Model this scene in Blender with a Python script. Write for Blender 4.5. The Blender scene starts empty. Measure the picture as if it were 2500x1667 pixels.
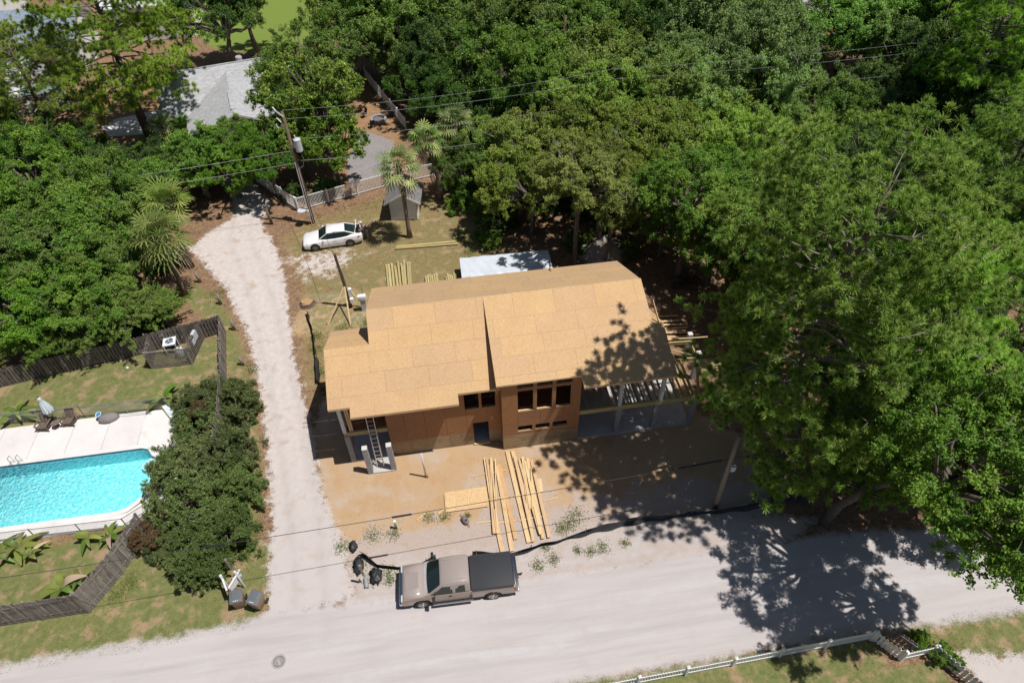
import bpy, bmesh, math, random
import numpy as np
from mathutils import Vector, Matrix
from mathutils.geometry import tessellate_polygon

random.seed(7)
RNG = np.random.default_rng(11)
scene = bpy.context.scene
col = scene.collection
R = math.radians

# ------------------------------------------------------------------ camera
def setup_camera():
    pit, yaw, roll = R(45.66), R(7.56), R(-1.5)
    fw = Vector((math.sin(yaw)*math.cos(pit), math.cos(yaw)*math.cos(pit), -math.sin(pit)))
    r = Vector((math.cos(yaw), -math.sin(yaw), 0)); u = r.cross(fw)
    r2 = r*math.cos(roll) + u*math.sin(roll); u2 = u*math.cos(roll) - r*math.sin(roll)
    m = Matrix(((r2.x, u2.x, -fw.x, 0), (r2.y, u2.y, -fw.y, 0), (r2.z, u2.z, -fw.z, 34.8), (0, 0, 0, 1)))
    cd = bpy.data.cameras.new('drone_camera'); cd.lens = 24; cd.sensor_width = 36; cd.clip_end = 3000
    co = bpy.data.objects.new('drone_camera', cd); col.objects.link(co); co.matrix_world = m
    scene.camera = co
setup_camera()

# ------------------------------------------------------------------ light
SUN_AZ, SUN_EL = R(22), R(68)
SUN = Vector((math.cos(SUN_AZ)*math.cos(SUN_EL), -math.sin(SUN_AZ)*math.cos(SUN_EL), math.sin(SUN_EL)))
w = bpy.data.worlds.new('World'); scene.world = w; w.use_nodes = True
nt = w.node_tree; bgn = nt.nodes['Background']
sky = nt.nodes.new('ShaderNodeTexSky'); sky.sky_type = 'NISHITA'; sky.sun_disc = False
sky.sun_elevation = SUN_EL; sky.sun_rotation = math.atan2(SUN.x, SUN.y)
nt.links.new(sky.outputs[0], bgn.inputs[0]); bgn.inputs[1].default_value = 0.05
sl = bpy.data.lights.new('sun', 'SUN'); sl.energy = 5.0; sl.angle = R(0.53); sl.color = (1.0, 0.965, 0.91)
so = bpy.data.objects.new('sun', sl); col.objects.link(so)
so.rotation_euler = SUN.to_track_quat('Z', 'Y').to_euler(); so.location = (20, -10, 60)
scene.view_settings.view_transform = 'Standard'; scene.view_settings.look = 'None'
scene.view_settings.exposure = -0.12; scene.view_settings.gamma = 1.0
scene.view_settings.use_curve_mapping = False
scene.cycles.max_bounces = 8; scene.cycles.transparent_max_bounces = 12
scene.cycles.transmission_bounces = 4; scene.cycles.diffuse_bounces = 3

# ------------------------------------------------------------------ material helpers
class NB:
    def __init__(s, name):
        s.m = bpy.data.materials.new(name); s.m.use_nodes = True
        s.t = s.m.node_tree; s.t.nodes.clear()
        s.out = s.t.nodes.new('ShaderNodeOutputMaterial')
    def n(s, typ, **kw):
        nd = s.t.nodes.new(typ)
        for k, v in kw.items(): setattr(nd, k, v)
        return nd
    def put(s, sock, v):
        if isinstance(v, bpy.types.NodeSocket): s.t.links.new(v, sock)
        elif v is not None:
            if sock.type == 'RGBA' and len(v) == 3: v = (*v, 1)
            sock.default_value = v
    def coord(s, kind='Object'):
        return s.n('ShaderNodeTexCoord').outputs[kind]
    def pos(s): return s.n('ShaderNodeNewGeometry').outputs['Position']
    def mapping(s, v, scale=(1, 1, 1), rot=(0, 0, 0), loc=(0, 0, 0)):
        nd = s.n('ShaderNodeMapping'); s.put(nd.inputs[0], v)
        nd.inputs['Scale'].default_value = scale; nd.inputs['Rotation'].default_value = rot; nd.inputs['Location'].default_value = loc
        return nd.outputs[0]
    def noise(s, v, scale, detail=3, rough=.55, dist=0):
        nd = s.n('ShaderNodeTexNoise'); s.put(nd.inputs['Vector'], v)
        nd.inputs['Scale'].default_value = scale; nd.inputs['Detail'].default_value = detail
        nd.inputs['Roughness'].default_value = rough; nd.inputs['Distortion'].default_value = dist
        return nd.outputs[0]
    def voro(s, v, scale, out='Color', feature='F1', rnd=1):
        nd = s.n('ShaderNodeTexVoronoi', feature=feature); s.put(nd.inputs['Vector'], v)
        nd.inputs['Scale'].default_value = scale; nd.inputs['Randomness'].default_value = rnd
        return nd.outputs[out]
    def math(s, op, a, b=None, c=None, clamp=False):
        nd = s.n('ShaderNodeMath', operation=op); nd.use_clamp = clamp
        s.put(nd.inputs[0], a)
        if b is not None: s.put(nd.inputs[1], b)
        if c is not None: s.put(nd.inputs[2], c)
        return nd.outputs[0]
    def rng(s, v, a, b, c=0, d=1, smooth=True):
        nd = s.n('ShaderNodeMapRange'); nd.interpolation_type = 'SMOOTHSTEP' if smooth else 'LINEAR'
        s.put(nd.inputs[0], v)
        for i, x in enumerate((a, b, c, d)): s.put(nd.inputs[i+1], x)
        return nd.outputs[0]
    def mix(s, f, a, b, blend='MIX'):
        nd = s.n('ShaderNodeMix', data_type='RGBA', blend_type=blend)
        s.put(nd.inputs[0], f); s.put(nd.inputs[6], a); s.put(nd.inputs[7], b)
        return nd.outputs[2]
    def ramp(s, f, stops):
        nd = s.n('ShaderNodeValToRGB'); e = nd.color_ramp.elements
        while len(e) < len(stops): e.new(0.5)
        for el, (p, c) in zip(e, stops): el.position = p; el.color = (*c, 1)
        s.put(nd.inputs[0], f); return nd.outputs[0]
    def rand(s): return s.n('ShaderNodeObjectInfo').outputs['Random']
    def attr(s, name, out='Color'):
        nd = s.n('ShaderNodeAttribute'); nd.attribute_name = name; return nd.outputs[out]
    def sep(s, v):
        nd = s.n('ShaderNodeSeparateColor'); s.put(nd.inputs[0], v); return nd.outputs
    def bump(s, h, strength=.3, dist=.02):
        nd = s.n('ShaderNodeBump'); s.put(nd.inputs['Height'], h)
        nd.inputs['Strength'].default_value = strength; nd.inputs['Distance'].default_value = dist
        return nd.outputs[0]
    def hsv(s, c, h=.5, sa=1, v=1):
        nd = s.n('ShaderNodeHueSaturation'); s.put(nd.inputs['Color'], c)
        s.put(nd.inputs['Hue'], h); s.put(nd.inputs['Saturation'], sa); s.put(nd.inputs['Value'], v)
        return nd.outputs[0]
    def bsdf(s, color, rough=.8, metal=0, spec=.3, normal=None, trans=0, coat=0):
        nd = s.n('ShaderNodeBsdfPrincipled')
        s.put(nd.inputs['Base Color'], color); s.put(nd.inputs['Roughness'], rough)
        s.put(nd.inputs['Metallic'], metal); s.put(nd.inputs['Specular IOR Level'], spec)
        if coat: nd.inputs['Coat Weight'].default_value = coat; nd.inputs['Coat Roughness'].default_value = .06
        if normal is not None: s.put(nd.inputs['Normal'], normal)
        return nd.outputs[0]
    def done(s, sh):
        s.t.links.new(sh, s.out.inputs[0]); return s.m

M = {}
def simple(name, c, rough=.7, metal=0, spec=.3, var=.15, scale=3.0, stain=None, coat=0, bump=0):
    b = NB(name); p = b.coord()
    n = b.noise(p, scale, 5); n2 = b.noise(p, scale*9, 3)
    f = b.math('ADD', b.math('MULTIPLY', n, .65), b.math('MULTIPLY', n2, .35))
    lo = tuple(x*(1-var*1.6) for x in c); hi = tuple(min(1, x*(1+var*1.2)) for x in c)
    cc = b.ramp(f, [(.3, lo), (.7, hi)])
    cc = b.hsv(cc, v=b.math('ADD', .94, b.math('MULTIPLY', b.rand(), .12)))
    if stain:
        cc = b.mix(b.rng(b.noise(p, scale*.7, 6, .7), .52, .72), cc, stain)
    nm = b.bump(n2, bump, .01) if bump else None
    M[name] = b.done(b.bsdf(cc, rough, metal, spec, nm, coat=coat)); return M[name]

# ------------------------------------------------------------------ object helpers
def tag(o, label=None, cat=None, group=None, kind=None):
    if label: o['label'] = label
    if cat: o['category'] = cat
    if group: o['group'] = group
    if kind: o['kind'] = kind
    return o
def thing(name, loc, rz=0, label=None, cat=None, group=None):
    o = bpy.data.objects.new(name, None); o.empty_display_size = .2; col.objects.link(o)
    o.location = loc; o.rotation_euler = (0, 0, rz)
    return tag(o, label, cat, group)
def link(name, me, parent=None):
    o = bpy.data.objects.new(name, me); col.objects.link(o)
    if parent is not None: o.parent = parent
    return o
def root_loc(o):
    while o.parent is not None: o = o.parent
    return o.location
def copy_tree(o, parent=None):
    c = o.copy(); col.objects.link(c); c.parent = parent
    for ch in list(o.children): copy_tree(ch, c)
    return c

class MB:
    def __init__(s): s.v = []; s.f = []
    def add(s, vs, fs):
        b = len(s.v); s.v.extend([tuple(x) for x in vs]); s.f.extend([tuple(b+i for i in f) for f in fs]); return s
    def box(s, x0, x1, y0, y1, z0, z1):
        return s.add([(x0,y0,z0),(x1,y0,z0),(x1,y1,z0),(x0,y1,z0),(x0,y0,z1),(x1,y0,z1),(x1,y1,z1),(x0,y1,z1)],
                     [(3,2,1,0),(4,5,6,7),(0,1,5,4),(1,2,6,5),(2,3,7,6),(3,0,4,7)])
    def bar(s, p0, p1, w, h, up=(0,0,1)):
        p0, p1 = Vector(p0), Vector(p1); d = (p1-p0).normalized(); up = Vector(up)
        if abs(d.dot(up)) > .98: up = Vector((1,0,0))
        a = d.cross(up).normalized(); b = a.cross(d).normalized()
        a *= w/2; b *= h/2; vs = []
        for p in (p0, p1): vs += [p-a-b, p+a-b, p+a+b, p-a+b]
        return s.add(vs, [(3,2,1,0),(4,5,6,7),(0,1,5,4),(1,2,6,5),(2,3,7,6),(3,0,4,7)])
    def tube(s, pts, rad, n=6, cap=True):
        pts = [Vector(p) for p in pts]; k = len(pts)
        if not hasattr(rad, '__len__'): rad = [rad]*k
        base = len(s.v); ref = None
        for i, p in enumerate(pts):
            d = (pts[min(i+1, k-1)]-pts[max(i-1, 0)]).normalized()
            if ref is None: ref = Vector((0,0,1)) if abs(d.z) < .9 else Vector((1,0,0))
            a = d.cross(ref); 
            if a.length < 1e-4: a = d.cross(Vector((0,1,0)))
            a.normalize(); b = d.cross(a)
            for j in range(n):
                t = 2*math.pi*j/n; s.v.append(tuple(p + a*math.cos(t)*rad[i] + b*math.sin(t)*rad[i]))
        for i in range(k-1):
            for j in range(n):
                q = (j+1) % n; s.f.append((base+i*n+j, base+i*n+q, base+(i+1)*n+q, base+(i+1)*n+j))
        if cap:
            s.f.append(tuple(base+j for j in range(n))[::-1]); s.f.append(tuple(base+(k-1)*n+j for j in range(n)))
        return s
    def lathe(s, prof, c=(0,0,0), n=16, axis='z'):
        base = len(s.v)
        for r, h in prof:
            for j in range(n):
                t = 2*math.pi*j/n; a, b = r*math.cos(t), r*math.sin(t)
                p = (a, b, h) if axis == 'z' else ((a, h, b) if axis == 'y' else (h, a, b))
                s.v.append((c[0]+p[0], c[1]+p[1], c[2]+p[2]))
        for i in range(len(prof)-1):
            for j in range(n):
                q = (j+1) % n; s.f.append((base+i*n+j, base+i*n+q, base+(i+1)*n+q, base+(i+1)*n+j))
        s.f.append(tuple(base+j for j in range(n))[::-1]); s.f.append(tuple(base+(len(prof)-1)*n+j for j in range(n)))
        return s
    def prism(s, poly, a0, a1, axis='z'):
        """extrude a 2-D polygon; axis z: (x,y), axis y: (x,z), axis x: (y,z)"""
        n = len(poly)
        def P(p, a): return (p[0], p[1], a) if axis == 'z' else ((p[0], a, p[1]) if axis == 'y' else (a, p[0], p[1]))
        base = len(s.v); s.v += [P(p, a0) for p in poly] + [P(p, a1) for p in poly]
        for t in tessellate_polygon([[Vector((p[0], p[1], 0)) for p in poly]]):
            s.f.append(tuple(base+i for i in t)); s.f.append(tuple(base+n+i for i in reversed(t)))
        for i in range(n):
            j = (i+1) % n; s.f.append((base+i, base+j, base+n+j, base+n+i))
        return s
    def loft(s, secs, cap=True):
        n = len(secs[0]); base = len(s.v)
        for sec in secs: s.v += [tuple(p) for p in sec]
        for i in range(len(secs)-1):
            for j in range(n):
                q = (j+1) % n; s.f.append((base+i*n+j, base+i*n+q, base+(i+1)*n+q, base+(i+1)*n+j))
        if cap:
            s.f.append(tuple(base+j for j in range(n))[::-1]); s.f.append(tuple(base+(len(secs)-1)*n+j for j in range(n)))
        return s
    def quad(s, a, b, c, d): return s.add([a, b, c, d], [(0,1,2,3)])
    def mesh(s, name, mat, smooth=False, off=None):
        me = bpy.data.meshes.new(name)
        vs = s.v if off is None else [(x-off[0], y-off[1], z-off[2]) for x, y, z in s.v]
        me.from_pydata(vs, [], s.f); me.materials.append(M[mat] if isinstance(mat, str) else mat)
        bm = bmesh.new(); bm.from_mesh(me); bmesh.ops.recalc_face_normals(bm, faces=bm.faces); bm.to_mesh(me); bm.free()
        if smooth: me.shade_smooth()
        return me
    def build(s, name, mat, parent=None, smooth=False, world=False, bevel=0, auto=0):
        off = tuple(root_loc(parent)) if (world and parent is not None) else None
        o = link(name, s.mesh(name, mat, smooth or bool(auto), off), parent)
        if bevel:
            md = o.modifiers.new('Bevel', 'BEVEL'); md.width = bevel; md.segments = 2; md.limit_method = 'ANGLE'; md.angle_limit = R(30)
            o.data.shade_smooth()
            for p in [0]: pass
        return o
def fast_mesh(name, verts, faces_flat, nper, mat, tint=None, smooth=False):
    """numpy mesh: verts (N,3), faces (F,nper)"""
    me = bpy.data.meshes.new(name); nf = len(faces_flat)
    me.vertices.add(len(verts)); me.vertices.foreach_set('co', np.asarray(verts, np.float32).ravel())
    me.loops.add(nf*nper); me.loops.foreach_set('vertex_index', np.asarray(faces_flat, np.int32).ravel())
    me.polygons.add(nf); me.polygons.foreach_set('loop_start', np.arange(0, nf*nper, nper, dtype=np.int32))
    me.polygons.foreach_set('loop_total', np.full(nf, nper, np.int32))
    if smooth: me.polygons.foreach_set('use_smooth', np.ones(nf, bool))
    if tint is not None:
        a = me.attributes.new('tint', 'FLOAT', 'POINT'); a.data.foreach_set('value', np.asarray(tint, np.float32))
    me.materials.append(M[mat] if isinstance(mat, str) else mat)
    me.update(); me.validate(); return me
# ------------------------------------------------------------------ materials
def mat_ground():
    b = NB('ground_mix'); p = b.pos()
    A = b.sep(b.attr('zoneA')); B = b.sep(b.attr('zoneB'))
    nA = b.noise(p, .55, 6, .62); nB = b.noise(p, 2.6, 6, .65); nC = b.noise(p, 14, 4, .6); nD = b.noise(p, 60, 2)
    nE = b.noise(b.mapping(p, loc=(37, 11, 0)), .23, 5, .6); nF = b.noise(b.mapping(p, loc=(7, 91, 0)), 1.1, 6, .6)
    fine = b.math('ADD', b.math('MULTIPLY', nC, .6), b.math('MULTIPLY', nD, .4))
    # leaf litter and bare woodland soil
    leafc = b.sep(b.voro(p, 16))[0]
    litter = b.ramp(nB, [(.25, (.10, .065, .042)), (.5, (.20, .125, .08)), (.75, (.30, .195, .13))])
    litter = b.mix(b.rng(leafc, .55, .95), litter, (.34, .21, .12))
    litter = b.mix(b.rng(nF, .6, .7), litter, (.16, .12, .09))
    # sand of the lot
    sand = b.ramp(nA, [(.3, (.43, .275, .15)), (.55, (.475, .325, .195)), (.75, (.43, .325, .235))])
    sand = b.mix(b.rng(nE, .50, .62, 0, .7), sand, (.47, .385, .31))
    sand = b.mix(b.rng(fine, .55, .8), sand, (.36, .25, .15))
    sand = b.mix(b.rng(nC, .66, .74), sand, (.22, .15, .09))
    # grass
    gr = b.ramp(nB, [(.25, (.085, .115, .03)), (.5, (.155, .17, .06)), (.7, (.24, .215, .10))])
    gr = b.mix(b.rng(nC, .45, .75), gr, b.mix(nD, (.09, .135, .035), (.30, .25, .13)))
    gr = b.mix(b.rng(nF, .48, .66), gr, (.34, .235, .145))
    # road and shell drive
    st = b.noise(b.mapping(p, scale=(.12, 1.5, 1)), 1.3, 5, .6)
    road = b.ramp(st, [(.25, (.425, .39, .385)), (.5, (.49, .45, .445)), (.75, (.53, .485, .478))])
    road = b.mix(b.rng(nA, .5, .75), road, (.46, .42, .42))
    road = b.mix(b.rng(nF, .56, .72, 0, .55), road, (.48, .41, .37))
    road = b.mix(b.rng(nC, .62, .72, 0, .55), road, (.33, .29, .28))
    road = b.mix(b.rng(nD, .6, .75, 0, .35), road, (.30, .27, .26))
    dr = b.ramp(nB, [(.3, (.50, .44, .415)), (.6, (.585, .525, .50)), (.8, (.62, .565, .54))])
    dr = b.mix(b.rng(nC, .6, .7, 0, .6), dr, (.40, .33, .29))
    dr = b.mix(b.rng(nF, .54, .68, 0, .8), dr, (.45, .355, .29))
    sx = b.n('ShaderNodeSeparateXYZ'); b.put(sx.inputs[0], p)
    dusty = b.mix(nB, (.48, .435, .42), (.545, .495, .48)); dusty = b.mix(b.rng(nF, .5, .7, 0, .6), dusty, (.47, .385, .33)); dusty = b.mix(b.rng(nC, .62, .72, 0, .4), dusty, (.36, .31, .29))
    dr = b.mix(b.rng(b.math('ADD', sx.outputs[1], b.math('MULTIPLY', nA, 6)), 22, 34), dusty, dr)
    sand = b.mix(b.rng(b.math('ADD', sx.outputs[1], b.math('MULTIPLY', b.math('SUBTRACT', nF, .5), 7)), 19.4, 21.2, .85, 0), sand, b.mix(b.rng(nC, .45, .7), (.455, .385, .355), (.37, .305, .265)))
    rut = b.math('MULTIPLY', b.attr('zoneA', 'Alpha'), b.rng(b.math('ADD', b.math('MULTIPLY', nF, .6), b.math('MULTIPLY', nB, .4)), .40, .58, .15, .75))
    dr = b.mix(rut, dr, b.mix(nC, (.36, .325, .31), (.50, .455, .435)))
    # gravel worn into two wheel bands along the road
    band = b.math('ADD', b.rng(b.math('ABSOLUTE', b.math('SUBTRACT', sx.outputs[1], 12.6)), .1, .8, 1, 0), b.rng(b.math('ABSOLUTE', b.math('SUBTRACT', sx.outputs[1], 14.3)), .1, .7, .7, 0))
    grav = b.mix(b.rng(b.voro(p, 34, 'Distance'), .1, .5), (.36, .355, .36), (.54, .52, .52))
    road = b.mix(b.math('MULTIPLY', band, b.rng(b.math('ADD', b.math('MULTIPLY', st, .6), b.math('MULTIPLY', nF, .4)), .47, .60, 0, .75)), road, grav)
    marsh = b.mix(nB, (.145, .215, .04), (.20, .255, .06))
    straw = b.mix(b.rng(nF, .35, .65), (.33, .185, .10), (.24, .15, .09))
    straw = b.mix(b.rng(leafc, .6, .95), straw, (.40, .25, .13))
    nz = b.math('ADD', b.math('MULTIPLY', b.math('SUBTRACT', nF, .5), 1.5), b.math('ADD', b.math('MULTIPLY', b.math('SUBTRACT', nB, .5), 1.3), b.math('MULTIPLY', b.math('SUBTRACT', nC, .5), 1.2)))
    def mk(w, amp=.55, k=.13):
        return b.rng(b.math('ADD', w, b.math('MULTIPLY', nz, amp)), .5-k, .5+k)
    c = litter
    c = b.mix(mk(B[2]), c, straw)
    c = b.mix(mk(A[2]), c, sand)
    c = b.mix(mk(B[0], .62, .18), c, gr)
    c = b.mix(mk(B[1], .3), c, marsh)
    c = b.mix(mk(A[1], .62, .12), c, dr)
    c = b.mix(mk(A[0], .42, .2), c, road)
    h = b.math('ADD', b.math('MULTIPLY', nC, .7), b.math('MULTIPLY', nD, .5))
    M['ground'] = b.done(b.bsdf(c, .95, 0, .1, b.bump(h, .38, .03)))
mat_ground()

def mat_osb(name, c0, c1, c2, panelvar=.22):
    b = NB(name); p = b.coord('Object')
    wv = b.noise(p, 1.2, 2)
    q = b.mapping(p, scale=(26, 42, 42)); q2 = b.mapping(p, scale=(40, 24, 24), rot=(.2, .1, .6))
    v1 = b.sep(b.voro(q, 1))[0]; v2 = b.sep(b.voro(q2, 1.3))[1]
    f = b.math('ADD', b.math('MULTIPLY', v1, .5), b.math('MULTIPLY', v2, .5))
    c = b.ramp(f, [(.12, c0), (.5, c1), (.9, c2)])
    c = b.mix(b.rng(wv, .4, .7, 0, .35), c, c1)
    big = b.noise(b.mapping(b.pos(), loc=(3, 5, 9)), .7, 4, .6)
    c = b.hsv(c, v=b.math('ADD', .90, b.math('MULTIPLY', big, .2)))
    c = b.hsv(c, b.math('ADD', .497, b.math('MULTIPLY', b.rand(), .006)), b.math('ADD', 1-panelvar*.35, b.math('MULTIPLY', b.rand(), panelvar*.7)), b.math('ADD', 1-panelvar*.5, b.math('MULTIPLY', b.rand(), panelvar*.8)))
    sc = b.noise(b.mapping(b.pos(), loc=(1, 2, 3)), 3.1, 6, .72)
    c = b.mix(b.rng(sc, .58, .74, 0, .30), c, tuple(x*.55 for x in c0))
    M[name] = b.done(b.bsdf(c, .75, 0, .25, b.bump(f, .25, .004)))
mat_osb('osb_roof', (.48, .29, .14), (.575, .372, .198), (.65, .46, .27), .10)
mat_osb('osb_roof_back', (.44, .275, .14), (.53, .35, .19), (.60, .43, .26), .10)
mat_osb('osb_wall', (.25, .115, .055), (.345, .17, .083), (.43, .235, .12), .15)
mat_osb('osb_stack', (.42, .26, .125), (.64, .43, .235), (.80, .60, .37), .1)

def mat_wood(name, c0, c1, scale=1.0, rough=.75, knots=True, grain=(1.2, 22, 22), gvar=.25):
    b = NB(name); p = b.coord('Object')
    rnd = b.rand(); off = b.n('ShaderNodeVectorMath', operation='ADD'); b.put(off.inputs[0], p)
    cb = b.n('ShaderNodeCombineXYZ'); b.put(cb.inputs[0], b.math('MULTIPLY', rnd, 37.)); b.put(cb.inputs[1], b.math('MULTIPLY', rnd, 91.)); b.put(off.inputs[1], cb.outputs[0])
    q = b.mapping(off.outputs[0], scale=grain)
    g = b.noise(q, scale, 6, .65, .6); g2 = b.noise(off.outputs[0], 1.3*scale, 3)
    c = b.ramp(g, [(.3, c0), (.65, c1)])
    c = b.mix(b.rng(g2, .5, .75, 0, .45), c, tuple(x*.75 for x in c0))
    if knots:
        k = b.voro(b.mapping(off.outputs[0], scale=(1.5, 9, 9)), 1.0, 'Distance')
        c = b.mix(b.rng(k, .06, .12, .7, 0), c, tuple(x*.35 for x in c0))
    c = b.hsv(c, b.math('ADD', .494, b.math('MULTIPLY', rnd, .012)), 1, b.math('ADD', 1-gvar*.5, b.math('MULTIPLY', rnd, gvar)))
    M[name] = b.done(b.bsdf(c, rough, 0, .25, b.bump(g, .3, .004)))
mat_wood('lumber', (.55, .36, .185), (.75, .555, .325))
mat_wood('lumber_red', (.46, .25, .115), (.62, .37, .19))
mat_wood('lumber_y', (.55, .36, .185), (.75, .555, .325), grain=(22, 1.2, 22))
mat_wood('treated', (.36, .28, .12), (.52, .43, .21))
mat_wood('treated_y', (.36, .28, .12), (.52, .43, .21), grain=(22, 1.2, 22))
mat_wood('plywood', (.25, .17, .10), (.40, .295, .185), grain=(1.5, 1.5, 12), scale=1.4)
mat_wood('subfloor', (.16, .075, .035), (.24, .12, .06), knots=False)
mat_wood('weathered', (.17, .145, .13), (.31, .275, .25), grain=(14, 14, 1.2), knots=False, gvar=.5)
mat_wood('weathered_dark', (.115, .095, .082), (.235, .20, .175), grain=(14, 14, 1.2), knots=False, gvar=.5)
mat_wood('pole_wood', (.10, .065, .045), (.19, .13, .095), grain=(18, 18, .7), knots=False)
mat_wood('pole_grey', (.17, .14, .115), (.30, .255, .215), grain=(18, 18, .7), knots=False)
mat_wood('teak', (.10, .07, .055), (.20, .15, .12), grain=(6, 6, 6), knots=False)

simple('path_grey', (.27, .25, .245), .9, var=.12, scale=2)
simple('concrete', (.52, .50, .49), .85, var=.10, scale=1.2, stain=(.40, .37, .35))
simple('deck_white', (.69, .655, .64), .8, var=.06, scale=.8, stain=(.62, .58, .56))
simple('pool_coping', (.62, .60, .58), .7, var=.05)
simple('cmu', (.34, .34, .36), .9, var=.12, scale=8)
simple('cmu_cap', (.60, .58, .57), .9, var=.05)
simple('white_paint', (.85, .845, .84), .45, var=.04, scale=2)
simple('white_vinyl', (.84, .84, .84), .4, var=.04, scale=2, stain=(.78, .78, .76))
simple('white_grey', (.62, .63, .66), .6, var=.06, scale=2)
simple('siding_grey', (.42, .44, .48), .6, var=.08)
simple('car_white', (.82, .81, .82), .22, spec=.5, var=.01, coat=.8)
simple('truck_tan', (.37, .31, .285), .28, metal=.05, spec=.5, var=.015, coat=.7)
simple('truck_tan_shaded', (.29, .215, .165), .3, metal=.05, spec=.5, var=.015, coat=.7)  # same paint as the upper body, with side shade put into the colour
simple('glass_dark', (.012, .022, .022), .06, spec=.6, var=.1)
simple('chrome', (.62, .62, .63), .18, metal=1, var=.03)
simple('rim_metal', (.48, .47, .46), .3, metal=.9, var=.05)
simple('rubber', (.045, .043, .042), .85, var=.15, scale=10)
simple('plastic_black', (.022, .022, .024), .55, var=.1)
simple('vinyl_black', (.040, .042, .048), .62, var=.10, scale=18)
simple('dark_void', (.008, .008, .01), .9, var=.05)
simple('red_lens', (.38, .02, .02), .2, spec=.5, var=.05)
simple('amber_lens', (.55, .22, .05), .25, spec=.5, var=.05)
simple('clear_lens', (.55, .57, .58), .15, spec=.6, var=.05)
simple('silt_fabric', (.030, .031, .034), .5, spec=.4, var=.25, scale=4)
simple('silt_grey', (.085, .088, .095), .55, spec=.4, var=.2, scale=4)
simple('galv', (.42, .43, .44), .45, metal=.6, var=.1)
simple('aluminium', (.68, .69, .70), .3, metal=.85, var=.04)
simple('transformer_grey', (.56, .58, .63), .4, var=.04)
simple('wire_dark', (.055, .05, .048), .6, var=.05)
simple('wire_light', (.30, .33, .32), .5, var=.05)
simple('bin_brown', (.25, .165, .115), .55, var=.06, scale=4)
simple('bin_lid', (.13, .145, .16), .5, var=.06, scale=4)
simple('sign_white', (.74, .74, .75), .5, var=.04)
simple('sign_red', (.46, .10, .12), .5, var=.05)
simple('sign_grey', (.33, .34, .36), .5, var=.1)
simple('tarp', (.62, .66, .72), .38, spec=.45, var=.06, scale=2, bump=.4)
simple('pvc', (.62, .56, .58), .45, var=.04)
simple('pvc_green', (.10, .34, .32), .45, var=.08)
simple('iron', (.40, .365, .35), .7, metal=.2, var=.12, scale=12)
simple('iron_dark', (.20, .18, .17), .8, metal=.2, var=.12, scale=12)
simple('umbrella_cloth', (.62, .68, .72), .8, var=.05)
simple('blue_net', (.05, .25, .50), .6, var=.08)
simple('cover_grey', (.25, .225, .22), .7, var=.1, scale=4)
simple('lounger_white', (.72, .78, .80), .5, var=.04)
simple('stump_top', (.42, .27, .125), .9, var=.22, scale=9)
simple('sand_pile', (.40, .345, .285), .95, var=.25, scale=5, bump=.5)
simple('skin', (.42, .25, .18), .6, var=.05)
simple('shirt', (.095, .09, .125), .85, var=.1)
simple('shorts', (.20, .175, .165), .85, var=.1)
simple('cap_white', (.68, .68, .68), .8, var=.05)
simple('shoe', (.30, .33, .38), .7, var=.1)
simple('bag_dark', (.02, .022, .028), .7, var=.1)
simple('paper_blue', (.30, .50, .66), .7, var=.05)
simple('pipe_black', (.02, .024, .035), .4, spec=.5, var=.1)
simple('brick_red', (.34, .14, .09), .9, var=.2, scale=9)
simple('flower_orange', (.72, .36, .03), .7, var=.15)
simple('leaf_dead', (.26, .14, .075), .8, var=.3)
simple('bark_oak', (.16, .135, .115), .95, var=.3, scale=5, bump=.6)
simple('bark_limb', (.22, .19, .165), .95, var=.3, scale=5)
simple('bark_pale', (.33, .305, .285), .95, var=.25, scale=5)
simple('bark_pine', (.15, .105, .085), .95, var=.35, scale=5, bump=.6)
simple('bark_palm', (.20, .16, .125), .95, var=.25, scale=9, bump=.6)
simple('moss_grey', (.25, .255, .235), .95, var=.15)
simple('canister_grey', (.20, .165, .16), .4, spec=.4, var=.1, scale=6)
simple('brick_gravel', (.45, .42, .40), .9, var=.3, scale=30)

def mat_shingle(name, c, rows=7.0):
    b = NB(name); p = b.coord('Object')
    v = b.sep(b.voro(b.mapping(p, scale=(3.2, 7, 7)), 1))[0]
    n = b.noise(p, 40, 2); big = b.noise(p, .5, 4)
    cc = b.mix(v, tuple(x*.82 for x in c), tuple(x*1.15 for x in c))
    cc = b.mix(b.rng(n, .5, .7, 0, .35), cc, tuple(x*.6 for x in c))
    cc = b.mix(b.rng(big, .5, .7, 0, .3), cc, tuple(x*.78 for x in c))
    M[name] = b.done(b.bsdf(cc, .9, 0, .15, b.bump(v, .3, .01)))
mat_shingle('shingle_grey', (.42, .42, .44)); mat_shingle('shingle_green', (.20, .275, .24))
mat_shingle('shingle_old', (.20, .19, .185)); mat_shingle('shingle_blue', (.25, .30, .38))

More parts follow.
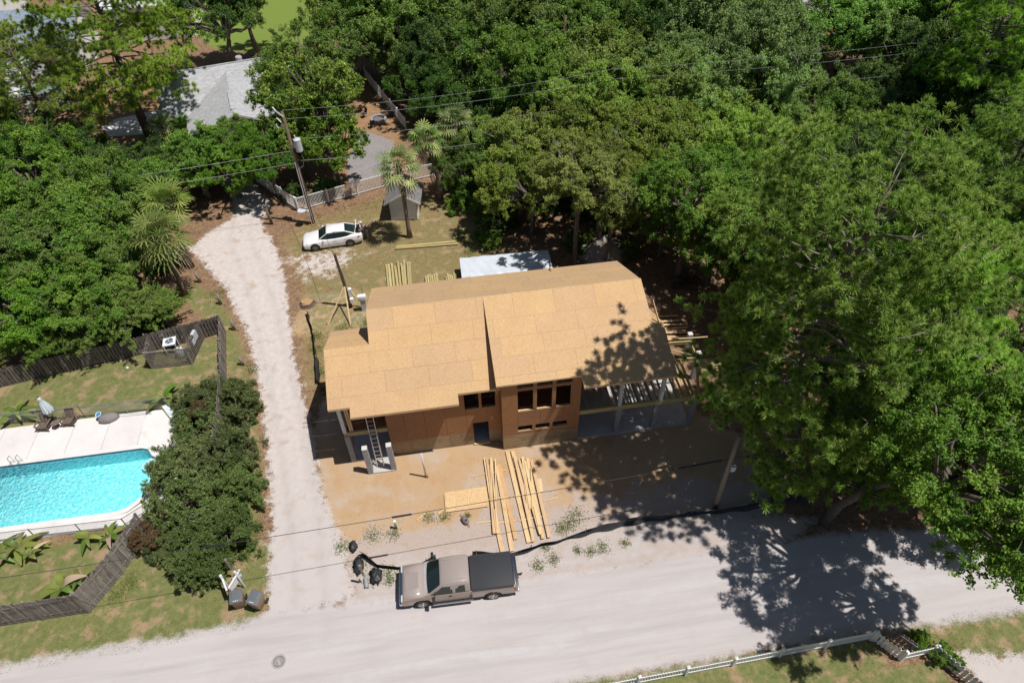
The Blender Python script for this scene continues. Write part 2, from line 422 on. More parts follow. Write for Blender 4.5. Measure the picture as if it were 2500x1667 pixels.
def mat_water():
    b = NB('pool_water'); p = b.pos()
    n = b.noise(p, 5, 4, .6, .4)
    nm = b.bump(n, .35, .05)
    tr = b.n('ShaderNodeBsdfTransparent'); tr.inputs[0].default_value = (.80, .98, .985, 1)
    gl = b.n('ShaderNodeBsdfGlossy'); gl.inputs['Roughness'].default_value = .03; b.put(gl.inputs['Normal'], nm)
    fr = b.n('ShaderNodeFresnel'); fr.inputs[0].default_value = 1.33; b.put(fr.inputs['Normal'], nm)
    mx = b.n('ShaderNodeMixShader'); b.put(mx.inputs[0], fr.outputs[0]); b.put(mx.inputs[1], tr.outputs[0]); b.put(mx.inputs[2], gl.outputs[0])
    M['pool_water'] = b.done(mx.outputs[0])
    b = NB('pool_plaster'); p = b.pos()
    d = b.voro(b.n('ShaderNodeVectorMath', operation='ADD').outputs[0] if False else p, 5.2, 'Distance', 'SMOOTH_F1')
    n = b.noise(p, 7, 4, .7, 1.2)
    c = b.ramp(n, [(.36, (.15, .68, .78)), (.52, (.36, .85, .89)), (.66, (.76, .97, .97))])  # pale mottling in the colour stands in for rippling caustic light
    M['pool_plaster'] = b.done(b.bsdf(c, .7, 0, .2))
    simple('pool_tile', (.04, .13, .26), .3, var=.2, scale=12)
mat_water()

def mat_leaf(name, dark, mid, light, trans=.20, rough=.5, spec=.22, hue=.018):
    b = NB(name); t = b.attr('tint', 'Fac'); rnd = b.rand()
    c = b.ramp(t, [(.08, dark), (.5, mid), (.92, light)])
    c = b.hsv(c, b.math('ADD', .5-hue, b.math('MULTIPLY', rnd, hue*1.35)), b.math('ADD', .92, b.math('MULTIPLY', rnd, .16)), b.math('ADD', .76, b.math('MULTIPLY', b.math('FRACT', b.math('MULTIPLY', rnd, 7.31)), .50)))
    pb = b.bsdf(c, rough, 0, spec)
    tl = b.n('ShaderNodeBsdfTranslucent'); b.put(tl.inputs[0], b.hsv(c, .485, 1.1, 1.35))
    mx = b.n('ShaderNodeMixShader'); mx.inputs[0].default_value = trans
    b.put(mx.inputs[1], pb); b.put(mx.inputs[2], tl.outputs[0])
    M[name] = b.done(mx.outputs[0])
mat_leaf('leaf_oak', (0.082, 0.173, 0.030), (0.137, 0.263, 0.040), (0.239, 0.357, 0.062))
mat_leaf('leaf_bright', (0.134, 0.253, 0.037), (0.224, 0.388, 0.054), (0.336, 0.474, 0.080))
mat_leaf('leaf_olive', (0.136, 0.198, 0.041), (0.217, 0.285, 0.056), (0.319, 0.363, 0.087))
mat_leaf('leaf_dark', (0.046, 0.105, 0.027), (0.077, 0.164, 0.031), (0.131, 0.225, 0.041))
mat_leaf('leaf_pale', (0.142, 0.243, 0.074), (0.215, 0.346, 0.100), (0.308, 0.440, 0.144))
mat_leaf('leaf_magnolia', (0.093, 0.190, 0.029), (0.176, 0.303, 0.038), (0.299, 0.390, 0.062), .2, .4, .3)
mat_leaf('leaf_cedar', (0.093, 0.168, 0.030), (0.166, 0.268, 0.049), (0.258, 0.357, 0.078), .15)
mat_leaf('leaf_hedge', (0.068, 0.116, 0.030), (0.127, 0.176, 0.054), (0.198, 0.245, 0.085), .15, .45)
mat_leaf('leaf_fern', (0.111, 0.230, 0.045), (0.173, 0.329, 0.068), (0.253, 0.418, 0.089))
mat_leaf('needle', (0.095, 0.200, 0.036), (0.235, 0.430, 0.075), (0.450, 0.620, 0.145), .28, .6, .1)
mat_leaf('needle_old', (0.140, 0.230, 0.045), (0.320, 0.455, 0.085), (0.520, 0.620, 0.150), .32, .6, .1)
mat_leaf('palm_leaf', (0.085, 0.150, 0.042), (0.190, 0.280, 0.080), (0.360, 0.410, 0.150), .2, .45)
mat_leaf('palm_bright', (0.130, 0.210, 0.042), (0.220, 0.310, 0.070), (0.340, 0.390, 0.120), .25, .45)
mat_leaf('palm_dead', (0.202, 0.155, 0.109), (0.327, 0.256, 0.186), (0.435, 0.342, 0.233), .1, .8)
mat_leaf('banana_leaf', (0.088, 0.169, 0.034), (0.149, 0.250, 0.051), (0.257, 0.290, 0.081), .35, .4)
mat_leaf('vine_leaf', (0.091, 0.181, 0.026), (0.157, 0.281, 0.040), (0.247, 0.363, 0.066), .3)
mat_leaf('grass_blade', (0.068, 0.128, 0.022), (0.128, 0.203, 0.042), (0.255, 0.255, 0.090), .25)
mat_leaf('red_leaf', (0.085, 0.060, 0.028), (0.140, 0.090, 0.045), (0.200, 0.130, 0.060), .2)
# ------------------------------------------------------------------ ground
def sdist(px, py, poly):
    """signed distance (negative inside) of points to a polygon"""
    n = len(poly); d = np.full(px.shape, 1e9); ins = np.zeros(px.shape, bool)
    for i in range(n):
        x0, y0 = poly[i]; x1, y1 = poly[(i+1) % n]
        ex, ey = x1-x0, y1-y0; wx, wy = px-x0, py-y0
        t = np.clip((wx*ex+wy*ey)/(ex*ex+ey*ey+1e-12), 0, 1)
        d = np.minimum(d, np.hypot(wx-ex*t, wy-ey*t))
        c = ((y0 <= py) & (y1 > py)) | ((y1 <= py) & (y0 > py))
        with np.errstate(divide='ignore', invalid='ignore'):
            xi = x0 + (py-y0)/(y1-y0)*ex
        ins ^= c & (px < xi)
    return np.where(ins, -d, d)
def wt(px, py, poly, blend): return np.clip(.5 - sdist(px, py, poly)/(2*blend), 0, 1)

ROAD = [(-300,15.9),(-24,15.9),(-18,16.0),(-15.3,16.0),(-12,16.2),(-11,16.6),(-6.6,16.3),(-4.2,16.4),(2,16.2),(7.4,16.2),(13.4,16.05),(20.6,16.0),(26.5,15.2),(60,14.5),(300,12),
        (300,6),(60,9.5),(30,10.3),(21.7,10.6),(14,10.7),(8,10.65),(4,10.65),(-10,10.2),(-300,10)]
DRIVE = [(-11.0,16.0),(-11.05,17.6),(-11.3,22.5),(-11.95,27),(-12.66,31),(-13.9,35.8),(-14.1,37),(-15.5,40.4),(-16.7,43.2),(-18.3,45.7),(-20.4,49),(-19,51),(-17.2,53),(-17.7,55.5),(-19,59),(-17,60),
         (-15.8,57.5),(-14.2,54.3),(-15,52),(-13.8,49),(-12.66,45.8),(-11.9,41.2),(-11.05,35.8),(-10.2,31.7),(-9.6,29),(-9.0,26),(-8.3,22.9),(-7.6,21),(-6.9,19),(-6.5,16.5)]
CORNER = [(22.6,9.2),(26,8.5),(34,7.6),(34,0),(24,0),(23.2,6.5)]
PATCH = [(-12.6,46.2),(-11,47),(-7.5,47.2),(-6,45.6),(-8,43),(-11,42.6)]           # shell spread under the parked car
SAND = [(-8.4,22.5),(-6.8,17.6),(-4,16.9),(8,17.0),(15,17.2),(17.5,18.3),(17.5,23),(15.2,25.5),(15.5,29),(11.5,30.5),(-8.4,32),(-9.2,28)]
SAND2 = [(-11.2,37),(-9,36.4),(-5,36.5),(-5,41),(-10.5,41.5)]
STRIP = [(-7.2,15.6),(16,15.5),(20,17.0),(9,19.5),(3,18.6),(-6,19.4)]
YARD = [(-34,31.3),(-16,31),(-15.3,38),(-21,37.2),(-34,35.2)]
FRONT = [(-60,15.3),(-17,15.4),(-12,15.7),(-10.7,16.6),(-11.0,20.5),(-14.5,22),(-19,22.6),(-60,23.2)]
SIDE = [(-15.2,20),(-11.6,20),(-12.2,27),(-12.9,31),(-14.1,35.6),(-15.4,39.5),(-17,42.5),(-19,44.5),(-21,43.5),(-17.5,39),(-15.5,34)]
BACKLOT = [(-10.8,33),(-8.6,24),(-8.4,31),(-7,35.2),(5,36),(9,41),(6,46),(4.5,50.5),(1,54),(-3.8,54.6),(-11,51.8),(-13.5,49.5),(-11.5,42)]
SOUTH = [(3,10.75),(19,10.75),(19.1,9.0),(21.4,9.0),(22.6,5),(30,-20),(0,-20)]
SOUTHV = [(19.2,10.9),(22,11.1),(27,10.8),(34,10.2),(32,7.9),(24,8.2),(22.3,9)]
MARSH = [(-60,128),(-21.5,88),(-15.5,87.5),(-12.5,92),(-10.5,99),(-9,106),(-6,300),(-80,300)]
STRAW = [(-60,66),(-27,66),(-23,70),(-23.5,79),(-28,82),(-60,84)]
STRAW2 = [(-8,56),(-1.5,57),(-2.2,66),(-6.2,80),(-10,80)]
STRAW3 = [(34,62),(40,66),(53,68.5),(56,64),(46,60)]
DECK_HOLE = [(-40,23.35),(-19.6,23.35),(-18.9,24.4),(-18.6,31.1),(-40,31.1)]

def axis(lo, hi, step, far_lo, far_hi):
    a = list(np.arange(lo, hi+1e-6, step)); s = step; x = lo
    left = []
    while x > far_lo: s *= 1.17; x -= s; left.append(x)
    s = step; x = hi; right = []
    while x < far_hi: s *= 1.17; x += s; right.append(x)
    return np.array(left[::-1]+a+right)
def make_ground():
    xs = axis(-34, 30, .25, -420, 420); ys = axis(7, 60, .25, -120, 900)
    X, Y = np.meshgrid(xs, ys); px, py = X.ravel(), Y.ravel(); nx = len(xs); ny = len(ys)
    road = np.maximum(wt(px, py, ROAD, .7), wt(px, py, STRIP, .9)*.50); drive = np.maximum.reduce([wt(px, py, DRIVE, .8), wt(px, py, PATCH, 2.0)*.66, wt(px, py, CORNER, .7)*.95])
    sand = np.maximum(np.maximum(wt(px, py, SAND, .9), wt(px, py, SAND2, 1.2)), wt(px, py, STRIP, .8)*.9)
    grass = np.maximum.reduce([wt(px, py, YARD, .5)*.80, wt(px, py, FRONT, .6)*.82, wt(px, py, SIDE, .9)*.78, wt(px, py, BACKLOT, 1.3)*.55,
                               wt(px, py, SOUTH, .35)*.9, wt(px, py, SOUTHV, .6)*.72])
    marsh = wt(px, py, MARSH, 1.5)
    straw = np.maximum.reduce([wt(px, py, YARD, .8)*.9, wt(px, py, FRONT, .8)*.9, wt(px, py, SIDE, .8)*.8, wt(px, py, STRAW, 1.), wt(px, py, STRAW2, 1.)*.85, wt(px, py, STRAW3, 1.), wt(px, py, BACKLOT, 1.)*.6])
    sub = lambda z, k: np.clip(z-k, 0, 1)
    mid = [(-8.7, 16), (-9.0, 19), (-9.4, 22), (-10.4, 27), (-11.2, 31), (-12.4, 35.8), (-13.6, 40.8), (-15, 45.5), (-16.4, 49.5), (-16.6, 54)]
    dl = np.full(px.shape, 1e9)
    for (x0, y0), (x1, y1) in zip(mid[:-1], mid[1:]):
        ex, ey = x1-x0, y1-y0; tt = np.clip(((px-x0)*ex+(py-y0)*ey)/(ex*ex+ey*ey), 0, 1); dl = np.minimum(dl, np.hypot(px-x0-ex*tt, py-y0-ey*tt))
    rut = np.clip(1-np.abs(dl-.78)/.34, 0, 1)
    me_names = ['ground', 'road', 'driveway', 'sand_lot', 'lawn', 'far_meadow']
    W = np.stack([np.full(px.shape, .3), road*1.3, drive, sand*.9, grass*.95, marsh*1.1], 1)
    quad = np.arange((ny-1)*(nx-1)); iy, ix = np.divmod(quad, nx-1)
    F = np.stack([iy*nx+ix, iy*nx+ix+1, (iy+1)*nx+ix+1, (iy+1)*nx+ix], 1)
    fw_ = W[F].mean(1); cls = fw_.argmax(1)
    fx, fy = px[F].mean(1), py[F].mean(1)
    keep = ~(sdist(fx, fy, DECK_HOLE) < 0)
    labels = {}
    for k, nm in enumerate(me_names):
        fk = F[(cls == k) & keep]
        used, inv = np.unique(fk, return_inverse=True); inv = inv.reshape(fk.shape)
        v = np.stack([px[used], py[used], np.zeros(len(used))], 1)
        me = fast_mesh(nm, v, inv, 4, 'ground')
        for an, cols in (('zoneA', (road, drive, sand)), ('zoneB', (grass, marsh, straw))):
            at = me.attributes.new(an, 'FLOAT_COLOR', 'POINT')
            arr = np.ones((len(used), 4), np.float32)
            for i, cc in enumerate(cols): arr[:, i] = cc[used]
            if an == 'zoneA': arr[:, 3] = rut[used]
            at.data.foreach_set('color', arr.ravel())
        o = link(nm, me); tag(o, kind='structure')
make_ground()

# ------------------------------------------------------------------ pool and its deck
POOL = [(-40,28.34),(-19.75,28.34),(-19.35,28.2),(-19.15,27.9),(-19.0,27.65),(-18.5,27.35),(-18.2,27.0),(-18.1,25.75),(-18.5,25.1),(-19.2,24.5),(-19.7,24.05),(-20.4,23.9),(-40,23.9)]
def pool():
    t = thing('swimming_pool', (-24, 26, 0), 0, 'rectangular turquoise swimming pool with clipped corners beside the hedge', 'pool')
    n = len(POOL); mb = MB(); base = 0
    fl = [(x, y, -1.15) for x, y in POOL]
    tri = tessellate_polygon([[Vector((x, y, 0)) for x, y in POOL]])
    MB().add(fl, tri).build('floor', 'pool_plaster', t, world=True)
    wl = MB(); tl = MB()
    for i in range(n):
        a, b_ = POOL[i], POOL[(i+1) % n]
        wl.quad((*a, -1.15), (*b_, -1.15), (*b_, -.12), (*a, -.12)); tl.quad((*a, -.12), (*b_, -.12), (*b_, .03), (*a, .03))
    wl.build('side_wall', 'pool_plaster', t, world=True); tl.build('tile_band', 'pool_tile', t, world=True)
    st = MB()   # steps in the far corner
    for k, (r_, z) in enumerate(((.85, -.75), (.6, -.5), (.35, -.28))):
        st.prism([(-19.15+.9*r_*math.cos(a_), 27.55+.55*r_*math.sin(a_)) for a_ in np.linspace(0, 2*math.pi, 14, endpoint=False)], -1.1, z)
    st.build('steps', 'lounger_white', t, world=True)
    MB().add([(x, y, -.07) for x, y in POOL], tri).build('water', 'pool_water', t, world=True)
    lad = MB()
    for dx in (0, .45): lad.tube([(-27.3+dx, 28.55, .05), (-27.3+dx, 28.5, .75), (-27.3+dx, 28.25, .8), (-27.3+dx, 28.15, -.6)], .022, 6)
    lad.build('handrail', 'chrome', t, world=True)
pool()
def pool_deck():
    d = thing('pool_deck', (-24, 27, 0)); d['kind'] = 'structure'
    xs = [-40, -36, -33.4, -31.2, -28.9, -26.7, -24.5, -22.3, -20.1]
    for a, b_ in zip(xs[:-1], xs[1:]):
        MB().prism([(a+.012, 28.62), (b_-.012, 28.62), (b_-.012+.05, 31.4), (a+.012+.05, 31.4)], -.1, .05).build('slab', 'deck_white', d, world=True)
    e = [(-20.08, 28.62), (-19.6, 28.62), (-19.15, 28.42), (-18.85, 28.05), (-18.7, 27.85), (-18.2, 27.55), (-17.85, 27.15), (-17.75, 25.65), (-18.2, 24.85), (-18.95, 24.25), (-19.55, 23.75), (-20.35, 23.62),
         (-40, 23.62), (-40, 22.95), (-19.2, 22.85), (-18.4, 23.6), (-17.3, 24.3), (-17.0, 25.5), (-17.2, 31.3), (-20.08, 31.35)]
    MB().prism(e, -.1, .05).build('slab', 'deck_white', d, world=True)
    # coping ring
    n = len(POOL); c0 = MB(); out = []
    cx = []
    for i in range(n):
        p0, p1, p2 = (Vector(POOL[(i+k) % n]) for k in (-1, 0, 1))
        d1 = (p1-p0).normalized(); d2 = (p2-p1).normalized(); nn = Vector((-(d1.y+d2.y), d1.x+d2.x)).normalized()
        k = 1/max(.5, nn.dot(Vector((-d1.y, d1.x)))); out.append(p1 + nn*.30*k)
    for i in range(n):
        j = (i+1) % n
        if POOL[i][0] < -39 and POOL[j][0] < -39: continue
        a, b_ = POOL[i], POOL[j]; A, B_ = out[i], out[j]
        c0.add([(*a, .062), (*b_, .062), (B_.x, B_.y, .062), (A.x, A.y, .062), (*a, .0), (*b_, .0)], [(0,1,2,3), (0,1,5,4)])
    c0.build('coping', 'deck_white', d, world=True)
pool_deck()
# ------------------------------------------------------------------ the house under construction
def sub_rects(rect, holes):
    """rectangle minus holes -> list of rectangles"""
    out = [rect]
    for h in holes:
        nxt = []
        for x0, x1, z0, z1 in out:
            a0, a1, b0, b1 = max(x0, h[0]), min(x1, h[1]), max(z0, h[2]), min(z1, h[3])
            if a0 >= a1 or b0 >= b1: nxt.append((x0, x1, z0, z1)); continue
            if x0 < a0: nxt.append((x0, a0, z0, z1))
            if a1 < x1: nxt.append((a1, x1, z0, z1))
            if z0 < b0: nxt.append((a0, a1, z0, b0))
            if b1 < z1: nxt.append((a0, a1, b1, z1))
        out = nxt
    return out
def wall_sheets(house, name, axis_, a, t0, t1, z0, z1, holes, mats, joints, th=.05, zj=()):
    """a wall plane at y=a (axis 'y') or x=a ('x') from t0 to t1, split into sheets"""
    part = None; zs = [z0] + [z for z in zj if z0 < z < z1] + [z1]
    for k in range(len(zs)-1):
        js = [t0] + [j for j in joints[min(k, len(joints)-1)] if t0+.05 < j < t1-.05] + [t1]
        for j in range(len(js)-1):
            mb = MB(); dpt = random.uniform(0, .004)
            for (p0, p1, q0, q1) in sub_rects((js[j]+.006, js[j+1]-.006, zs[k]+.004, zs[k+1]-.004), holes):
                if axis_ == 'y': mb.box(p0, p1, a-dpt, a+th, q0, q1)
                else: mb.box(a-dpt if th > 0 else a+th, a+th if th > 0 else a+dpt, p0, p1, q0, q1)
            if not mb.v: continue
            if part is None: part = mb.build(name, mats[min(k, len(mats)-1)], house, world=True)
            else: mb.build('sheet', mats[min(k, len(mats)-1)], part, world=True)
    return part
def slope_panels(house, name, rects, Y0, z0, m, rows, offs, mat, th=.018, lap=0):
    """sheathing panels on the plane z = z0 + m*(y-Y0); rects are (x0,x1,y0,y1) in plan"""
    part = None
    for k in range(len(rows)-1):
        xa = min(r[0] for r in rects) - 3; o = offs[k % len(offs)]
        x = o - 2.44*math.ceil((o-xa)/2.44)
        while x < max(r[1] for r in rects):
            mb = MB(); lift = random.uniform(0, .004)
            for (rx0, rx1, ry0, ry1) in rects:
                p0, p1 = max(rx0, x+.0035), min(rx1, x+2.44-.0035)
                q0, q1 = max(ry0, min(rows[k], rows[k+1])+.0035), min(ry1, max(rows[k], rows[k+1])-.0035)
                if p1-p0 < .01 or q1-q0 < .01: continue
                za, zb = z0+m*(q0-Y0)+lift, z0+m*(q1-Y0)+lift
                mb.add([(p0,q0,za-th),(p1,q0,za-th),(p1,q1,zb-th),(p0,q1,zb-th),(p0,q0,za),(p1,q0,za),(p1,q1,zb),(p0,q1,zb)],
                       [(3,2,1,0),(4,5,6,7),(0,1,5,4),(1,2,6,5),(2,3,7,6),(3,0,4,7)])
            if mb.v:
                # every panel gets its own origin so that the flake pattern does not run on
                c = (x, rows[k], 0)
                if part is None: part = mb.build(name, mat, house, world=True)
                else:
                    off = root_loc(house); ob = link('panel', mb.mesh('panel', mat, off=(off[0]+c[0], off[1]+c[1], off[2])), part)
                    ob.location = (c[0], c[1], 0)
            x += 2.44
    return part

def build_house():
    H = thing('house', (2.5, 29.0, 0), 0, 'unfinished two-storey house with tan sheathed roof in the middle of the sandy lot', 'house')
    W = dict(world=True)
    RY, RZ = 29.87, 8.0
    # ---- slabs
    s = MB().box(-4.1, 7.15, 25.32, 34.2, -.05, .12); s.box(7.16, 14.45, 24.62, 31.2, -.05, .11); s.box(-6.55, -4.11, 25.16, 31.2, -.05, .10); s.box(-5.42, -4.12, 24.10, 25.155, -.05, .105)
    s.build('slab', 'concrete', H, **W)
    # ---- front walls
    wallj = [[-2.95, -.6, 2.0], [-3.15, -1.93, -.71, .5, 1.73], [-3.15, -1.93, -.71, .5, 1.73]]
    door = (.86, 1.79, .10, 2.10); w1 = (.47, 1.31, 3.48, 4.87); w2 = (1.47, 2.28, 3.48, 4.87)
    wall_sheets(H, 'front_wall', 'y', 25.29, -4.15, 2.56, .06, 5.42, [door, w1, w2], ['plywood', 'osb_wall', 'osb_wall'], wallj, zj=(1.24, 3.66))
    big = [(3.51+i*1.107, 4.41+i*1.107, 3.54, 5.37) for i in range(3)]; tr = [(3.51+i*1.107, 4.41+i*1.107, 5.58, 5.98) for i in range(3)]
    low = [(3.49+i*1.055, 4.36+i*1.055, 1.65, 2.13) for i in range(3)]
    wall_sheets(H, 'bay_wall', 'y', 24.58, 2.57, 7.20, .05, 6.14, big+tr+low, ['plywood', 'osb_wall', 'osb_wall', 'osb_wall'], [[4.85], [3.5, 4.85, 6.2], [3.5, 4.85, 6.2], [3.5, 6.7]], zj=(1.34, 2.5, 3.4))
    wall_sheets(H, 'bay_return', 'x', 2.57, 24.585, 25.28, .05, 6.1, [], ['plywood', 'osb_wall'], [[]], th=.05, zj=(1.34, 3.7))
    wall_sheets(H, 'right_wall', 'x', 7.15, 24.64, 34.2, .06, 6.1, [(26.5, 28.4, 2.9, 4.9)], ['plywood', 'osb_wall'], [[25.8, 27, 28.2, 29.4, 30.6, 31.8, 33]], th=.05, zj=(1.34, 3.7))
    wall_sheets(H, 'left_wall', 'x', -4.15, 25.35, 34.2, .06, 5.4, [(26.2, 27.1, 2.9, 4.9), (26.2, 27.1, .1, 2.1)], ['osb_wall'], [[26.5, 27.7, 28.9, 30.1, 31.3, 32.5]], th=.05, zj=(2.7,))
    wall_sheets(H, 'back_wall', 'y', 34.15, -4.1, 11.6, .06, 5.7, [(0, 1.2, 3.4, 4.8), (5, 6.2, 3.4, 4.8)], ['osb_wall'], [[-2, 0.4, 2.8, 5.2, 7.6, 10]], zj=(2.7,))
    g = MB().prism([(25.3, 5.35), (29.87, 7.72), (34.15, 5.6), (34.15, .05), (31.4, .05), (31.4, 2.9), (28.2, 2.9)], -4.42, -4.36, 'x'); g.build('gable_wall', 'osb_wall', H, **W)
    g = MB().prism([(24.9, 6.2), (29.87, 7.8), (34.15, 5.6), (34.15, .05), (29.5, .05), (29.5, 2.9), (24.9, 2.9)], 11.6, 11.66, 'x')
    g = MB().prism([(27.6, 6.9), (29.87, 7.75), (34.15, 5.6), (34.15, .05), (28.6, .05)], 11.6, 11.66, 'x'); g.build('gable_wall', 'osb_wall', H, **W)
    MB().box(7.2, 11.6, 28.55, 28.6, .1, 6.4).build('porch_back_wall', 'osb_wall', H, **W)
    # ---- upper floor and interior framing seen through the openings
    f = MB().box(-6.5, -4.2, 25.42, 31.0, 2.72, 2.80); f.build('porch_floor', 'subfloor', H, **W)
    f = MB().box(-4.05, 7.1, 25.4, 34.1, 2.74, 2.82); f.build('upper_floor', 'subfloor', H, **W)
    for k in range(9):
        x = .2+random.uniform(0, 6.4); y = random.uniform(25.6, 27.5); a = random.uniform(-.9, .9); L = random.uniform(.5, 1.1)
        MB().bar((x, y, 2.86), (x+L*math.cos(a), y+L*math.sin(a), 2.86), .09, .04).build('offcut', 'pole_grey', H, **W)
    for x, y, a, L in ((-5.6, 26.0, 1.2, .9), (-4.75, 26.1, 2.1, .9), (-5.1, 26.8, .3, .8)):
        MB().bar((x, y, 2.83), (x+L*math.cos(a), y+L*math.sin(a), 2.83), .10, .05).build('offcut', 'pole_grey', H, **W)
    for x0, x1, z0, z1 in big:
        y = 24.58; MB().box(x0, x1, y-.006, y+.14, z0-.045, z0-.002).build('sill', 'lumber', H, **W)
        m_ = MB(); m_.box(x0-.05, x0, y+.055, y+.15, z0, z1); m_.box(x1, x1+.05, y+.055, y+.15, z0, z1); m_.box(x0, x1, y+.055, y+.15, z1, z1+.2); m_.build('stud', 'lumber', H, **W)
    for x0, x1, z0, z1 in low: MB().box(x0, x1, 24.574, 24.72, z0-.045, z0-.002).build('sill', 'lumber', H, **W)
    for x0, x1, z0, z1 in (w1, w2):
        MB().box(x0, x1, 25.284, 25.43, z0-.045, z0-.002).build('sill', 'plywood', H, **W)
    MB().box(.82, 1.83, 25.18, 25.42, .04, .125).build('threshold', 'lumber', H, **W)
    MB().box(1.98, 2.06, 25.25, 25.289, 2.35, 2.62).build('bracket', 'lumber', H, **W)
    # ---- roof
    sl = .525; c_ = 1.22/math.sqrt(1+sl*sl)
    rows = [24.40, 25.485, 26.565, 27.645, 28.725, 29.87]
    RF = [(-4.5, 2.3, 28.03, 29.87), (-7.05, 2.3, 24.93, 28.03), (-5.85, .16, 24.40, 24.93)]
    slope_panels(H, 'front_roof', RF, RY, RZ, sl, rows, [-4.48, -3.75, -4.56, -3.38, -3.01], 'osb_roof')
    sr = .332
    RR = [(2.3, 11.86, 26.9, 29.87), (2.3, 12.47, 24.45, 26.9), (7.12, 12.47, 23.75, 24.45)]
    rowsr = [23.75, 24.905, 26.06, 27.22, 28.38, 29.87]
    slope_panels(H, 'dormer_roof', RR, RY, RZ, sr, rowsr, [3.3, 4.6, 2.9, 5.1, 4.0], 'osb_roof')
    sb = .5; rb = [29.87, 30.96, 32.05, 33.14, 34.5]
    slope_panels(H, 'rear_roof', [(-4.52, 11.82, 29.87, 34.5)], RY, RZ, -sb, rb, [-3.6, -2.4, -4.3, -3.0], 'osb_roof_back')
    slope_panels(H, 'porch_roof', [(-7.07, -4.45, 28.03, 31.25)], 28.03, 7.034, -sl, [28.03, 29.11, 30.19, 31.25], [-7.0, -5.9], 'osb_roof')
    slope_panels(H, 'porch_roof', [(11.86, 12.5, 26.9, 30.2)], 26.9, 7.014, -.45, [26.9, 28.0, 29.1, 30.2], [10.5, 11.9], 'osb_roof')
    rp = MB(); rp.bar((-4.5, RY, RZ-.005), (11.86, RY, RZ-.005), .03, .03); rp.build('ridge_board', 'lumber', H, **W)
    def zl(y): return RZ+sl*(y-RY)
    def zr(y): return RZ+sr*(y-RY)
    def zb(y): return RZ-sb*(y-RY)
    # fascia boards at the eaves
    for x0, x1, y, z in ((-7.05, -5.86, 24.93, zl(24.93)), (-5.85, .16, 24.40, zl(24.40)), (.17, 2.57, 24.93, zl(24.93)), (7.12, 12.47, 23.75, zr(23.75))):
        MB().box(x0, x1, y, y+.038, z-.165, z-.02).build('fascia', 'lumber', H, **W)
    MB().box(2.3, 7.75, 24.42, 24.448, zr(24.45)-.12, zr(24.45)+.008).build('fascia', 'lumber', H, **W)
    MB().box(-4.52, 11.82, 34.46, 34.5, zb(34.5)-.16, zb(34.5)-.02).build('fascia', 'lumber', H, **W)
    def rake(x, ya, za, yb, zb_):
        MB().bar((x, ya, za-.10), (x, yb, zb_-.10), .038, .14).build('rake_board', 'lumber_y', H, **W)
    rake(-7.03, 24.95, zl(24.95), 28.02, zl(28.02)); rake(-4.48, 28.1, zl(28.1), 29.85, zl(29.85)); rake(-4.5, 29.9, zb(29.9), 34.45, zb(34.45))
    rake(11.84, 26.95, zr(26.95), 29.85, zr(29.85)); rake(11.8, 29.9, zb(29.9), 34.45, zb(34.45)); rake(12.45, 23.8, zr(23.8), 26.9, zr(26.9)); rake(7.14, 23.78, zr(23.78), 24.5, zr(24.5))
    rake(-5.83, 24.42, zl(24.42), 24.93, zl(24.93)); rake(-7.05, 28.05, 7.0, 31.2, 5.35)
    MB().prism([(29.87, 7.98), (24.47, zr(24.47)-.02), (24.47, zl(24.95)+.02), (24.95, zl(24.95)+.01)], 2.305, 2.345, 'x').build('cheek_wall', 'osb_wall', H, **W)
    # rafters under the overhangs
    k = 0; x = -6.9
    while x < 2.2:
        y0 = 24.46 if -5.8 < x < .1 else 24.98
        y1 = 27.9 if x < -4.45 else 29.75
        MB().bar((x, y0, zl(y0)-.12), (x, y1, zl(y1)-.12), .038, .18).build('rafter', 'lumber_y', H, **W); x += .61
    x = 2.5
    while x < 12.4:
        y0 = 23.82 if x > 7.2 else 24.66
        MB().bar((x, y0, zr(y0)-.12), (x, 28.5, zr(28.5)-.12), .038, .18).build('rafter', 'lumber_y', H, **W); x += .61
    # ---- left porch
    MB().box(-6.68, -4.16, 25.22, 25.36, 2.50, 2.82).build('beam', 'treated', H, **W)
    MB().box(-6.66, -6.52, 25.37, 31.0, 2.50, 2.82).build('beam', 'treated_y', H, **W)
    MB().box(-6.70, -6.50, 25.22, 25.42, 2.82, 5.45).build('column', 'white_grey', H, **W)
    for x in (-6.32, -6.20): MB().box(x, x+.09, 25.3, 25.44, 2.82, 5.5).build('post', 'lumber', H, **W)
    MB().box(-6.7, -6.5, 30.6, 30.8, 0, 5.5).build('column', 'white_grey', H, **W)
    # ---- right porch deck framing
    MB().box(7.21, 14.62, 24.56, 24.68, 2.50, 2.84).build('beam', 'treated', H, **W)
    MB().bar((14.6, 24.66, 2.67), (15.5, 27.62, 2.67), .12, .30).build('beam', 'treated_y', H, **W)
    MB().bar((14.32, 24.75, 2.68), (14.42, 27.7, 2.68), .07, .26).build('beam', 'treated_y', H, **W)
    MB().bar((12.6, 27.72, 2.65), (15.55, 27.66, 2.65), .09, .28).build('beam', 'treated', H, **W)
    MB().bar((13.2, 29.3, 2.65), (15.6, 29.12, 2.65), .09, .26).build('beam', 'treated', H, **W)
    MB().bar((14.9, 29.38, 2.83), (16.8, 29.24, 2.83), .09, .05).build('beam', 'treated', H, **W)
    MB().bar((15.5, 27.68, 2.67), (15.62, 29.12, 2.67), .09, .28).build('beam', 'treated_y', H, **W)
    MB().bar((13.6, 28.75, 2.9), (15.45, 27.7, 2.86), .05, .03).build('brace', 'lumber', H, **W)
    MB().bar((13.95, 26.3, 2.68), (14.5, 26.32, 2.68), .05, .25).build('blocking', 'treated', H, **W)
    x = 7.6; k = 0
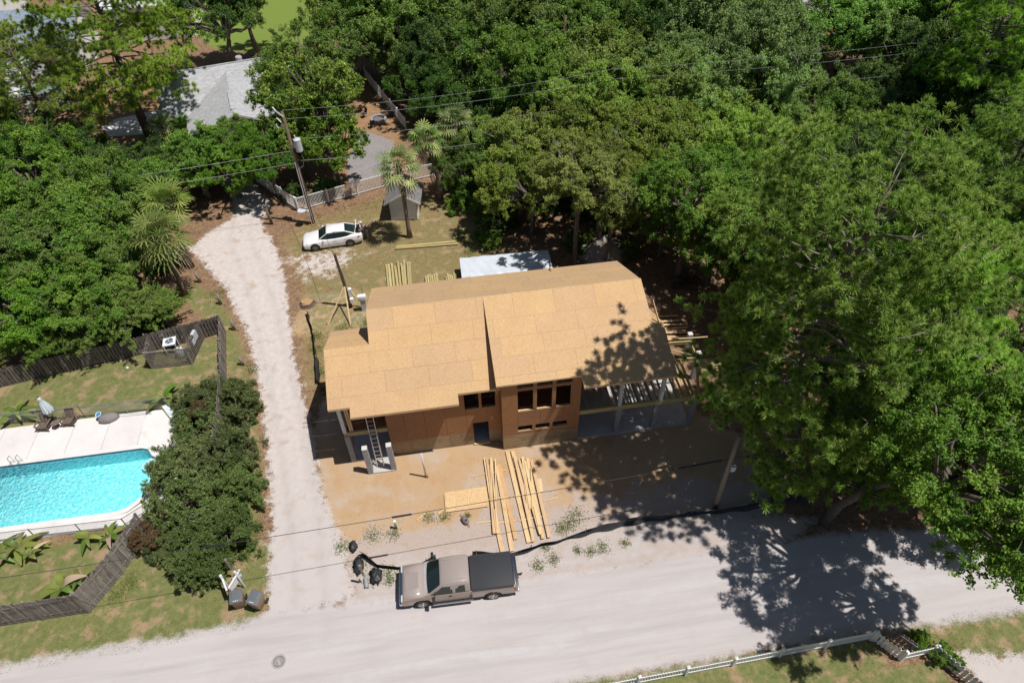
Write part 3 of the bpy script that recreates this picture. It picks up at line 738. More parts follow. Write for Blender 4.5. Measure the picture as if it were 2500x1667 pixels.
    while x < 14.3:
        MB().box(x, x+.04, 24.69, 28.4, 2.55, 2.80).build('joist', 'treated_y', H, **W); x += .405; k += 1
    for x in (10.85, 11.6): MB().box(x+.06, x+.10, 24.69, 28.4, 2.55, 2.80).build('joist', 'treated_y', H, **W)
    for x in (9.64, 12.17): MB().box(x-.10, x+.10, 24.54, 24.74, 2.84, 5.95).build('column', 'white_grey', H, **W)
    # block piers carrying the porches
    def pier(x, y, top, w=.30, lb=None):
        p = None; z = .0; k = 0
        while z < top-.01:
            z1 = min(z+.2, top); j = random.uniform(-.004, .004)
            mb = MB()
            mb.box(x-w/2+j, x+w/2+j, y-w/2, y+w/2, z, z1-.012)
            mb.box(x-w/2+.012, x+w/2-.012, y-w/2+.012, y+w/2-.012, z1-.012, z1)
            if p is None: p = mb.build('pier', 'cmu', H, world=True)
            else: mb.build('block', 'cmu', p, world=True)
            z = z1; k += 1
        mb = MB(); mb.box(x-w/2-.003, x+w/2+.003, y-w/2-.003, y+w/2+.003, top, top+.03); mb.build('cap', 'cmu_cap', p, world=True)
    for x, y, t in ((-6.55, 25.29, 2.46), (9.68, 24.78, 2.46), (12.06, 24.78, 2.46), (14.45, 24.80, 2.46), (15.95, 28.3, 2.46), (16.0, 30.1, 2.4), (-5.55, 24.26, 2.45), (-4.17, 24.28, 2.42)):
        pier(x, y, t)
    # strap ties on the plywood band
    return H
build_house()

# ladder
def ladder():
    t = thing('ladder', (-4.95, 24.55, .1), 0, 'aluminium extension ladder leaning on the porch beam between two block piers', 'ladder')
    b0, t0 = Vector((0, -.02, 0)), Vector((-.10, .95, 3.75)); d = t0-b0
    for s in (-.21, .21):
        MB().bar(b0+Vector((s, 0, 0)), t0+Vector((s, 0, 0)), .03, .075, (0, 1, 0)).build('rail', 'aluminium', t)
        MB().bar(b0+Vector((s*.86, -.05, 0)), b0+d*.62+Vector((s*.86, -.05, 0)), .028, .07, (0, 1, 0)).build('rail', 'aluminium', t)
    for k in range(12):
        q = b0+d*((k+.6)/12); MB().tube([q+Vector((-.2, 0, 0)), q+Vector((.2, 0, 0))], .018, 6).build('rung', 'aluminium', t)
    for k in range(8):
        q = b0+d*((k+.85)/12)+Vector((0, -.05, 0)); MB().tube([q+Vector((-.18, 0, 0)), q+Vector((.18, 0, 0))], .018, 6).build('rung', 'aluminium', t)
ladder()
# ------------------------------------------------------------------ vehicles
def wheel(parent, x, y, side, r=.36, wdt=.24, rim='rim_metal', spokes=6):
    w_ = MB().lathe([(r*.62, -wdt/2), (r*.93, -wdt/2), (r, -wdt/2+.04), (r, wdt/2-.04), (r*.93, wdt/2), (r*.62, wdt/2)], (x, y, r), 24, 'y').build('wheel', 'rubber', parent, smooth=False)
    f = y+side*wdt*.5
    rm = MB().lathe([(r*.60, 0), (r*.63, side*.012), (r*.56, side*.012), (r*.52, -side*.03)], (x, f, r), 24, 'y'); rm.build('rim', rim, w_)
    sp = MB()
    for k in range(spokes):
        a = 2*math.pi*k/spokes+.3
        sp.bar((x, f+side*.004, r), (x+r*.58*math.cos(a), f+side*.004, r+r*.58*math.sin(a)), .055, .03, (0, 1, 0))
    sp.lathe([(.07, 0), (.06, side*.025)], (x, f, r), 12, 'y'); sp.build('spoke', rim, w_)
    MB().lathe([(r*.52, 0), (r*.5, side*.003)], (x, f-side*.032, r), 20, 'y').build('brake', 'plastic_black', w_)
def arch_profile(pts_top, z_bot, x0, x1, arches, ra):
    """side silhouette with wheel arches cut in the bottom edge, counter-clockwise"""
    poly = [(x0, z_bot)]
    for ax in arches:
        n = 12
        zc = .38
        a0 = math.asin(max(-1, min(1, (z_bot-zc)/ra)))
        for k in range(n+1):
            a = math.pi-a0 - (math.pi-2*a0)*k/n
            poly.append((ax+ra*math.cos(a), zc+ra*math.sin(a)))
    poly.append((x1, z_bot)); poly += pts_top
    return poly
def truck():
    t = thing('pickup_truck', (-1.08, 16.36, 0), R(-1.9), 'tan extended-cab pickup truck with black bed cover parked on the pale road', 'truck')
    B = dict(bevel=.035)
    prof = arch_profile([(3.0, .55), (3.02, 1.12), (2.98, 1.20), (.72, 1.20), (-1.5, 1.20), (-1.62, 1.14), (-2.72, 1.05), (-2.82, .95), (-2.84, .6)], .48, -2.80, 2.95, (-1.8, 1.82), .47)
    MB().prism(prof, -.985, .985, 'y').build('body', 'truck_tan_shaded', t, bevel=.05)
    # hood
    hs = []
    for x, w_, z, c in ((-2.80, .80, .98, .01), (-2.66, .90, 1.08, .03), (-2.2, .94, 1.15, .05), (-1.62, .95, 1.22, .05)):
        hs.append([(x, -w_, z-.10), (x, -w_+.03, z-.02), (x, -w_*.72, z+c*.6), (x, 0, z+c), (x, w_*.72, z+c*.6), (x, w_-.03, z-.02), (x, w_, z-.10)])
    MB().loft(hs).build('hood', 'truck_tan', t, smooth=True)
    bl = [[(x, -w_, z), (x, -w_+.05, z+h), (x, w_-.05, z+h), (x, w_, z)] for x, w_, z, h in ((-2.68, .42, 1.095, .012), (-2.6, .46, 1.105, .035), (-1.95, .48, 1.19, .05), (-1.86, .46, 1.205, .015))]
    MB().loft(bl).build('hood_scoop', 'truck_tan', t)
    MB().add([(-1.62, -.90, 1.215), (-1.62, .90, 1.215), (-1.36, .92, 1.27), (-1.36, -.92, 1.27)], [(0, 1, 2, 3)]).build('cowl', 'sign_grey', t)
    # cab
    def sec(x, zb, wb, zt, wt_): return [(x, -wb, zb), (x, -wb, zb+.02), (x, -wt_-.04, zt-.09), (x, -wt_+.06, zt), (x, 0, zt+.025), (x, wt_-.06, zt), (x, wt_+.04, zt-.09), (x, wb, zb+.02), (x, wb, zb)]
    MB().loft([sec(-1.40, 1.17, .93, 1.24, .90), sec(-.80, 1.17, .95, 1.80, .76), sec(-.66, 1.17, .95, 1.89, .74), (sec(0, 1.17, .95, 1.93, .75)), sec(.60, 1.17, .95, 1.90, .74), sec(.70, 1.17, .95, 1.84, .74)]).build('cab', 'truck_tan', t, bevel=.02)
    for y in (-.55, .55): MB().bar((-.55, y, 1.935), (.5, y, 1.935), .035, .02).build('roof_rib', 'truck_tan', t)
    ws = MB(); ws.v = [(-1.44, -.84, 1.285), (-1.47, -.42, 1.31), (-1.48, 0, 1.315), (-1.47, .42, 1.31), (-1.44, .84, 1.285), (-.80, -.70, 1.815), (-.79, -.35, 1.865), (-.785, 0, 1.88), (-.79, .35, 1.865), (-.80, .70, 1.815)]
    ws.f = [(i, i+1, i+6, i+5) for i in range(4)]; ws.build('windshield', 'glass_dark', t, smooth=True)
    for s in (-1, 1):
        d = MB(); d.prism([(-1.28, .55), (-.16, .55), (-.16, 1.22), (-1.28, 1.22)], s*.982, s*.992, 'y'); dr = d.build('door', 'truck_tan_shaded', t)
        MB().box(-.42, -.26, s*1.012-.01, s*1.012+.01, 1.02, 1.06).build('handle', 'plastic_black', dr)
        def gp(pts): return [(x, s*(.958 - (z-1.19)*.27), z) for x, z in pts]
        MB().add(gp([(-1.16, 1.24), (-.20, 1.24), (-.20, 1.72), (-.72, 1.74)]), [(0, 1, 2, 3)]).build('window', 'glass_dark', dr)
        MB().add(gp([(-.06, 1.26), (.44, 1.26), (.44, 1.72), (-.06, 1.72)]), [(0, 1, 2, 3)]).build('window', 'glass_dark', t)
        MB().prism([(-.15, .55), (.60, .55), (.60, 1.22), (-.15, 1.22)], s*.982, s*.990, 'y').build('rear_door', 'truck_tan_shaded', t)
        mr = MB(); mr.bar((-1.12, s*.97, 1.22), (-1.16, s*1.12, 1.24), .06, .05); mr.box(-1.24, -1.10, s*1.22-.13, s*1.22+.13, 1.12, 1.40); mr.build('mirror', 'plastic_black', t, bevel=.02)
        rb = MB(); rb.tube([(-1.25, s*1.05, .42), (.78, s*1.05, .42)], .065, 8); rb.build('running_board', 'chrome', t)
        MB().box(-2.86, -2.62, min(s*.60, s*.97), max(s*.60, s*.97), .78, 1.00).build('headlight', 'clear_lens', t, bevel=.03)
        MB().box(-2.80, -2.58, min(s*.90, s*.992), max(s*.90, s*.992), .80, .92).build('turn_signal', 'amber_lens', t)
        MB().box(2.94, 3.04, min(s*.86, s*.992), max(s*.86, s*.992), .78, 1.08).build('taillight', 'red_lens', t)
        MB().box(.78, 2.92, min(s*.80, s*.99), max(s*.80, s*.99), 1.205, 1.225).build('bed_rail', 'vinyl_black', t)
        for ax in (-1.8, 1.82): 
            wheel(t, ax, s*.86, s, .385, .26)
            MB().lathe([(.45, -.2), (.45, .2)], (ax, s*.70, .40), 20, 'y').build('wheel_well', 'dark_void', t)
    MB().prism([(.74, -.92), (2.94, -.92), (2.94, .92), (.74, .92)], 1.212, 1.27).build('bed_cover', 'vinyl_black', t, bevel=.02)
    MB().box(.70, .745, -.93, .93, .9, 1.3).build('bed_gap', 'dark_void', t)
    MB().box(2.945, 3.03, -.86, .86, 1.15, 1.22).build('tailgate', 'chrome', t, bevel=.01)
    MB().box(3.02, 3.20, -.97, .97, .50, .72).build('rear_bumper', 'chrome', t, bevel=.03)
    MB().box(-2.98, -2.80, -.97, .97, .46, .74).build('front_bumper', 'chrome', t, bevel=.05)
    MB().box(-2.90, -2.78, -.60, .60, .76, 1.0).build('grille', 'chrome', t)
    hb = MB(); hb.box(3.2, 3.42, -.05, .05, .42, .50); hb.build('tow_hitch', 'plastic_black', t)
    MB().box(3.40, 3.47, -.04, .04, .5, .57).build('hitch_ball', 'chrome', t)
    MB().tube([(-1.30, .9, 1.26), (-1.28, .98, 2.0)], .006, 4).build('antenna', 'plastic_black', t)
    MB().box(-1.46, -1.36, -.86, -.76, 1.262, 1.282).build('sticker', 'amber_lens', t)
    # door and bed seams, tailgate lettering is too small to read
    MB().box(.715, .735, -.995, -.985, .55, 1.2).build('seam', 'plastic_black', t)
truck()

def sedan():
    t = thing('sedan', (-8.53, 47.68, 0), R(3.2), 'white sedan with its boot lid raised on the patchy grass near the white fence', 'car')
    def sec(x, w_, z): 
        h = [(-a, b) for a, b in zip(w_, z)]
        return [(x, y, zz) for y, zz in h] + [(x, -y, zz) for y, zz in reversed(h)]
    S = [(-2.38, (.55, .66, .62, .42), (.30, .45, .56, .60)), (-2.25, (.78, .85, .80, .55), (.22, .48, .66, .71)), (-1.9, (.84, .91, .85, .62), (.2, .5, .73, .81)), (-1.45, (.86, .925, .87, .66), (.2, .52, .79, .885)),
         (-.95, (.87, .925, .88, .70), (.2, .55, .86, .96)), (0, (.87, .925, .89, .74), (.2, .58, .90, .97)), (1.0, (.87, .925, .89, .74), (.2, .60, .94, 1.0)), (1.6, (.86, .92, .87, .68), (.2, .62, .96, 1.04)),
         (2.05, (.84, .90, .85, .64), (.24, .62, .97, 1.04)), (2.38, (.78, .84, .80, .58), (.30, .62, .94, 1.0)), (2.50, (.62, .70, .66, .48), (.40, .60, .82, .86))]
    MB().loft([sec(*s) for s in S]).build('body', 'car_white', t, smooth=False, bevel=.03)
    G = [(-1.02, (.72, .70), (.93, .95)), (-.30, (.80, .585), (.93, 1.385)), (.25, (.82, .60), (.95, 1.44)), (.95, (.81, .585), (.97, 1.41)), (1.30, (.78, .56), (.99, 1.32)), (1.95, (.62, .60), (1.0, 1.04))]
    MB().loft([sec(*s) for s in G]).build('windows', 'glass_dark', t)
    RP = [[(x, -w_, z-.03), (x, -w_*.9, z+.012), (x, 0, z+.035), (x, w_*.9, z+.012), (x, w_, z-.03)] for x, w_, z in ((-.36, .60, 1.345), (-.25, .60, 1.395), (.25, .615, 1.445), (.95, .60, 1.415), (1.16, .58, 1.365))]
    MB().loft(RP).build('roof', 'car_white', t, smooth=True)
    for s in (-1, 1):
        p = MB()
        p.bar((-1.05, s*.74, .945), (-.30, s*.605, 1.385), .05, .05); p.bar((-.32, s*.605, 1.40), (1.2, s*.585, 1.375), .05, .05); p.bar((1.15, s*.585, 1.37), (2.0, s*.64, 1.03), .09, .06)
        p.build('pillar', 'car_white', t)
        MB().bar((.32, s*.83, .96), (.30, s*.62, 1.42), .045, .015, (1, 0, 0)).build('pillar', 'plastic_black', t)
        mr = MB().box(-.72, -.58, s*1.0-.10, s*1.0+.10, .95, 1.07); mr.build('mirror', 'car_white', t, bevel=.03)
        MB().bar((-2.24, s*.60, .63), (-1.98, s*.845, .70), .04, .11).build('headlight', 'clear_lens', t)
        MB().bar((2.12, s*.885, .86), (2.42, s*.76, .86), .03, .10).build('taillight', 'red_lens', t)
        d1 = MB().box(-.62, -.61, s*.928-.003, s*.928+.003, .35, .9); d1.box(.36, .37, s*.928-.003, s*.928+.003, .35, .92); d1.box(1.28, 1.29, s*.928-.003, s*.928+.003, .55, .95); d1.build('door_seam', 'sign_grey', t)
        h_ = MB().box(.12, .30, s*.93-.008, s*.93+.008, .78, .81); h_.box(1.0, 1.18, s*.93-.008, s*.93+.008, .80, .83); h_.build('handle', 'chrome', t)
        for ax in (-1.42, 1.42):
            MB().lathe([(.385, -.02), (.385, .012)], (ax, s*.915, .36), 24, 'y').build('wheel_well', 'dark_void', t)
            wheel(t, ax, s*.835, s, .335, .22, 'iron_dark', 5)
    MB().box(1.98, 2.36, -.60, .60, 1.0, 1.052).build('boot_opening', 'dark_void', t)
    lid = MB().prism([(-.62, 0), (.62, 0), (.56, .55), (.48, .62), (-.48, .62), (-.56, .55)], 0, .06, 'y')
    lo = link('boot_lid', lid.mesh('boot_lid', 'car_white'), t); lo.location = (1.92, 0, 1.06); lo.rotation_euler = (0, 0, R(90)); lo.rotation_euler = (R(22), 0, R(90))
    for s in (-1, 1):
        r_ = MB().box(s*.36-.12, s*.36+.12, -.012, 0, .44, .54); o = link('lid_lamp', r_.mesh('lid_lamp', 'red_lens'), lo)
    o = link('lid_panel', MB().box(-.22, .16, -.012, 0, .16, .36).mesh('lid_panel', 'paper_blue'), lo)
    MB().box(-2.36, -2.20, -.45, .45, .34, .52).build('grille', 'plastic_black', t)
sedan()

def skin_obj(name, pts, edges, rad, mat, parent, sub=2, root=0):
    me = bpy.data.meshes.new(name); me.from_pydata(pts, edges, []); me.materials.append(M[mat])
    o = link(name, me, parent)
    bm = bmesh.new(); bm.from_mesh(me); ly = bm.verts.layers.skin.verify(); bm.verts.ensure_lookup_table()
    for i, v in enumerate(bm.verts):
        r_ = rad[i]; v[ly].radius = r_ if hasattr(r_, '__len__') else (r_, r_); v[ly].use_root = (i == root)
    bm.to_mesh(me); bm.free()
    sk = o.modifiers.new('Skin', 'SKIN'); sk.use_smooth_shade = True; sk.branch_smoothing = .3
    sb = o.modifiers.new('Sub', 'SUBSURF'); sb.levels = sub; sb.render_levels = sub
    return o
def person():
    t = thing('person', (-5.62, 47.62, 0), R(185), 'person in white cap, dark purple shirt and shorts bending into the open sedan boot', 'person')
    # facing +x before rotation; bends forward
    P = [(0,0,.92),(.05,0,1.10),(.14,0,1.30),(.24,0,1.46),(.30,0,1.55),(.36,0,1.66),(.38,0,1.76),
         (0,.10,.88),(.03,.12,.48),(-.03,.12,.09),(.12,.13,.05),
         (0,-.10,.88),(-.08,-.13,.48),(-.18,-.13,.09),(-.03,-.14,.05),
         (.20,.19,1.42),(.34,.25,1.18),(.56,.20,1.12),(.66,.18,1.12),
         (.20,-.19,1.42),(.36,-.24,1.18),(.58,-.18,1.10),(.68,-.16,1.10)]
    Ed = [(0,1),(1,2),(2,3),(3,4),(4,5),(5,6),(0,7),(7,8),(8,9),(9,10),(0,11),(11,12),(12,13),(13,14),(3,15),(15,16),(16,17),(17,18),(3,19),(19,20),(20,21),(21,22)]
    Rd = [(.12,.15),(.115,.15),(.12,.17),(.11,.16),.05,.085,.085,.09,.06,.045,.045,.09,.06,.045,.045,.06,.05,.036,.04,.06,.05,.036,.04]
    skin_obj('body', P, Ed, Rd, 'skin', t)
    sh = [0,1,2,3,15,16,19,20]; idx = {k: i for i, k in enumerate(sh)}
    skin_obj('shirt', [P[i] for i in sh], [(idx[a], idx[b]) for a, b in ((0,1),(1,2),(2,3),(3,15),(15,16),(3,19),(19,20))], [(.15,.18),(.145,.185),(.145,.2),(.125,.17),.075,.07,.075,.07], 'shirt', t)
    skin_obj('shorts', [(0,0,.98),(0,.10,.88),(.035,.12,.5),(0,-.10,.88),(-.07,-.13,.5)], [(0,1),(1,2),(0,3),(3,4)], [(.14,.17),.105,.085,.105,.085], 'shorts', t)
    for a, b in ((9, 10), (13, 14)):
        p, q = P[a], P[b]; skin_obj('shoe', [(p[0]-.05, p[1], .05), (q[0]+.03, q[1], .045)], [(0, 1)], [.055, .05], 'shoe', t)
    cap = MB().lathe([(.115, 0), (.11, .05), (.075, .10), (.02, .115)], (.37, 0, 1.74), 14); cap.prism([(.45, -.09), (.58, -.06), (.58, .06), (.45, .09)], 1.745, 1.765); cap.build('cap', 'cap_white', t, smooth=True)
    sp = MB(); sp.box(.47, .485, .02, .06, 1.66, 1.69); sp.box(.47, .485, -.06, -.02, 1.66, 1.69); sp.build('sunglasses', 'plastic_black', t)
    b = thing('tote_bag', (-6.15, 47.55, .82), R(10), 'dark bag with pale straps sitting in the open boot of the sedan', 'bag')
    MB().prism([(-.18, 0), (.18, 0), (.15, .30), (-.15, .30)], -.14, .14, 'y').build('bag_body', 'bag_dark', b, bevel=.03)
    MB().tube([(-.1, -.15, .28), (-.07, -.15, .42), (.07, -.15, .42), (.1, -.15, .28)], .015, 6).build('strap', 'cap_white', b)
person()
# ------------------------------------------------------------------ poles and wires
def sag(a, b, s, n=14):
    a, b = Vector(a), Vector(b); return [a.lerp(b, i/n) - Vector((0, 0, s*4*(i/n)*(1-i/n))) for i in range(n+1)]
def poles():
    t = thing('utility_pole', (-10.33, 50.73, 0), 0, 'dark brown utility pole with a grey transformer beside the white fence corner', 'utility pole')
    MB().tube([(0, 0, 0), (-.02, 0, 5), (-.06, 0, 10.3)], [.16, .14, .11], 10).build('pole', 'pole_wood', t, smooth=True)
    tr = MB().lathe([(.05, 0), (.27, .03), (.28, .1), (.28, .98), (.30, 1.0), (.28, 1.05), (.10, 1.12)], (.48, -.02, 6.9), 20).build('transformer', 'transformer_grey', t, smooth=False)
    b_ = MB().tube([(.40, -.02, 7.98), (.38, -.02, 8.3)], .04, 8); b_.build('bushing', 'white_vinyl', tr)
    MB().box(.1, .24, -.06, .04, 7.2, 7.6).build('mount', 'galv', tr)
    a = MB(); a.bar((-.02, -.12, 9.9), (-.55, -.15, 10.5), .07, .07); a.tube([(-.5, -.15, 10.45), (-.62, -.15, 10.75)], .07, 8); a.tube([(-.3, -.15, 9.5), (-.55, -.15, 9.9)], .05, 8); a.tube([(-.62, -.1, 9.0), (-.75, -.1, 9.35)], .05, 8)
    a.build('insulator', 'white_vinyl', t)
    MB().bar((-.1, -.1, 9.2), (-.7, -.1, 9.1), .05, .05).build('bracket', 'galv', t)
    c = MB(); c.tube([(-.11, -.17, 0), (-.12, -.16, 6.0)], .035, 6); c.tube([(.07, -.17, 0), (.03, -.16, 5.4)], .025, 6); c.build('conduit', 'pvc', t)
    mt = MB(); mt.bar((-.12, -.19, .9), (-.12, -.19, 1.5), .28, .16); mt.build('meter_box', 'transformer_grey', t)
    sd = MB(); sd.lathe([(.02, 0), (.36, .05), (.37, .06)], (-.62, -.2, 1.5), 16); sd.bar((-.12, -.1, 1.35), (-.6, -.2, 1.5), .04, .04); sd.build('dish', 'transformer_grey', t)
    lp = MB().tube([(.5, -.02, 6.9), (.62, -.03, 6.2), (.45, -.05, 5.6), (.1, -.1, 5.4)], .014, 5); lp.build('drop_loop', 'wire_light', t)

    t2 = thing('utility_pole', (13.91, 18.6, 0), 0, 'bare grey utility pole standing in the pine shadow at the roadside', 'utility pole')
    MB().tube([(0, 0, 0), (-.05, 0, 3.5), (-.12, 0, 6.9)], [.15, .13, .10], 10).build('pole', 'pole_grey', t2, smooth=True)
    MB().box(.02, .24, -.2, -.02, 3.95, 4.35).build('pole_box', 'transformer_grey', t2)
    MB().tube([(-.16, -.12, 4.9), (-.1, .12, 4.9)], .03, 6).build('clamp', 'galv', t2)
    t3 = thing('utility_pole', (14.42, 64.76, 0), 0, 'dark utility pole half hidden among the oaks far behind the house', 'utility pole')
    MB().tube([(0, 0, 0), (0, 0, 10.4)], [.16, .12], 8).build('pole', 'pole_wood', t3, smooth=True)

    def wire(pts, r_, label, mat='wire_dark', splice=()):
        o = thing('overhead_wire', pts[0], 0, label, 'wire')
        m_ = MB().tube(pts, r_, 5); m_.build('cable', mat, o, world=True)
        for p, q in splice: MB().tube([p, q], .055, 6).build('splice', 'plastic_black', o, world=True)
    A = Vector((13.78, 18.6, 4.92)); L0 = Vector((-40, 16.5, 7.3))
    pts = sag(L0, A, .7, 24)
    def at(x):
        for p, q in zip(pts[:-1], pts[1:]):
            if p.x <= x <= q.x: return p.lerp(q, (x-p.x)/(q.x-p.x))
    wire(pts, .016, 'dark cable strung across the sandy lot in front of the unfinished house', splice=((at(-3.75), at(-2.8)), (at(-12.6), at(-11.6)), (at(10.6), at(13.3))))
    wire(sag(A, (60, 20.2, 6.5), .6, 12), .018, 'dark cable running into the pine branches right of the grey pole')
    for k, (z, y, m_, lb) in enumerate(((10.4, 52.5, 'wire_light', 'uppermost thin wire running right from the transformer pole'), (9.7, 52.2, 'wire_light', 'second thin wire from the top of the transformer pole'), (8.0, 51.8, 'wire_light', 'third wire down running right from the transformer pole'), (6.1, 51.2, 'wire_light', 'thick lowest cable running right from the transformer pole'))):
        wire(sag((-10.35, 50.7, z), (16, y+1.0+(0 if k < 3 else .5), z-.3), .45) + sag((16, y+1.0+(0 if k < 3 else .5), z-.3), (75, y+4, z), .8)[1:], .011 if k < 3 else .018, lb, m_)
    wire(sag((-10.4, 50.7, 7.0), (-60, 47, 8), .9), .018, 'upper wire running left from the transformer pole over the oaks', 'wire_light')
    wire(sag((-10.4, 50.7, 5.9), (-60, 46.6, 7), .9), .016, 'lower wire running left from the transformer pole over the oaks', 'wire_light')

    # temporary power pole with timber braces
    t = thing('temporary_power_pole', (-6.96, 39.41, 0), 0, 'short dark power post propped by three timber braces behind the house', 'power pole')
    MB().bar((0, 0, 0), (-.22, 0, 5.05), .17, .17, (0, 1, 0)).build('post', 'pole_wood', t)
    p = Vector((-.09, 0, 2.1))
    for q in ((-1.62, -1.7, 0), (.02, -2.2, 0), (1.15, -.25, 0)):
        MB().bar(p, q, .09, .045).build('brace', 'lumber', t)
    for q in ((-1.7, -1.72), (.06, -2.25)): MB().bar((q[0], q[1], 0), (q[0], q[1], .35), .05, .05).build('stake', 'lumber', t)
    MB().box(.05, .32, -.12, .12, 1.05, 1.75).build('panel_box', 'white_vinyl', t); MB().box(.08, .34, -.3, -.1, .55, .95).build('outlet_box', 'white_vinyl', t)
    MB().tube([(.1, -.02, .1), (.0, -.02, 3.2), (-.3, 0, 5.3), (-.45, 0, 5.6), (-.5, 0, 5.35)], .03, 6).build('conduit', 'galv', t)
    t = thing('meter_pedestal', (-5.93, 38.8, 0), 0, 'white box on a grey post half hidden by the roof corner behind the house', 'pedestal')
    MB().box(-.18, .18, -.1, .1, 0, 1.25).build('post', 'transformer_grey', t); MB().box(-.3, .3, -.16, .16, 1.05, 1.5).build('cover_box', 'white_vinyl', t, bevel=.02); MB().tube([(.1, .2, 0), (.1, .2, 2.0)], .03, 6).build('pipe', 'pole_grey', t)
    wire(sag((-7.3, 39.4, 5.2), (-10.3, 50.6, 6.0), .5), .014, 'thin drop wire from the transformer pole to the short braced post')
poles()
# ------------------------------------------------------------------ fences
def board_mesh(w_, th, h, top='flat'):
    if top == 'dog': poly = [(-w_/2, 0), (w_/2, 0), (w_/2, h-.04), (w_/2-.035, h), (-w_/2+.035, h), (-w_/2, h-.04)]
    elif top == 'point': poly = [(-w_/2, 0), (w_/2, 0), (w_/2, h-.07), (0, h), (-w_/2, h-.07)]
    else: poly = [(-w_/2, 0), (w_/2, 0), (w_/2, h), (-w_/2, h)]
    return MB().prism(poly, -th/2, th/2, 'y')
def fence(name, label, pts, h, bw, step, mat, top='flat', post_step=2.4, post=.1, post_h=None, rails=(.25, .85), shadow=0, z0=.03, th=.02, group=None, cap=False, cat='fence', postmat=None, rail_th=.04, raised=0, lean=0):
    t = thing(name, (pts[0][0], pts[0][1], 0), 0, label, cat, group)
    base = Vector((pts[0][0], pts[0][1], 0))
    me = board_mesh(bw, th, h-z0-raised, top).mesh('board', mat)
    ph = post_h or h+.08
    pm = MB().box(-post/2, post/2, -post/2, post/2, 0, ph)
    if cap: pm.add([(-post*.6, -post*.6, ph), (post*.6, -post*.6, ph), (post*.6, post*.6, ph), (-post*.6, post*.6, ph), (0, 0, ph+post*.5)], [(3,2,1,0), (0,1,4), (1,2,4), (2,3,4), (3,0,4)])
    pme = pm.mesh('post', postmat or mat)
    for i in range(len(pts)-1):
        a, b_ = Vector((*pts[i], 0))-base, Vector((*pts[i+1], 0))-base; d = b_-a; L = d.length; u = d.normalized(); ang = math.atan2(u.y, u.x); nrm = Vector((-u.y, u.x, 0))
        n = max(1, round(L/post_step))
        for k in range(n+1):
            if k == 0 and i > 0: continue
            o = link('post', pme, t); o.location = a+d*(k/n); o.rotation_euler = (0, 0, ang)
        for rz in rails:
            r_ = MB(); r_.bar(a+Vector((0, 0, h*rz)), b_+Vector((0, 0, h*rz)), rail_th, .085); r_.build('rail', postmat or mat, t)
        nb = int(L/step)
        for k in range(nb):
            s = (k+.5)/nb; side = 0
            if shadow: side = (.5 if k % 2 else -.5)*shadow
            o = link('board' if bw > .1 else 'picket', me, t); o.location = a+d*s+nrm*side+Vector((0, 0, z0+raised+random.uniform(-.012, .012)*(shadow > 0)))
            o.rotation_euler = (random.uniform(-.02, .02)*(shadow > 0)+lean, random.uniform(-.012, .012)*(shadow > 0), ang)
    return t
WF = dict(bw=.14, step=.105, mat='weathered_dark', top='dog', shadow=.085, rails=(.18, .5, .82), post=.1)
fence('wood_fence', 'weathered brown shadowbox fence on the left behind the pool lawn', [(-36, 34.2), (-29.9, 35.4), (-24.95, 36.28)], 1.58, **WF)
fence('wood_fence', 'short run of shadowbox fence between the plank gate and the lattice enclosure', [(-24.0, 36.42), (-20.9, 37.02)], 1.58, **WF)
fence('wood_fence', 'weathered shadowbox fence running from the lattice enclosure to the driveway corner', [(-20.9, 37.04), (-17.5, 37.8), (-16.1, 38.15)], 1.65, **WF)
fence('wood_fence', 'grey plank fence along the white driveway beside the lattice enclosure and the hedge', [(-16.0, 38.1), (-15.25, 33.2), (-14.9, 29.8), (-14.8, 27.2), (-15.6, 24.6)], 1.7, bw=.14, step=.145, mat='weathered', top='dog', rails=(.2, .8), post=.1, shadow=.03)
fence('wood_fence', 'grey plank fence climbing behind the banana plant toward the hedge', [(-20.06, 17.97), (-18.9, 19.95), (-18.0, 22.2)], 2.05, bw=.14, step=.145, mat='weathered', top='flat', rails=(.2, .8), post=.1, shadow=.02)
fence('wood_fence', 'grey plank fence along the front grass verge at the lower left', [(-36, 17.9), (-20.1, 17.95)], 2.05, bw=.14, step=.145, mat='weathered', top='flat', rails=(.2, .8), post=.1, shadow=.02)
def gate():
    t = thing('plank_gate', (-24.9, 36.28, 0), math.atan2(.14, .9), 'dark plank gate with z-brace set into the shadowbox fence', 'gate')
    for k in range(7): link('board', board_mesh(.13, .02, 1.5, 'dog').mesh('board', 'weathered_dark'), t).location = (.10+k*.125, 0, .05)
    for z in (.25, 1.25): MB().box(.04, .90, -.05, -.012, z, z+.10).build('rail', 'weathered', t)
    MB().bar((.10, -.03, .35), (.85, -.03, 1.25), .04, .09, (0, 1, 0)).build('brace', 'weathered', t)
gate()
VF = dict(bw=.045, step=.125, mat='white_vinyl', rails=(.09, .95), post=.12, cap=True, raised=.08, th=.03, rail_th=.05)
fence('white_fence', 'white vinyl picket fence running from the utility pole to the small shed', [(-11.7, 52.85), (-3.9, 55.4), (.55, 56.4)], 1.32, **VF)
fence('white_fence', 'white vinyl picket fence along the shaded end of the gravel drive', [(-11.85, 53.0), (-18.4, 61.6)], 1.32, **VF)
fence('white_fence', 'white picket fence running away behind the magnolia into the woods', [(-1.7, 65.6), (-6.54, 80.6), (-9.4, 82.6)], 1.3, bw=.05, step=.15, mat='white_vinyl', rails=(.09, .95), post=.12, cap=True, th=.03, rail_th=.05, raised=.05)
fence('white_fence', 'short white picket fence behind the small shed under the palms', [(.55, 56.4), (1.0, 52.9)], 1.2, **VF)
PF = dict(bw=.075, step=.135, mat='white_vinyl', top='point', rails=(.22, .78), post=.13, th=.02, rail_th=.05, postmat='white_vinyl', post_h=.98, cap=True)
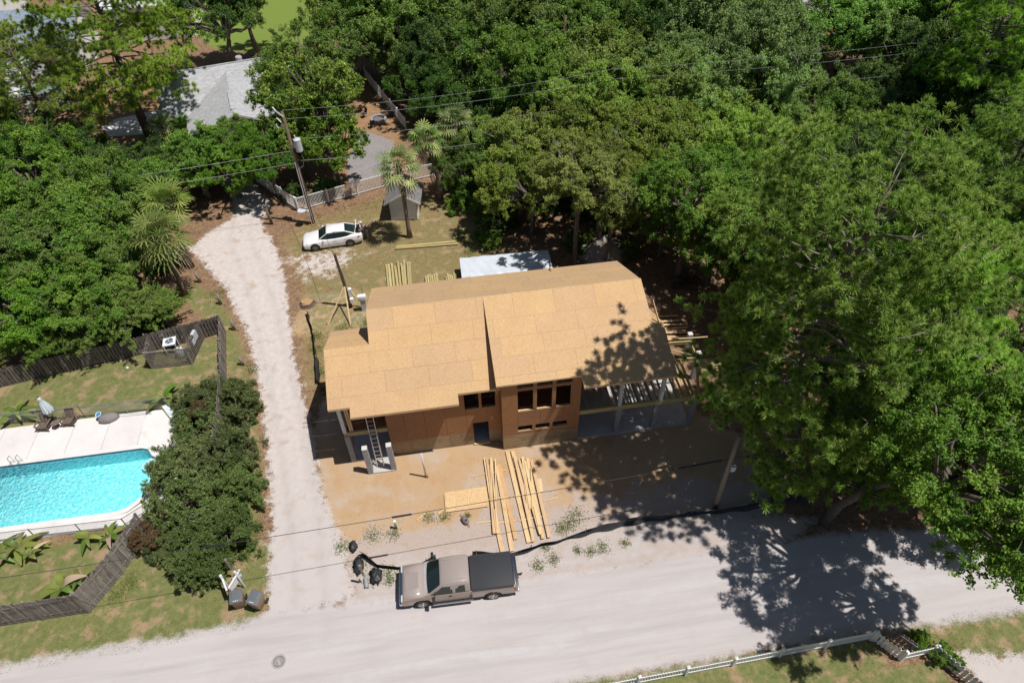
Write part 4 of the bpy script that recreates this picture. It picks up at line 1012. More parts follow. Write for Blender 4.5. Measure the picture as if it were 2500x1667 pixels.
fence('picket_fence', 'long white picket fence between the road and the lawn at the lower right', [(2.2, 10.08), (18.85, 10.38)], .98, **PF)
fence('picket_fence', 'white picket return beside the open gate at the lower right', [(18.9, 10.32), (19.75, 9.25)], 1.0, bw=.13, step=.19, mat='white_vinyl', top='point', rails=(.25, .8), post=.1, th=.022)
fence('picket_fence', 'white picket stretch between the open gate and the vine', [(19.8, 9.22), (21.35, 9.28)], 1.0, **PF)
fence('picket_fence', 'shade-toned white picket fence leaning beside the gravel patch at the lower right corner', [(21.4, 9.25), (22.6, 7.2), (23.4, 5.8)], 1.0, bw=.15, step=.2, mat='white_grey', top='point', rails=(.25, .8), post=.1, th=.022)  # white-painted pickets; the grey puts the shade on their backs into the colour
def picket_gate():
    t = thing('picket_gate', (19.72, 10.42, 0), math.atan2(-1.05, .80), 'open wooden picket gate standing beside the white fence return', 'gate')
    me = board_mesh(.16, .022, 1.0, 'point').mesh('picket', 'weathered')
    for k in range(6): link('picket', me, t).location = (.1+k*.205, 0, .05)
    for z in (.28, .8): MB().box(.0, 1.25, -.06, -.014, z, z+.09).build('rail', 'weathered', t)
picket_gate()

def chainlink(label, pts, h):
    t = thing('chain_link_fence', (*pts[0], 0), 0, label, 'fence'); base = Vector((*pts[0], 0))
    for i in range(len(pts)-1):
        a, b_ = Vector((*pts[i], 0))-base, Vector((*pts[i+1], 0))-base; d = b_-a; L = d.length; n = max(1, round(L/2.2))
        for k in range(n+1): MB().tube([a+d*k/n, a+d*k/n+Vector((0, 0, h+.03))], .03, 8).build('post', 'galv', t)
        MB().tube([a+Vector((0, 0, h)), b_+Vector((0, 0, h))], .024, 6).build('top_rail', 'galv', t)
        m_ = MB(); s = 0; u = d.normalized()
        while s < L:
            for sg in (1, -1):
                p = a+u*s; e = s+sg*(h-.08)
                hh = h
                if e > L: hh = h-.0; e = L
                if e < 0: e = 0
                q = a+u*e + Vector((0, 0, min(h, .06+abs(e-s)))); m_.bar(p+Vector((0, 0, .06)), q, .006, .006)
            s += .11
        m_.build('mesh', 'galv', t)
chainlink('grey chain-link fence between the pool deck and the back lawn', [(-36, 32.0), (-29.4, 31.8), (-24, 31.55), (-18.6, 31.42)], 1.1)
chainlink('low chain-link fence along the near side of the pool', [(-36, 23.2), (-24.3, 22.9), (-19.3, 22.75), (-18.3, 23.45)], .95)

# ------------------------------------------------------------------ lattice enclosure with air conditioner
def lattice(t, a, b_, h, name='lattice_panel', mat='weathered'):
    a, b_ = Vector(a), Vector(b_); d = b_-a; L = d.length; u = d.normalized(); nrm = Vector((-u.y, u.x, 0))
    fr = MB()
    for p in (a, b_): fr.bar(p, p+Vector((0, 0, h+.05)), .09, .09)
    fr.bar(a+Vector((0, 0, h)), b_+Vector((0, 0, h)), .06, .09); fr.bar(a+Vector((0, 0, .1)), b_+Vector((0, 0, .1)), .06, .09)
    o = fr.build(name, mat, t); 
    for sg in (1, -1):
        s = -h if sg > 0 else 0
        e_end = L if sg > 0 else L+h
        while s < e_end:
            # clip the diagonal to the panel
            t0, t1 = 0, h
            x0, x1 = s, s+sg*h
            def xat(z): return s+sg*z
            zlo = max(0, (0-s)/sg if sg > 0 else (L-s)/sg); zhi = min(h, (L-s)/sg if sg > 0 else (0-s)/sg)
            if zhi-zlo > .05:
                p = a+u*xat(zlo)+Vector((0, 0, zlo))+nrm*.012*sg; q = a+u*xat(zhi)+Vector((0, 0, zhi))+nrm*.012*sg
                MB().bar(p, q, .012, .05, tuple(nrm.cross(q-p))).build('slat', mat, o)
            s += .17
def enclosure():
    t = thing('lattice_enclosure', (-19.2, 35.3, 0), 0, 'weathered wooden enclosure with lattice front around the air conditioner', 'enclosure')
    lattice(t, (-1.36, 0, 0), (1.32, -.05, 0), 1.55)
    me = board_mesh(.14, .02, 1.5, 'dog').mesh('board', 'weathered_dark')
    for (a, b_) in (((1.34, 0), (1.72, 2.45)), ((-1.4, .05), (-1.5, 1.75)), ((.45, 2.25), (1.7, 2.5))):
        a, b_ = Vector((*a, 0)), Vector((*b_, 0)); d = b_-a; n = int(d.length/.105); ang = math.atan2(d.y, d.x); nr = Vector((-d.y, d.x, 0)).normalized()
        for k in range(n):
            o = link('board', me, t); o.location = a+d*((k+.5)/n)+nr*(.04 if k % 2 else -.04); o.rotation_euler = (0, 0, ang)
        MB().bar(a+Vector((0, 0, 1.2)), b_+Vector((0, 0, 1.2)), .05, .08).build('rail', 'weathered', t)
        MB().bar(a+Vector((0, 0, .3)), b_+Vector((0, 0, .3)), .05, .08).build('rail', 'weathered', t)
        MB().bar(a, a+Vector((0, 0, 1.62)), .1, .1).build('post', 'weathered', t)
    tw = MB()   # dry vine stems along the top
    for k in range(90):
        p = Vector((random.choice((-1.4, 1.4, random.uniform(-1.4, 1.4))), random.choice((0, random.uniform(0, 1.8))), 1.52+random.uniform(-.05, .1)))
        q = p+Vector((random.uniform(-.35, .35), random.uniform(-.25, .25), random.uniform(-.1, .15))); tw.tube([p, (p+q)/2+Vector((0, 0, .05)), q], .008, 3)
    tw.build('dry_vine', 'bark_pale', t)
    a = thing('air_conditioner', (-19.45, 36.95, .05), R(8), 'white air conditioning unit with round fan inside the lattice enclosure', 'air conditioner')
    MB().box(-.36, .36, -.36, .36, 0, .75).build('casing', 'plastic_black', a)
    for x in (-.38, .38):
        for y in (-.38, .38): MB().box(x-.03, x+.03, y-.03, y+.03, 0, .82).build('corner_post', 'white_paint', a)
    tp = MB(); n = 24
    for k in range(n):
        def sq(i):
            A_ = 2*math.pi*i/n; cx, cy = math.cos(A_), math.sin(A_); m_ = max(abs(cx), abs(cy)); return Vector((.42*cx/m_, .42*cy/m_, 0)), Vector((.29*cx, .29*cy, 0))
        (A1, A2), (B1, B2) = sq(k), sq(k+1); z = Vector((0, 0, .84))
        tp.quad(A1+z, B1+z, B2+z, A2+z); tp.quad(A1+z, B1+z, B1+z-Vector((0, 0, .1)), A1+z-Vector((0, 0, .1))); tp.quad(A2+z, B2+z, B2+z-Vector((0, 0, .08)), A2+z-Vector((0, 0, .08)))
    tp.build('top_cover', 'white_paint', a)
    f = MB()
    for k in range(4):
        q = 2*math.pi*k/4+.4; f.bar((0, 0, .78), (.27*math.cos(q), .27*math.sin(q), .78), .11, .015)
    f.build('fan', 'paper_blue', a); g = MB()
    for r_ in (.1, .17, .24): 
        ring = [(r_*math.cos(q), r_*math.sin(q), .835) for q in np.linspace(0, 2*math.pi, 19)]; g.tube(ring, .005, 4, cap=False)
    g.build('grille', 'iron_dark', a)
    tk = thing('pool_filter', (-18.75, 36.2, .05), 0, 'cream round pool filter tank beside the air conditioner', 'filter tank')
    MB().lathe([(.28, 0), (.30, .1), (.30, .55), (.24, .72), (.1, .8)], (0, 0, 0), 18).build('tank', 'deck_white', tk, smooth=True)
    MB().tube([(.13*math.cos(q), .13*math.sin(q), .80) for q in np.linspace(0, 2*math.pi, 13)], .03, 5).build('valve_ring', 'plastic_black', tk)
    e = thing('electric_panel', (-17.62, 36.9, 0), R(78), 'pale grey electrical boxes mounted on the enclosure fence', 'electrical box')
    MB().box(-.25, .25, -.10, .10, .85, 1.5).build('box', 'transformer_grey', e); MB().box(-.6, -.28, -.10, .10, .8, 1.2).build('meter', 'transformer_grey', e); MB().tube([(-.45, -.05, 0), (-.45, -.05, .82)], .03, 6).build('conduit', 'galv', e)
enclosure()

# ------------------------------------------------------------------ pool furniture
def adirondack(loc, rz, label):
    t = thing('garden_chair', loc, rz, label, 'chair', 'wooden pool chairs')
    for k in range(5): MB().bar((-.26+k*.13, -.28, .38), (-.26+k*.13, .22, .30), .115, .025).build('slat', 'teak', t)
    for k in range(5): MB().bar((-.24+k*.12, .20, .28), (-.24+k*.12, .55, .98-.02*abs(k-2)), .105, .022, (0, 1, 0)).build('back_slat', 'teak', t)
    for s in (-1, 1):
        MB().box(s*.36-.05, s*.36+.05, -.36, .36, .52, .545).build('armrest', 'teak', t)
        MB().bar((s*.33, -.30, 0), (s*.33, -.30, .52), .05, .08).build('leg', 'teak', t)
        MB().bar((s*.31, .62, 0), (s*.31, -.25, .36), .04, .11).build('leg', 'teak', t)
    MB().box(-.31, .31, -.31, -.27, .10, .16).build('stretcher', 'teak', t)
    MB().box(-.31, .31, -.32, -.28, .30, .38).build('apron', 'teak', t)
adirondack((-26.25, 31.0, .05), R(-8), 'dark wooden armchair left of the folded parasol by the pool')
adirondack((-24.75, 31.15, .05), R(-6), 'dark wooden armchair right of the folded parasol by the pool')
def pool_things():
    t = thing('side_table', (-25.5, 30.95, .05), 0, 'small round dark table between the two wooden chairs by the pool', 'table')
    MB().lathe([(.24, .42), (.25, .43), (.25, .455), (.24, .46)], (0, 0, 0), 20).build('tabletop', 'teak', t)
    for k in range(3):
        a = 2*math.pi*k/3; MB().bar((.05*math.cos(a), .05*math.sin(a), .42), (.22*math.cos(a), .22*math.sin(a), 0), .035, .035).build('leg', 'teak', t)
    MB().lathe([(.16, .22), (.16, .24)], (0, 0, 0), 14).build('shelf', 'teak', t)
    u = thing('parasol', (-25.75, 31.5, .0), 0, 'folded pale blue-grey parasol behind the two wooden pool chairs', 'parasol')
    MB().tube([(0, 0, 0), (0, 0, 2.45)], .022, 8).build('pole', 'teak', u)
    n = 32; secs = []
    for z, r0, amp in ((2.42, .04, 0), (2.30, .11, .02), (2.2, .08, .015), (1.9, .16, .04), (1.5, .22, .07), (1.15, .27, .09), (1.02, .26, .1)):
        secs.append([((r0+amp*math.cos(8*a))*math.cos(a), (r0+amp*math.cos(8*a))*math.sin(a), z+(.05*math.cos(8*a) if z < 1.1 else 0)) for a in [2*math.pi*k/n for k in range(n)]])
    MB().loft(secs).build('canopy', 'umbrella_cloth', u, smooth=True)
    MB().lathe([(.22, 0), (.22, .05), (.05, .10)], (0, 0, .0), 16).build('base', 'iron_dark', u); MB().lathe([(.05, 2.42), (.02, 2.5)], (0, 0, 0), 8).build('finial', 'plastic_black', u)
    b_ = thing('storage_cover', (-22.35, 31.05, .05), R(10), 'grey rounded cover lying at the edge of the pool deck', 'cover')
    secs = []
    for z, r_ in ((0, .30), (.03, .47), (.16, .52), (.30, .47), (.42, .33), (.46, .12)):
        secs.append([((r_*1.25+.02*math.sin(5*a+z*9))*math.cos(a), (r_*.72+.02*math.cos(4*a))*math.sin(a), z+.02*math.sin(3*a)) for a in [2*math.pi*k/20 for k in range(20)]])
    MB().loft(secs).build('cover', 'cover_grey', b_, smooth=True)
    s = thing('skimmer_net', (-22.9, 31.2, .5), 0, 'blue pool skimmer net with long pole resting on the grey cover', 'pool net')
    ring = [(.16*math.cos(a), .22*math.sin(a), .02) for a in np.linspace(0, 2*math.pi, 17)]
    MB().tube(ring, .018, 5).build('frame', 'white_paint', s); MB().add([(x*.95, y*.95, z-.02) for x, y, z in ring[:-1]], [tuple(range(16))]).build('net', 'blue_net', s)
    MB().tube([(.16, 0, .02), (3.2, -.12, -.38)], .016, 6).build('pole', 'galv', s)
    for loc, rz, lb in (((-18.25, 30.75, .05), R(-55), 'white pool lounger half hidden under the hedge'),):
        l_ = thing('lounger', loc, rz, lb, 'lounger')
        for k in range(10): MB().box(-.9+k*.12, -.81+k*.12, -.3, .3, .30, .325).build('slat', 'lounger_white', l_)
        for k in range(5): MB().bar((.34+k*.10, -.3, .33+k*.085), (.34+k*.10, .3, .33+k*.085), .09, .025).build('back_slat', 'lounger_white', l_)
        for x in (-.8, .3):
            for y in (-.27, .27): MB().box(x-.03, x+.03, y-.03, y+.03, 0, .3).build('leg', 'lounger_white', l_)
    bl = thing('football', (-22.25, 35.55, .11), 0, 'small white and grey ball on the lawn by the fence gate', 'ball')
    bm = bmesh.new(); bmesh.ops.create_icosphere(bm, subdivisions=2, radius=.11)
    me = bpy.data.meshes.new('shell'); bm.to_mesh(me); bm.free(); me.materials.append(M['white_paint']); me.materials.append(M['sign_grey'])
    for i, p in enumerate(me.polygons): p.material_index = 1 if (i*7) % 11 < 3 else 0
    link('shell', me, bl)
pool_things()

# ------------------------------------------------------------------ roadside things
def bin_(loc, rz, label):
    t = thing('wheeled_bin', loc, rz, label, 'bin')
    secs = [[(-.22, -.25, .06), (.22, -.25, .06), (.22, .22, .06), (-.22, .22, .06)], [(-.30, -.36, .98), (.30, -.36, .98), (.30, .34, 1.02), (-.30, .34, 1.02)]]
    b_ = MB().loft(secs).build('bin_body', 'bin_brown', t, bevel=.03)
    MB().loft([[(-.33, -.40, .96), (.33, -.40, .96), (.33, .36, 1.0), (-.33, .36, 1.0)], [(-.33, -.40, 1.0), (.33, -.40, 1.0), (.33, .36, 1.04), (-.33, .36, 1.04)]]).build('rim', 'bin_brown', t, bevel=.02)
    ld = MB().loft([[(-.32, -.40, 1.003), (.32, -.40, 1.003), (.32, .34, 1.043), (-.32, .34, 1.043)], [(-.30, -.38, 1.05), (.30, -.38, 1.05), (.30, .30, 1.10), (-.30, .30, 1.10)]]).build('lid', 'bin_lid', t, bevel=.02)
    MB().loft([[(-.2, -.15, 1.075), (.2, -.15, 1.075), (.2, .22, 1.10), (-.2, .22, 1.10)], [(-.15, -.1, 1.092), (.15, -.1, 1.092), (.15, .17, 1.112), (-.15, .17, 1.112)]]).build('emboss', 'bin_lid', ld)
    for x, w_ in ((-.10, .02), (0, .035), (.10, .02)): MB().box(x-w_, x+w_, -.30-.018, -.30+.018, 1.056, 1.064).build('mark', 'white_paint', ld)
    MB().tube([(-.27, .42, 1.0), (.27, .42, 1.0)], .02, 6).build('handle', 'bin_brown', t)
    for s in (-1, 1): MB().lathe([(.13, -.03), (.15, -.02), (.15, .02), (.13, .03)], (s*.28, .30, .15), 16, 'x').build('wheel', 'rubber', t)
    MB().tube([(-.28, .30, .15), (.28, .30, .15)], .015, 6).build('axle', 'galv', t)
bin_((-12.32, 17.15, 0), R(6), 'brown wheeled bin with dark grey lid in front of the white sign posts')
bin_((-11.35, 16.92, 0), R(-24), 'brown wheeled bin turned aside at the edge of the driveway')
def roadside():
    for loc, rz, m1, lb in (((-12.95, 17.95, 0), R(-65), 'sign_red', 'white yard sign post with a red hanging panel behind the bins'), ((-12.25, 18.05, 0), R(-115), 'sign_white', 'white yard sign post with a pale panel between the bins and the hedge')):
        t = thing('yard_sign', loc, rz, lb, 'sign')
        MB().box(-.05, .05, -.05, .05, 0, 1.85).build('post', 'sign_white', t, bevel=.008); MB().add([(-.06, -.06, 1.85), (.06, -.06, 1.85), (.06, .06, 1.85), (-.06, .06, 1.85), (0, 0, 1.93)], [(0,1,4), (1,2,4), (2,3,4), (3,0,4)]).build('post_cap', 'sign_white', t)
        MB().box(-.30, .75, -.045, .045, 1.42, 1.51).build('arm', 'sign_white', t, bevel=.008)
        MB().box(.12, .70, -.012, .012, .92, 1.38).build('panel', m1, t)
        for x in (.2, .62): MB().tube([(x, 0, 1.38), (x, 0, 1.43)], .008, 4).build('hook', 'galv', t)
    for loc, rz, lb in (((-12.7, 18.65, 0), R(20), 'dark grey mailbox at the foot of the hedge behind the yard signs'), ((-5.85, 17.22, 0), R(95), 'grey mailbox on a short post left of the pickup truck')):
        t = thing('mailbox', loc, rz, lb, 'mailbox')
        MB().box(-.05, .05, -.05, .05, 0, 1.05).build('post', 'pole_grey', t); MB().bar((0, 0, .7), (.18, 0, 1.02), .05, .05).build('brace', 'pole_grey', t)
        sec = [(.11*math.cos(a), .12+.11*math.sin(a)) for a in np.linspace(0, math.pi, 9)] + [(-.11, 0), (.11, 0)]
        MB().prism(sec, -.26, .26, 'x').build('box', 'sign_grey', t, bevel=.006); t.children[-1].location = (0, 0, 1.06)
        MB().prism([(x*1.04, z*1.03) for x, z in sec], .26, .272, 'x').build('door', 'sign_grey', t); t.children[-1].location = (0, 0, 1.06)
    m = thing('manhole_cover', (-10.14, 13.9, 0), R(20), 'round iron manhole cover with grid pattern in the pale road', 'manhole')
    MB().lathe([(.36, 0), (.36, .016), (.285, .016), (.28, .006)], (0, 0, 0), 28).build('frame', 'iron', m)
    MB().lathe([(.275, 0), (.275, .008)], (0, 0, 0), 28).build('lid', 'iron_dark', m)
    for i in range(-4, 5):
        for j in range(-4, 5):
            x, y = (i-j)*.043, (i+j)*.043
            if math.hypot(x, y) < .235: MB().prism([(x-.033, y), (x, y-.033), (x+.033, y), (x, y+.033)], .008, .016).build('stud', 'iron', m)
    MB().box(-.05, .05, -.18, .12, .0085, .019).build('plate', 'iron', m)
    p = thing('vent_pipe', (-2.3, 23.38, 0), 0, 'white plastic pipe standing upright in the sand before the house', 'pipe')
    MB().tube([(0, 0, .15), (-.02, 0, 2.4)], .055, 12).build('pipe', 'pvc', p, smooth=True); MB().tube([(.08, -.03, 0), (.03, 0, .1), (0, 0, .22)], .075, 10).build('elbow', 'canister_grey', p, smooth=True)
    p = thing('sewer_stub', (-4.17, 20.24, 0), 0, 'short green capped pipe sticking out of the sand', 'pipe')
    MB().tube([(0, 0, 0), (0, 0, .70)], .065, 12).build('pipe', 'pvc_green', p, smooth=True); MB().lathe([(.08, .70), (.08, .80), (.07, .81)], (0, 0, 0), 14).build('cap', 'white_vinyl', p)
    c = thing('canister', (-.28, 20.04, .16), R(118), 'grey rounded canister with pointed ends lying near the sheathing stack', 'canister')
    MB().lathe([(.012, -.52), (.025, -.30), (.14, -.22), (.17, -.1), (.17, .1), (.14, .22), (.025, .30), (.012, .5)], (0, 0, 0), 16, 'x').build('shell', 'canister_grey', c, smooth=True)
    MB().lathe([(.06, 0), (.06, .03)], (-.12, 0, .155), 10).build('lid', 'plastic_black', c); MB().box(.0, .1, -.05, .05, .155, .172).build('plate', 'aluminium', c)
    s = thing('tree_stump', (-10.25, 40.2, 0), 0, 'freshly cut round tree stump beside the gravel drive', 'stump')
    secs = []
    for z, r_ in ((0, .62), (.06, .50), (.22, .43), (.26, .42)): secs.append([((r_*1.08+.05*math.sin(3*a+1)+.03*math.sin(7*a))*math.cos(a), (r_+.04*math.sin(5*a))*math.sin(a), z) for a in [2*math.pi*k/26 for k in range(26)]])
    MB().loft(secs).build('bark', 'bark_pine', s)
    MB().add([(x*.93, y*.93, .268) for x, y, z in secs[-1]], [tuple(range(26))]).build('cut_face', 'stump_top', s); MB().box(-.36, -.12, -.22, -.15, .26, .275).build('crack', 'dark_void', s)
    for loc, h, lb in (((-18.8, 44.29, 0), 1.0, 'weathered wooden post at the foot of the left palms'), ((-16.8, 41.35, 0), 1.0, 'leaning wooden post beside the driveway bend'), ((-15.4, 38.3, 0), 1.0, 'round wooden post at the driveway fence corner'), ((-14.35, 34.6, 0), .8, 'stubby dark post outside the driveway fence'), ((-13.88, 51.2, 0), 1.6, 'dark wooden post standing left of the utility pole')):
        t = thing('wooden_post', loc, 0, lb, 'post'); MB().tube([(0, 0, 0), (random.uniform(-.12, .04), .04, h)], [.12, .105], 10).build('shaft', 'pole_grey' if h < 1.3 else 'pole_wood', t, smooth=True)
        MB().tube([(.0, .0, h*.5), (.25, -.1, h*.25), (.4, -.2, .02)], .02, 4).build('rope', 'pole_grey', t)
roadside()

# ------------------------------------------------------------------ silt fence, lumber, sheathing
def silt(label, pts, h=.5, seed=1, stake_every=3.0, loose=True):
    rnd = random.Random(seed); t = thing('silt_fence', (*pts[0], 0), 0, label, 'silt fence'); base = Vector((*pts[0], 0))
    P = []
    for i in range(len(pts)-1):
        a, b_ = Vector((*pts[i], 0)), Vector((*pts[i+1], 0)); n = max(2, int((b_-a).length/.22))
        for k in range(n): P.append(a.lerp(b_, k/n)-base)
    P.append(Vector((*pts[-1], 0))-base)
    secs = []; flap = []
    for i, p in enumerate(P):
        d = (P[min(i+1, len(P)-1)]-P[max(i-1, 0)]).normalized(); nr = Vector((-d.y, d.x, 0)); s = i*.22
        w1 = .05*math.sin(s*2.1+seed)+.03*math.sin(s*5.3); hh = h*(.88+.10*math.sin(s*.9+seed)+.06*math.sin(s*3.7))
        lean = -.10+.10*math.sin(s*.7+seed*2)
        secs.append([p+nr*(-.16+.05*math.sin(s*4)), p+nr*(-.02+w1), p+nr*(lean*.5+w1)+Vector((0, 0, hh*.5)), p+nr*(lean+w1*.4)+Vector((0, 0, hh))])
    m_ = MB(); b0 = 0
    for s_ in secs: m_.v += [tuple(v+Vector((0, 0, .012))) for v in s_]
    for i in range(len(secs)-1):
        for j in range(3): m_.f.append((i*4+j, i*4+j+1, (i+1)*4+j+1, (i+1)*4+j))
    o = m_.build('fabric', 'silt_fabric', t, smooth=True)
    sm = o.modifiers.new('Thick', 'SOLIDIFY'); sm.thickness = .008
    acc = 0
    for i in range(1, len(P)):
        acc += (P[i]-P[i-1]).length
        if acc > stake_every or i == 1:
            acc = 0; q = secs[i][3]; MB().bar(P[i]+Vector((0, .04, 0)), (q.x, q.y+.03, h+.12), .035, .035).build('stake', 'lumber', t)
silt('long black silt fence rippling along the front edge of the sandy lot', [(-.1, 17.88), (1.9, 17.6), (3.6, 17.95), (6.5, 18.28), (9.6, 18.5), (12.5, 18.5), (15.5, 18.3), (19.5, 18.35)], .55, 1)
silt('crumpled black silt fence sagging left of the pickup truck', [(-6.05, 19.0), (-5.1, 18.2), (-3.85, 17.8), (-2.9, 17.85), (-2.1, 18.15)], .5, 2, 1.6)
silt('narrow black silt fence beside the driveway at the left of the house', [(-10.05, 39.1), (-9.75, 37.5), (-9.2, 34.4), (-8.85, 31.9)], .6, 3, 2.4)
def crumple(loc, label, sx, sy, sz, seed):
    rnd = np.random.default_rng(seed); bm = bmesh.new(); bmesh.ops.create_icosphere(bm, subdivisions=3, radius=1)
    for v in bm.verts:
        p = v.co.copy(); k = 1+.20*math.sin(7*p.x+seed)*math.cos(6*p.y)+.16*math.sin(11*p.z+5*p.x)+.05*rnd.normal()
        v.co = Vector((p.x*sx*k, p.y*sy*k, max(0, p.z*k*.8+.35)*sz))
    me = bpy.data.meshes.new('fabric_bundle'); bm.to_mesh(me); bm.free(); me.materials.append(M['silt_fabric']); me.shade_smooth()
    o = link('fabric_bundle', me); o.location = loc; tag(o, label, 'fabric')
crumple((-6.25, 18.3, 0), 'crumpled black fabric bundle beside the loose end of the silt fence', .26, .50, .22, 3)
crumple((-5.35, 17.55, 0), 'crumpled black fabric scrap right of the grey mailbox', .30, .46, .2, 5)
crumple((-6.55, 19.45, 0), 'small black fabric roll at the left end of the silt fence', .2, .32, .28, 8)

def board(p, q, w_, th, mat, label, group, name='lumber_board'):
    p, q = Vector(p), Vector(q); d = q-p; L = d.length
    ob = link(name, MB().box(0, L, -w_/2, w_/2, -th/2, th/2).mesh(name, mat)); ob.location = p
    ob.rotation_euler = d.to_track_quat('X', 'Z').to_euler(); tag(ob, label, 'board', group); return ob
def lumber():
    E1 = [(1.30,24.05,1.30,18.96,0.09),(1.42,24.03,1.37,18.92,0.07),(1.67,24.02,1.36,20.51,0.09),(1.73,24.01,1.44,18.89,0.09),(1.95,23.84,1.61,20.95,0.07),(1.99,23.43,2.07,17.79,0.24),(2.13,23.49,2.36,18.45,0.20),(1.40,20.50,1.55,17.74,0.24),(1.49,23.51,1.20,18.95,0.09)]
    E2 = [(2.76,24.39,3.06,18.15,0.24),(3.09,24.33,3.30,21.17,0.24),(3.13,23.86,3.31,18.16,0.14),(3.37,23.63,3.74,18.59,0.14),(3.61,23.73,3.47,20.16,0.14),(3.90,23.62,3.86,18.23,0.18),(4.11,23.46,4.21,18.24,0.18),(4.35,22.10,4.29,21.18,0.24),(3.99,22.84,3.61,20.17,0.09),(3.55,23.23,3.28,18.12,0.18),(3.71,23.41,3.77,18.45,0.14)]
    for S, lb, gp in ((E1, 'long pale board in the left pile in front of the house', 'boards of the left front pile'), (E2, 'long pale board in the right pile in front of the house', 'boards of the right front pile')):
        order = sorted(range(len(S)), key=lambda i: -S[i][4])
        for lvl, i in enumerate(order):
            x0, y0, x1, y1, w_ = S[i]; z = .10+.040*(lvl//3)+.002*lvl
            lab = lb
            if S is E1 and i == 6: lab = 'reddish brown plank on the right side of the left lumber pile'
            if S is E2 and i == 7: lab = 'short wide offcut on the right edge of the right lumber pile'
            if S is E2 and i == 8: lab = 'thin short stick lying across the right lumber pile'
            board((x0, y0, z), (x1, y1, z), w_, .038, 'lumber' if lab != 'reddish brown plank on the right side of the left lumber pile' else 'lumber_red', lab, gp)
        for y in (23.0, 21.2, 19.6):   # bearers underneath
            xa, xb = (1.1, 2.5) if S is E1 else (2.7, 4.4)
            board((xa, y, .04), (xb, y+.03, .04), .06, .075, 'lumber', 'short timber bearer under the %s lumber pile' % ('left' if S is E1 else 'right'), gp)
    for p, lb in (((.40,22.90,1.18,23.01), 'short stick left of the front lumber piles near the wall'), ((.33,19.82,1.18,19.80), 'short stick poking left from under the left lumber pile'), ((4.28,20.61,5.24,20.69), 'pale stick poking right from under the right lumber pile'), ((-1.75,20.78,-1.3,21.08), 'offcut at the left corner of the sheathing stack'), ((-3.0,20.55,-2.5,20.9), 'thin stick on the sand left of the sheathing stack')):
        board((p[0], p[1], .03), (p[2], p[3], .04), .06, .04, 'lumber', lb, 'loose sticks')
    for k in range(4):
        dx, dy = random.uniform(-.03, .03), random.uniform(-.03, .03)
        if k == 3: dx, dy = .04, .03
        if k == 2: dx, dy = -.03, -.06
        o = link('sheathing_sheet', MB().box(-1.22, 1.22, -.61, .61, 0, .014).mesh('sheathing_sheet', 'osb_stack')); o.location = (-.08+dx, 21.42+dy, .06+k*.0165); o.rotation_euler = (0, 0, R(-1.2+.5*k))
        tag(o, 'topmost flake board of the small stack on the sand' if k == 3 else 'flake board lower in the small stack on the sand', 'sheet', 'flake boards stacked on the sand')
    for k, y in enumerate((20.95, 21.8)): board((-1.25, y, .03), (1.1, y, .03), .06, .06, 'lumber', 'bearer under the stack of flake boards', 'flake boards stacked on the sand')
    Bk = [(-4.19,43.81,-4.06,40.6),(-4.00,43.77,-3.88,40.6),(-3.75,43.81,-3.64,40.6),(-3.52,43.46,-3.36,40.6),(-3.26,44.04,-3.13,40.6),(-2.98,43.67,-2.89,40.6),(-2.77,44.11,-2.75,40.6),(-2.49,43.75,-2.52,40.6),(-2.32,43.72,-2.36,40.6)]
    for k, (x0, y0, x1, y1) in enumerate(Bk):
        z = .12+.045*(k % 3); board((x0, y0, z), (x1, y1, z), .15, .04, 'treated', 'greenish board in the row fanned out behind the house', 'fanned boards behind the house')
        if k % 2: board((x0+.05, y0-.2, .05), (x1+.04, y1, .05), .14, .05, 'treated', 'lower board under the row fanned out behind the house', 'fanned boards behind the house')
    for k in range(6):
        x = -1.15+k*.17; board((x, 41.75+.12*(k % 3), .15), (x+.03, 40.3, .15), .13, .1, 'treated', 'board end showing above the rear roof edge, middle bundle', 'middle bundle behind the roof')
        x = .42+k*.16; board((x, 41.5+.14*((k*2) % 3), .15), (x+.03, 40.0, .15), .13, .1, 'treated', 'board end showing above the rear roof edge beside the white tarp', 'bundle beside the tarp')
    board((-3.43, 45.80, .10), (1.72, 45.55, .10), .20, .09, 'treated', 'long squared timber lying on the grass behind the house, near side', 'two long timbers on the grass')
    board((-3.30, 45.96, .15), (1.55, 45.80, .15), .16, .09, 'treated', 'long squared timber lying on the grass behind the house, far side', 'two long timbers on the grass')
    D = [(15.35,34.30,16.89,34.17),(15.37,33.76,16.76,33.61),(15.50,33.38,16.98,33.13),(15.52,33.03,17.15,32.88),(15.52,32.86,16.95,32.57),(15.49,32.65,17.00,32.26),(15.44,32.40,17.00,31.92),(15.41,32.11,17.18,31.72),(15.39,31.86,16.91,31.64)]
    for k, (x0, y0, x1, y1) in enumerate(D):
        z = .12+.05*(k % 3); board((x0-1.6, y0+.15, z), (x1, y1, z), .16, .045, 'lumber', 'board in the loose pile in dappled shade right of the house', 'boards right of the house')
    o = link('plywood_sheet', MB().box(-1.16, 1.16, -.6, .6, 0, .018).mesh('plywood_sheet', 'treated')); o.location = (17.9, 29.15, .06); o.rotation_euler = (0, 0, R(-4)); tag(o, 'single plywood sheet lying in the shade right of the porch frame', 'sheet')
lumber()

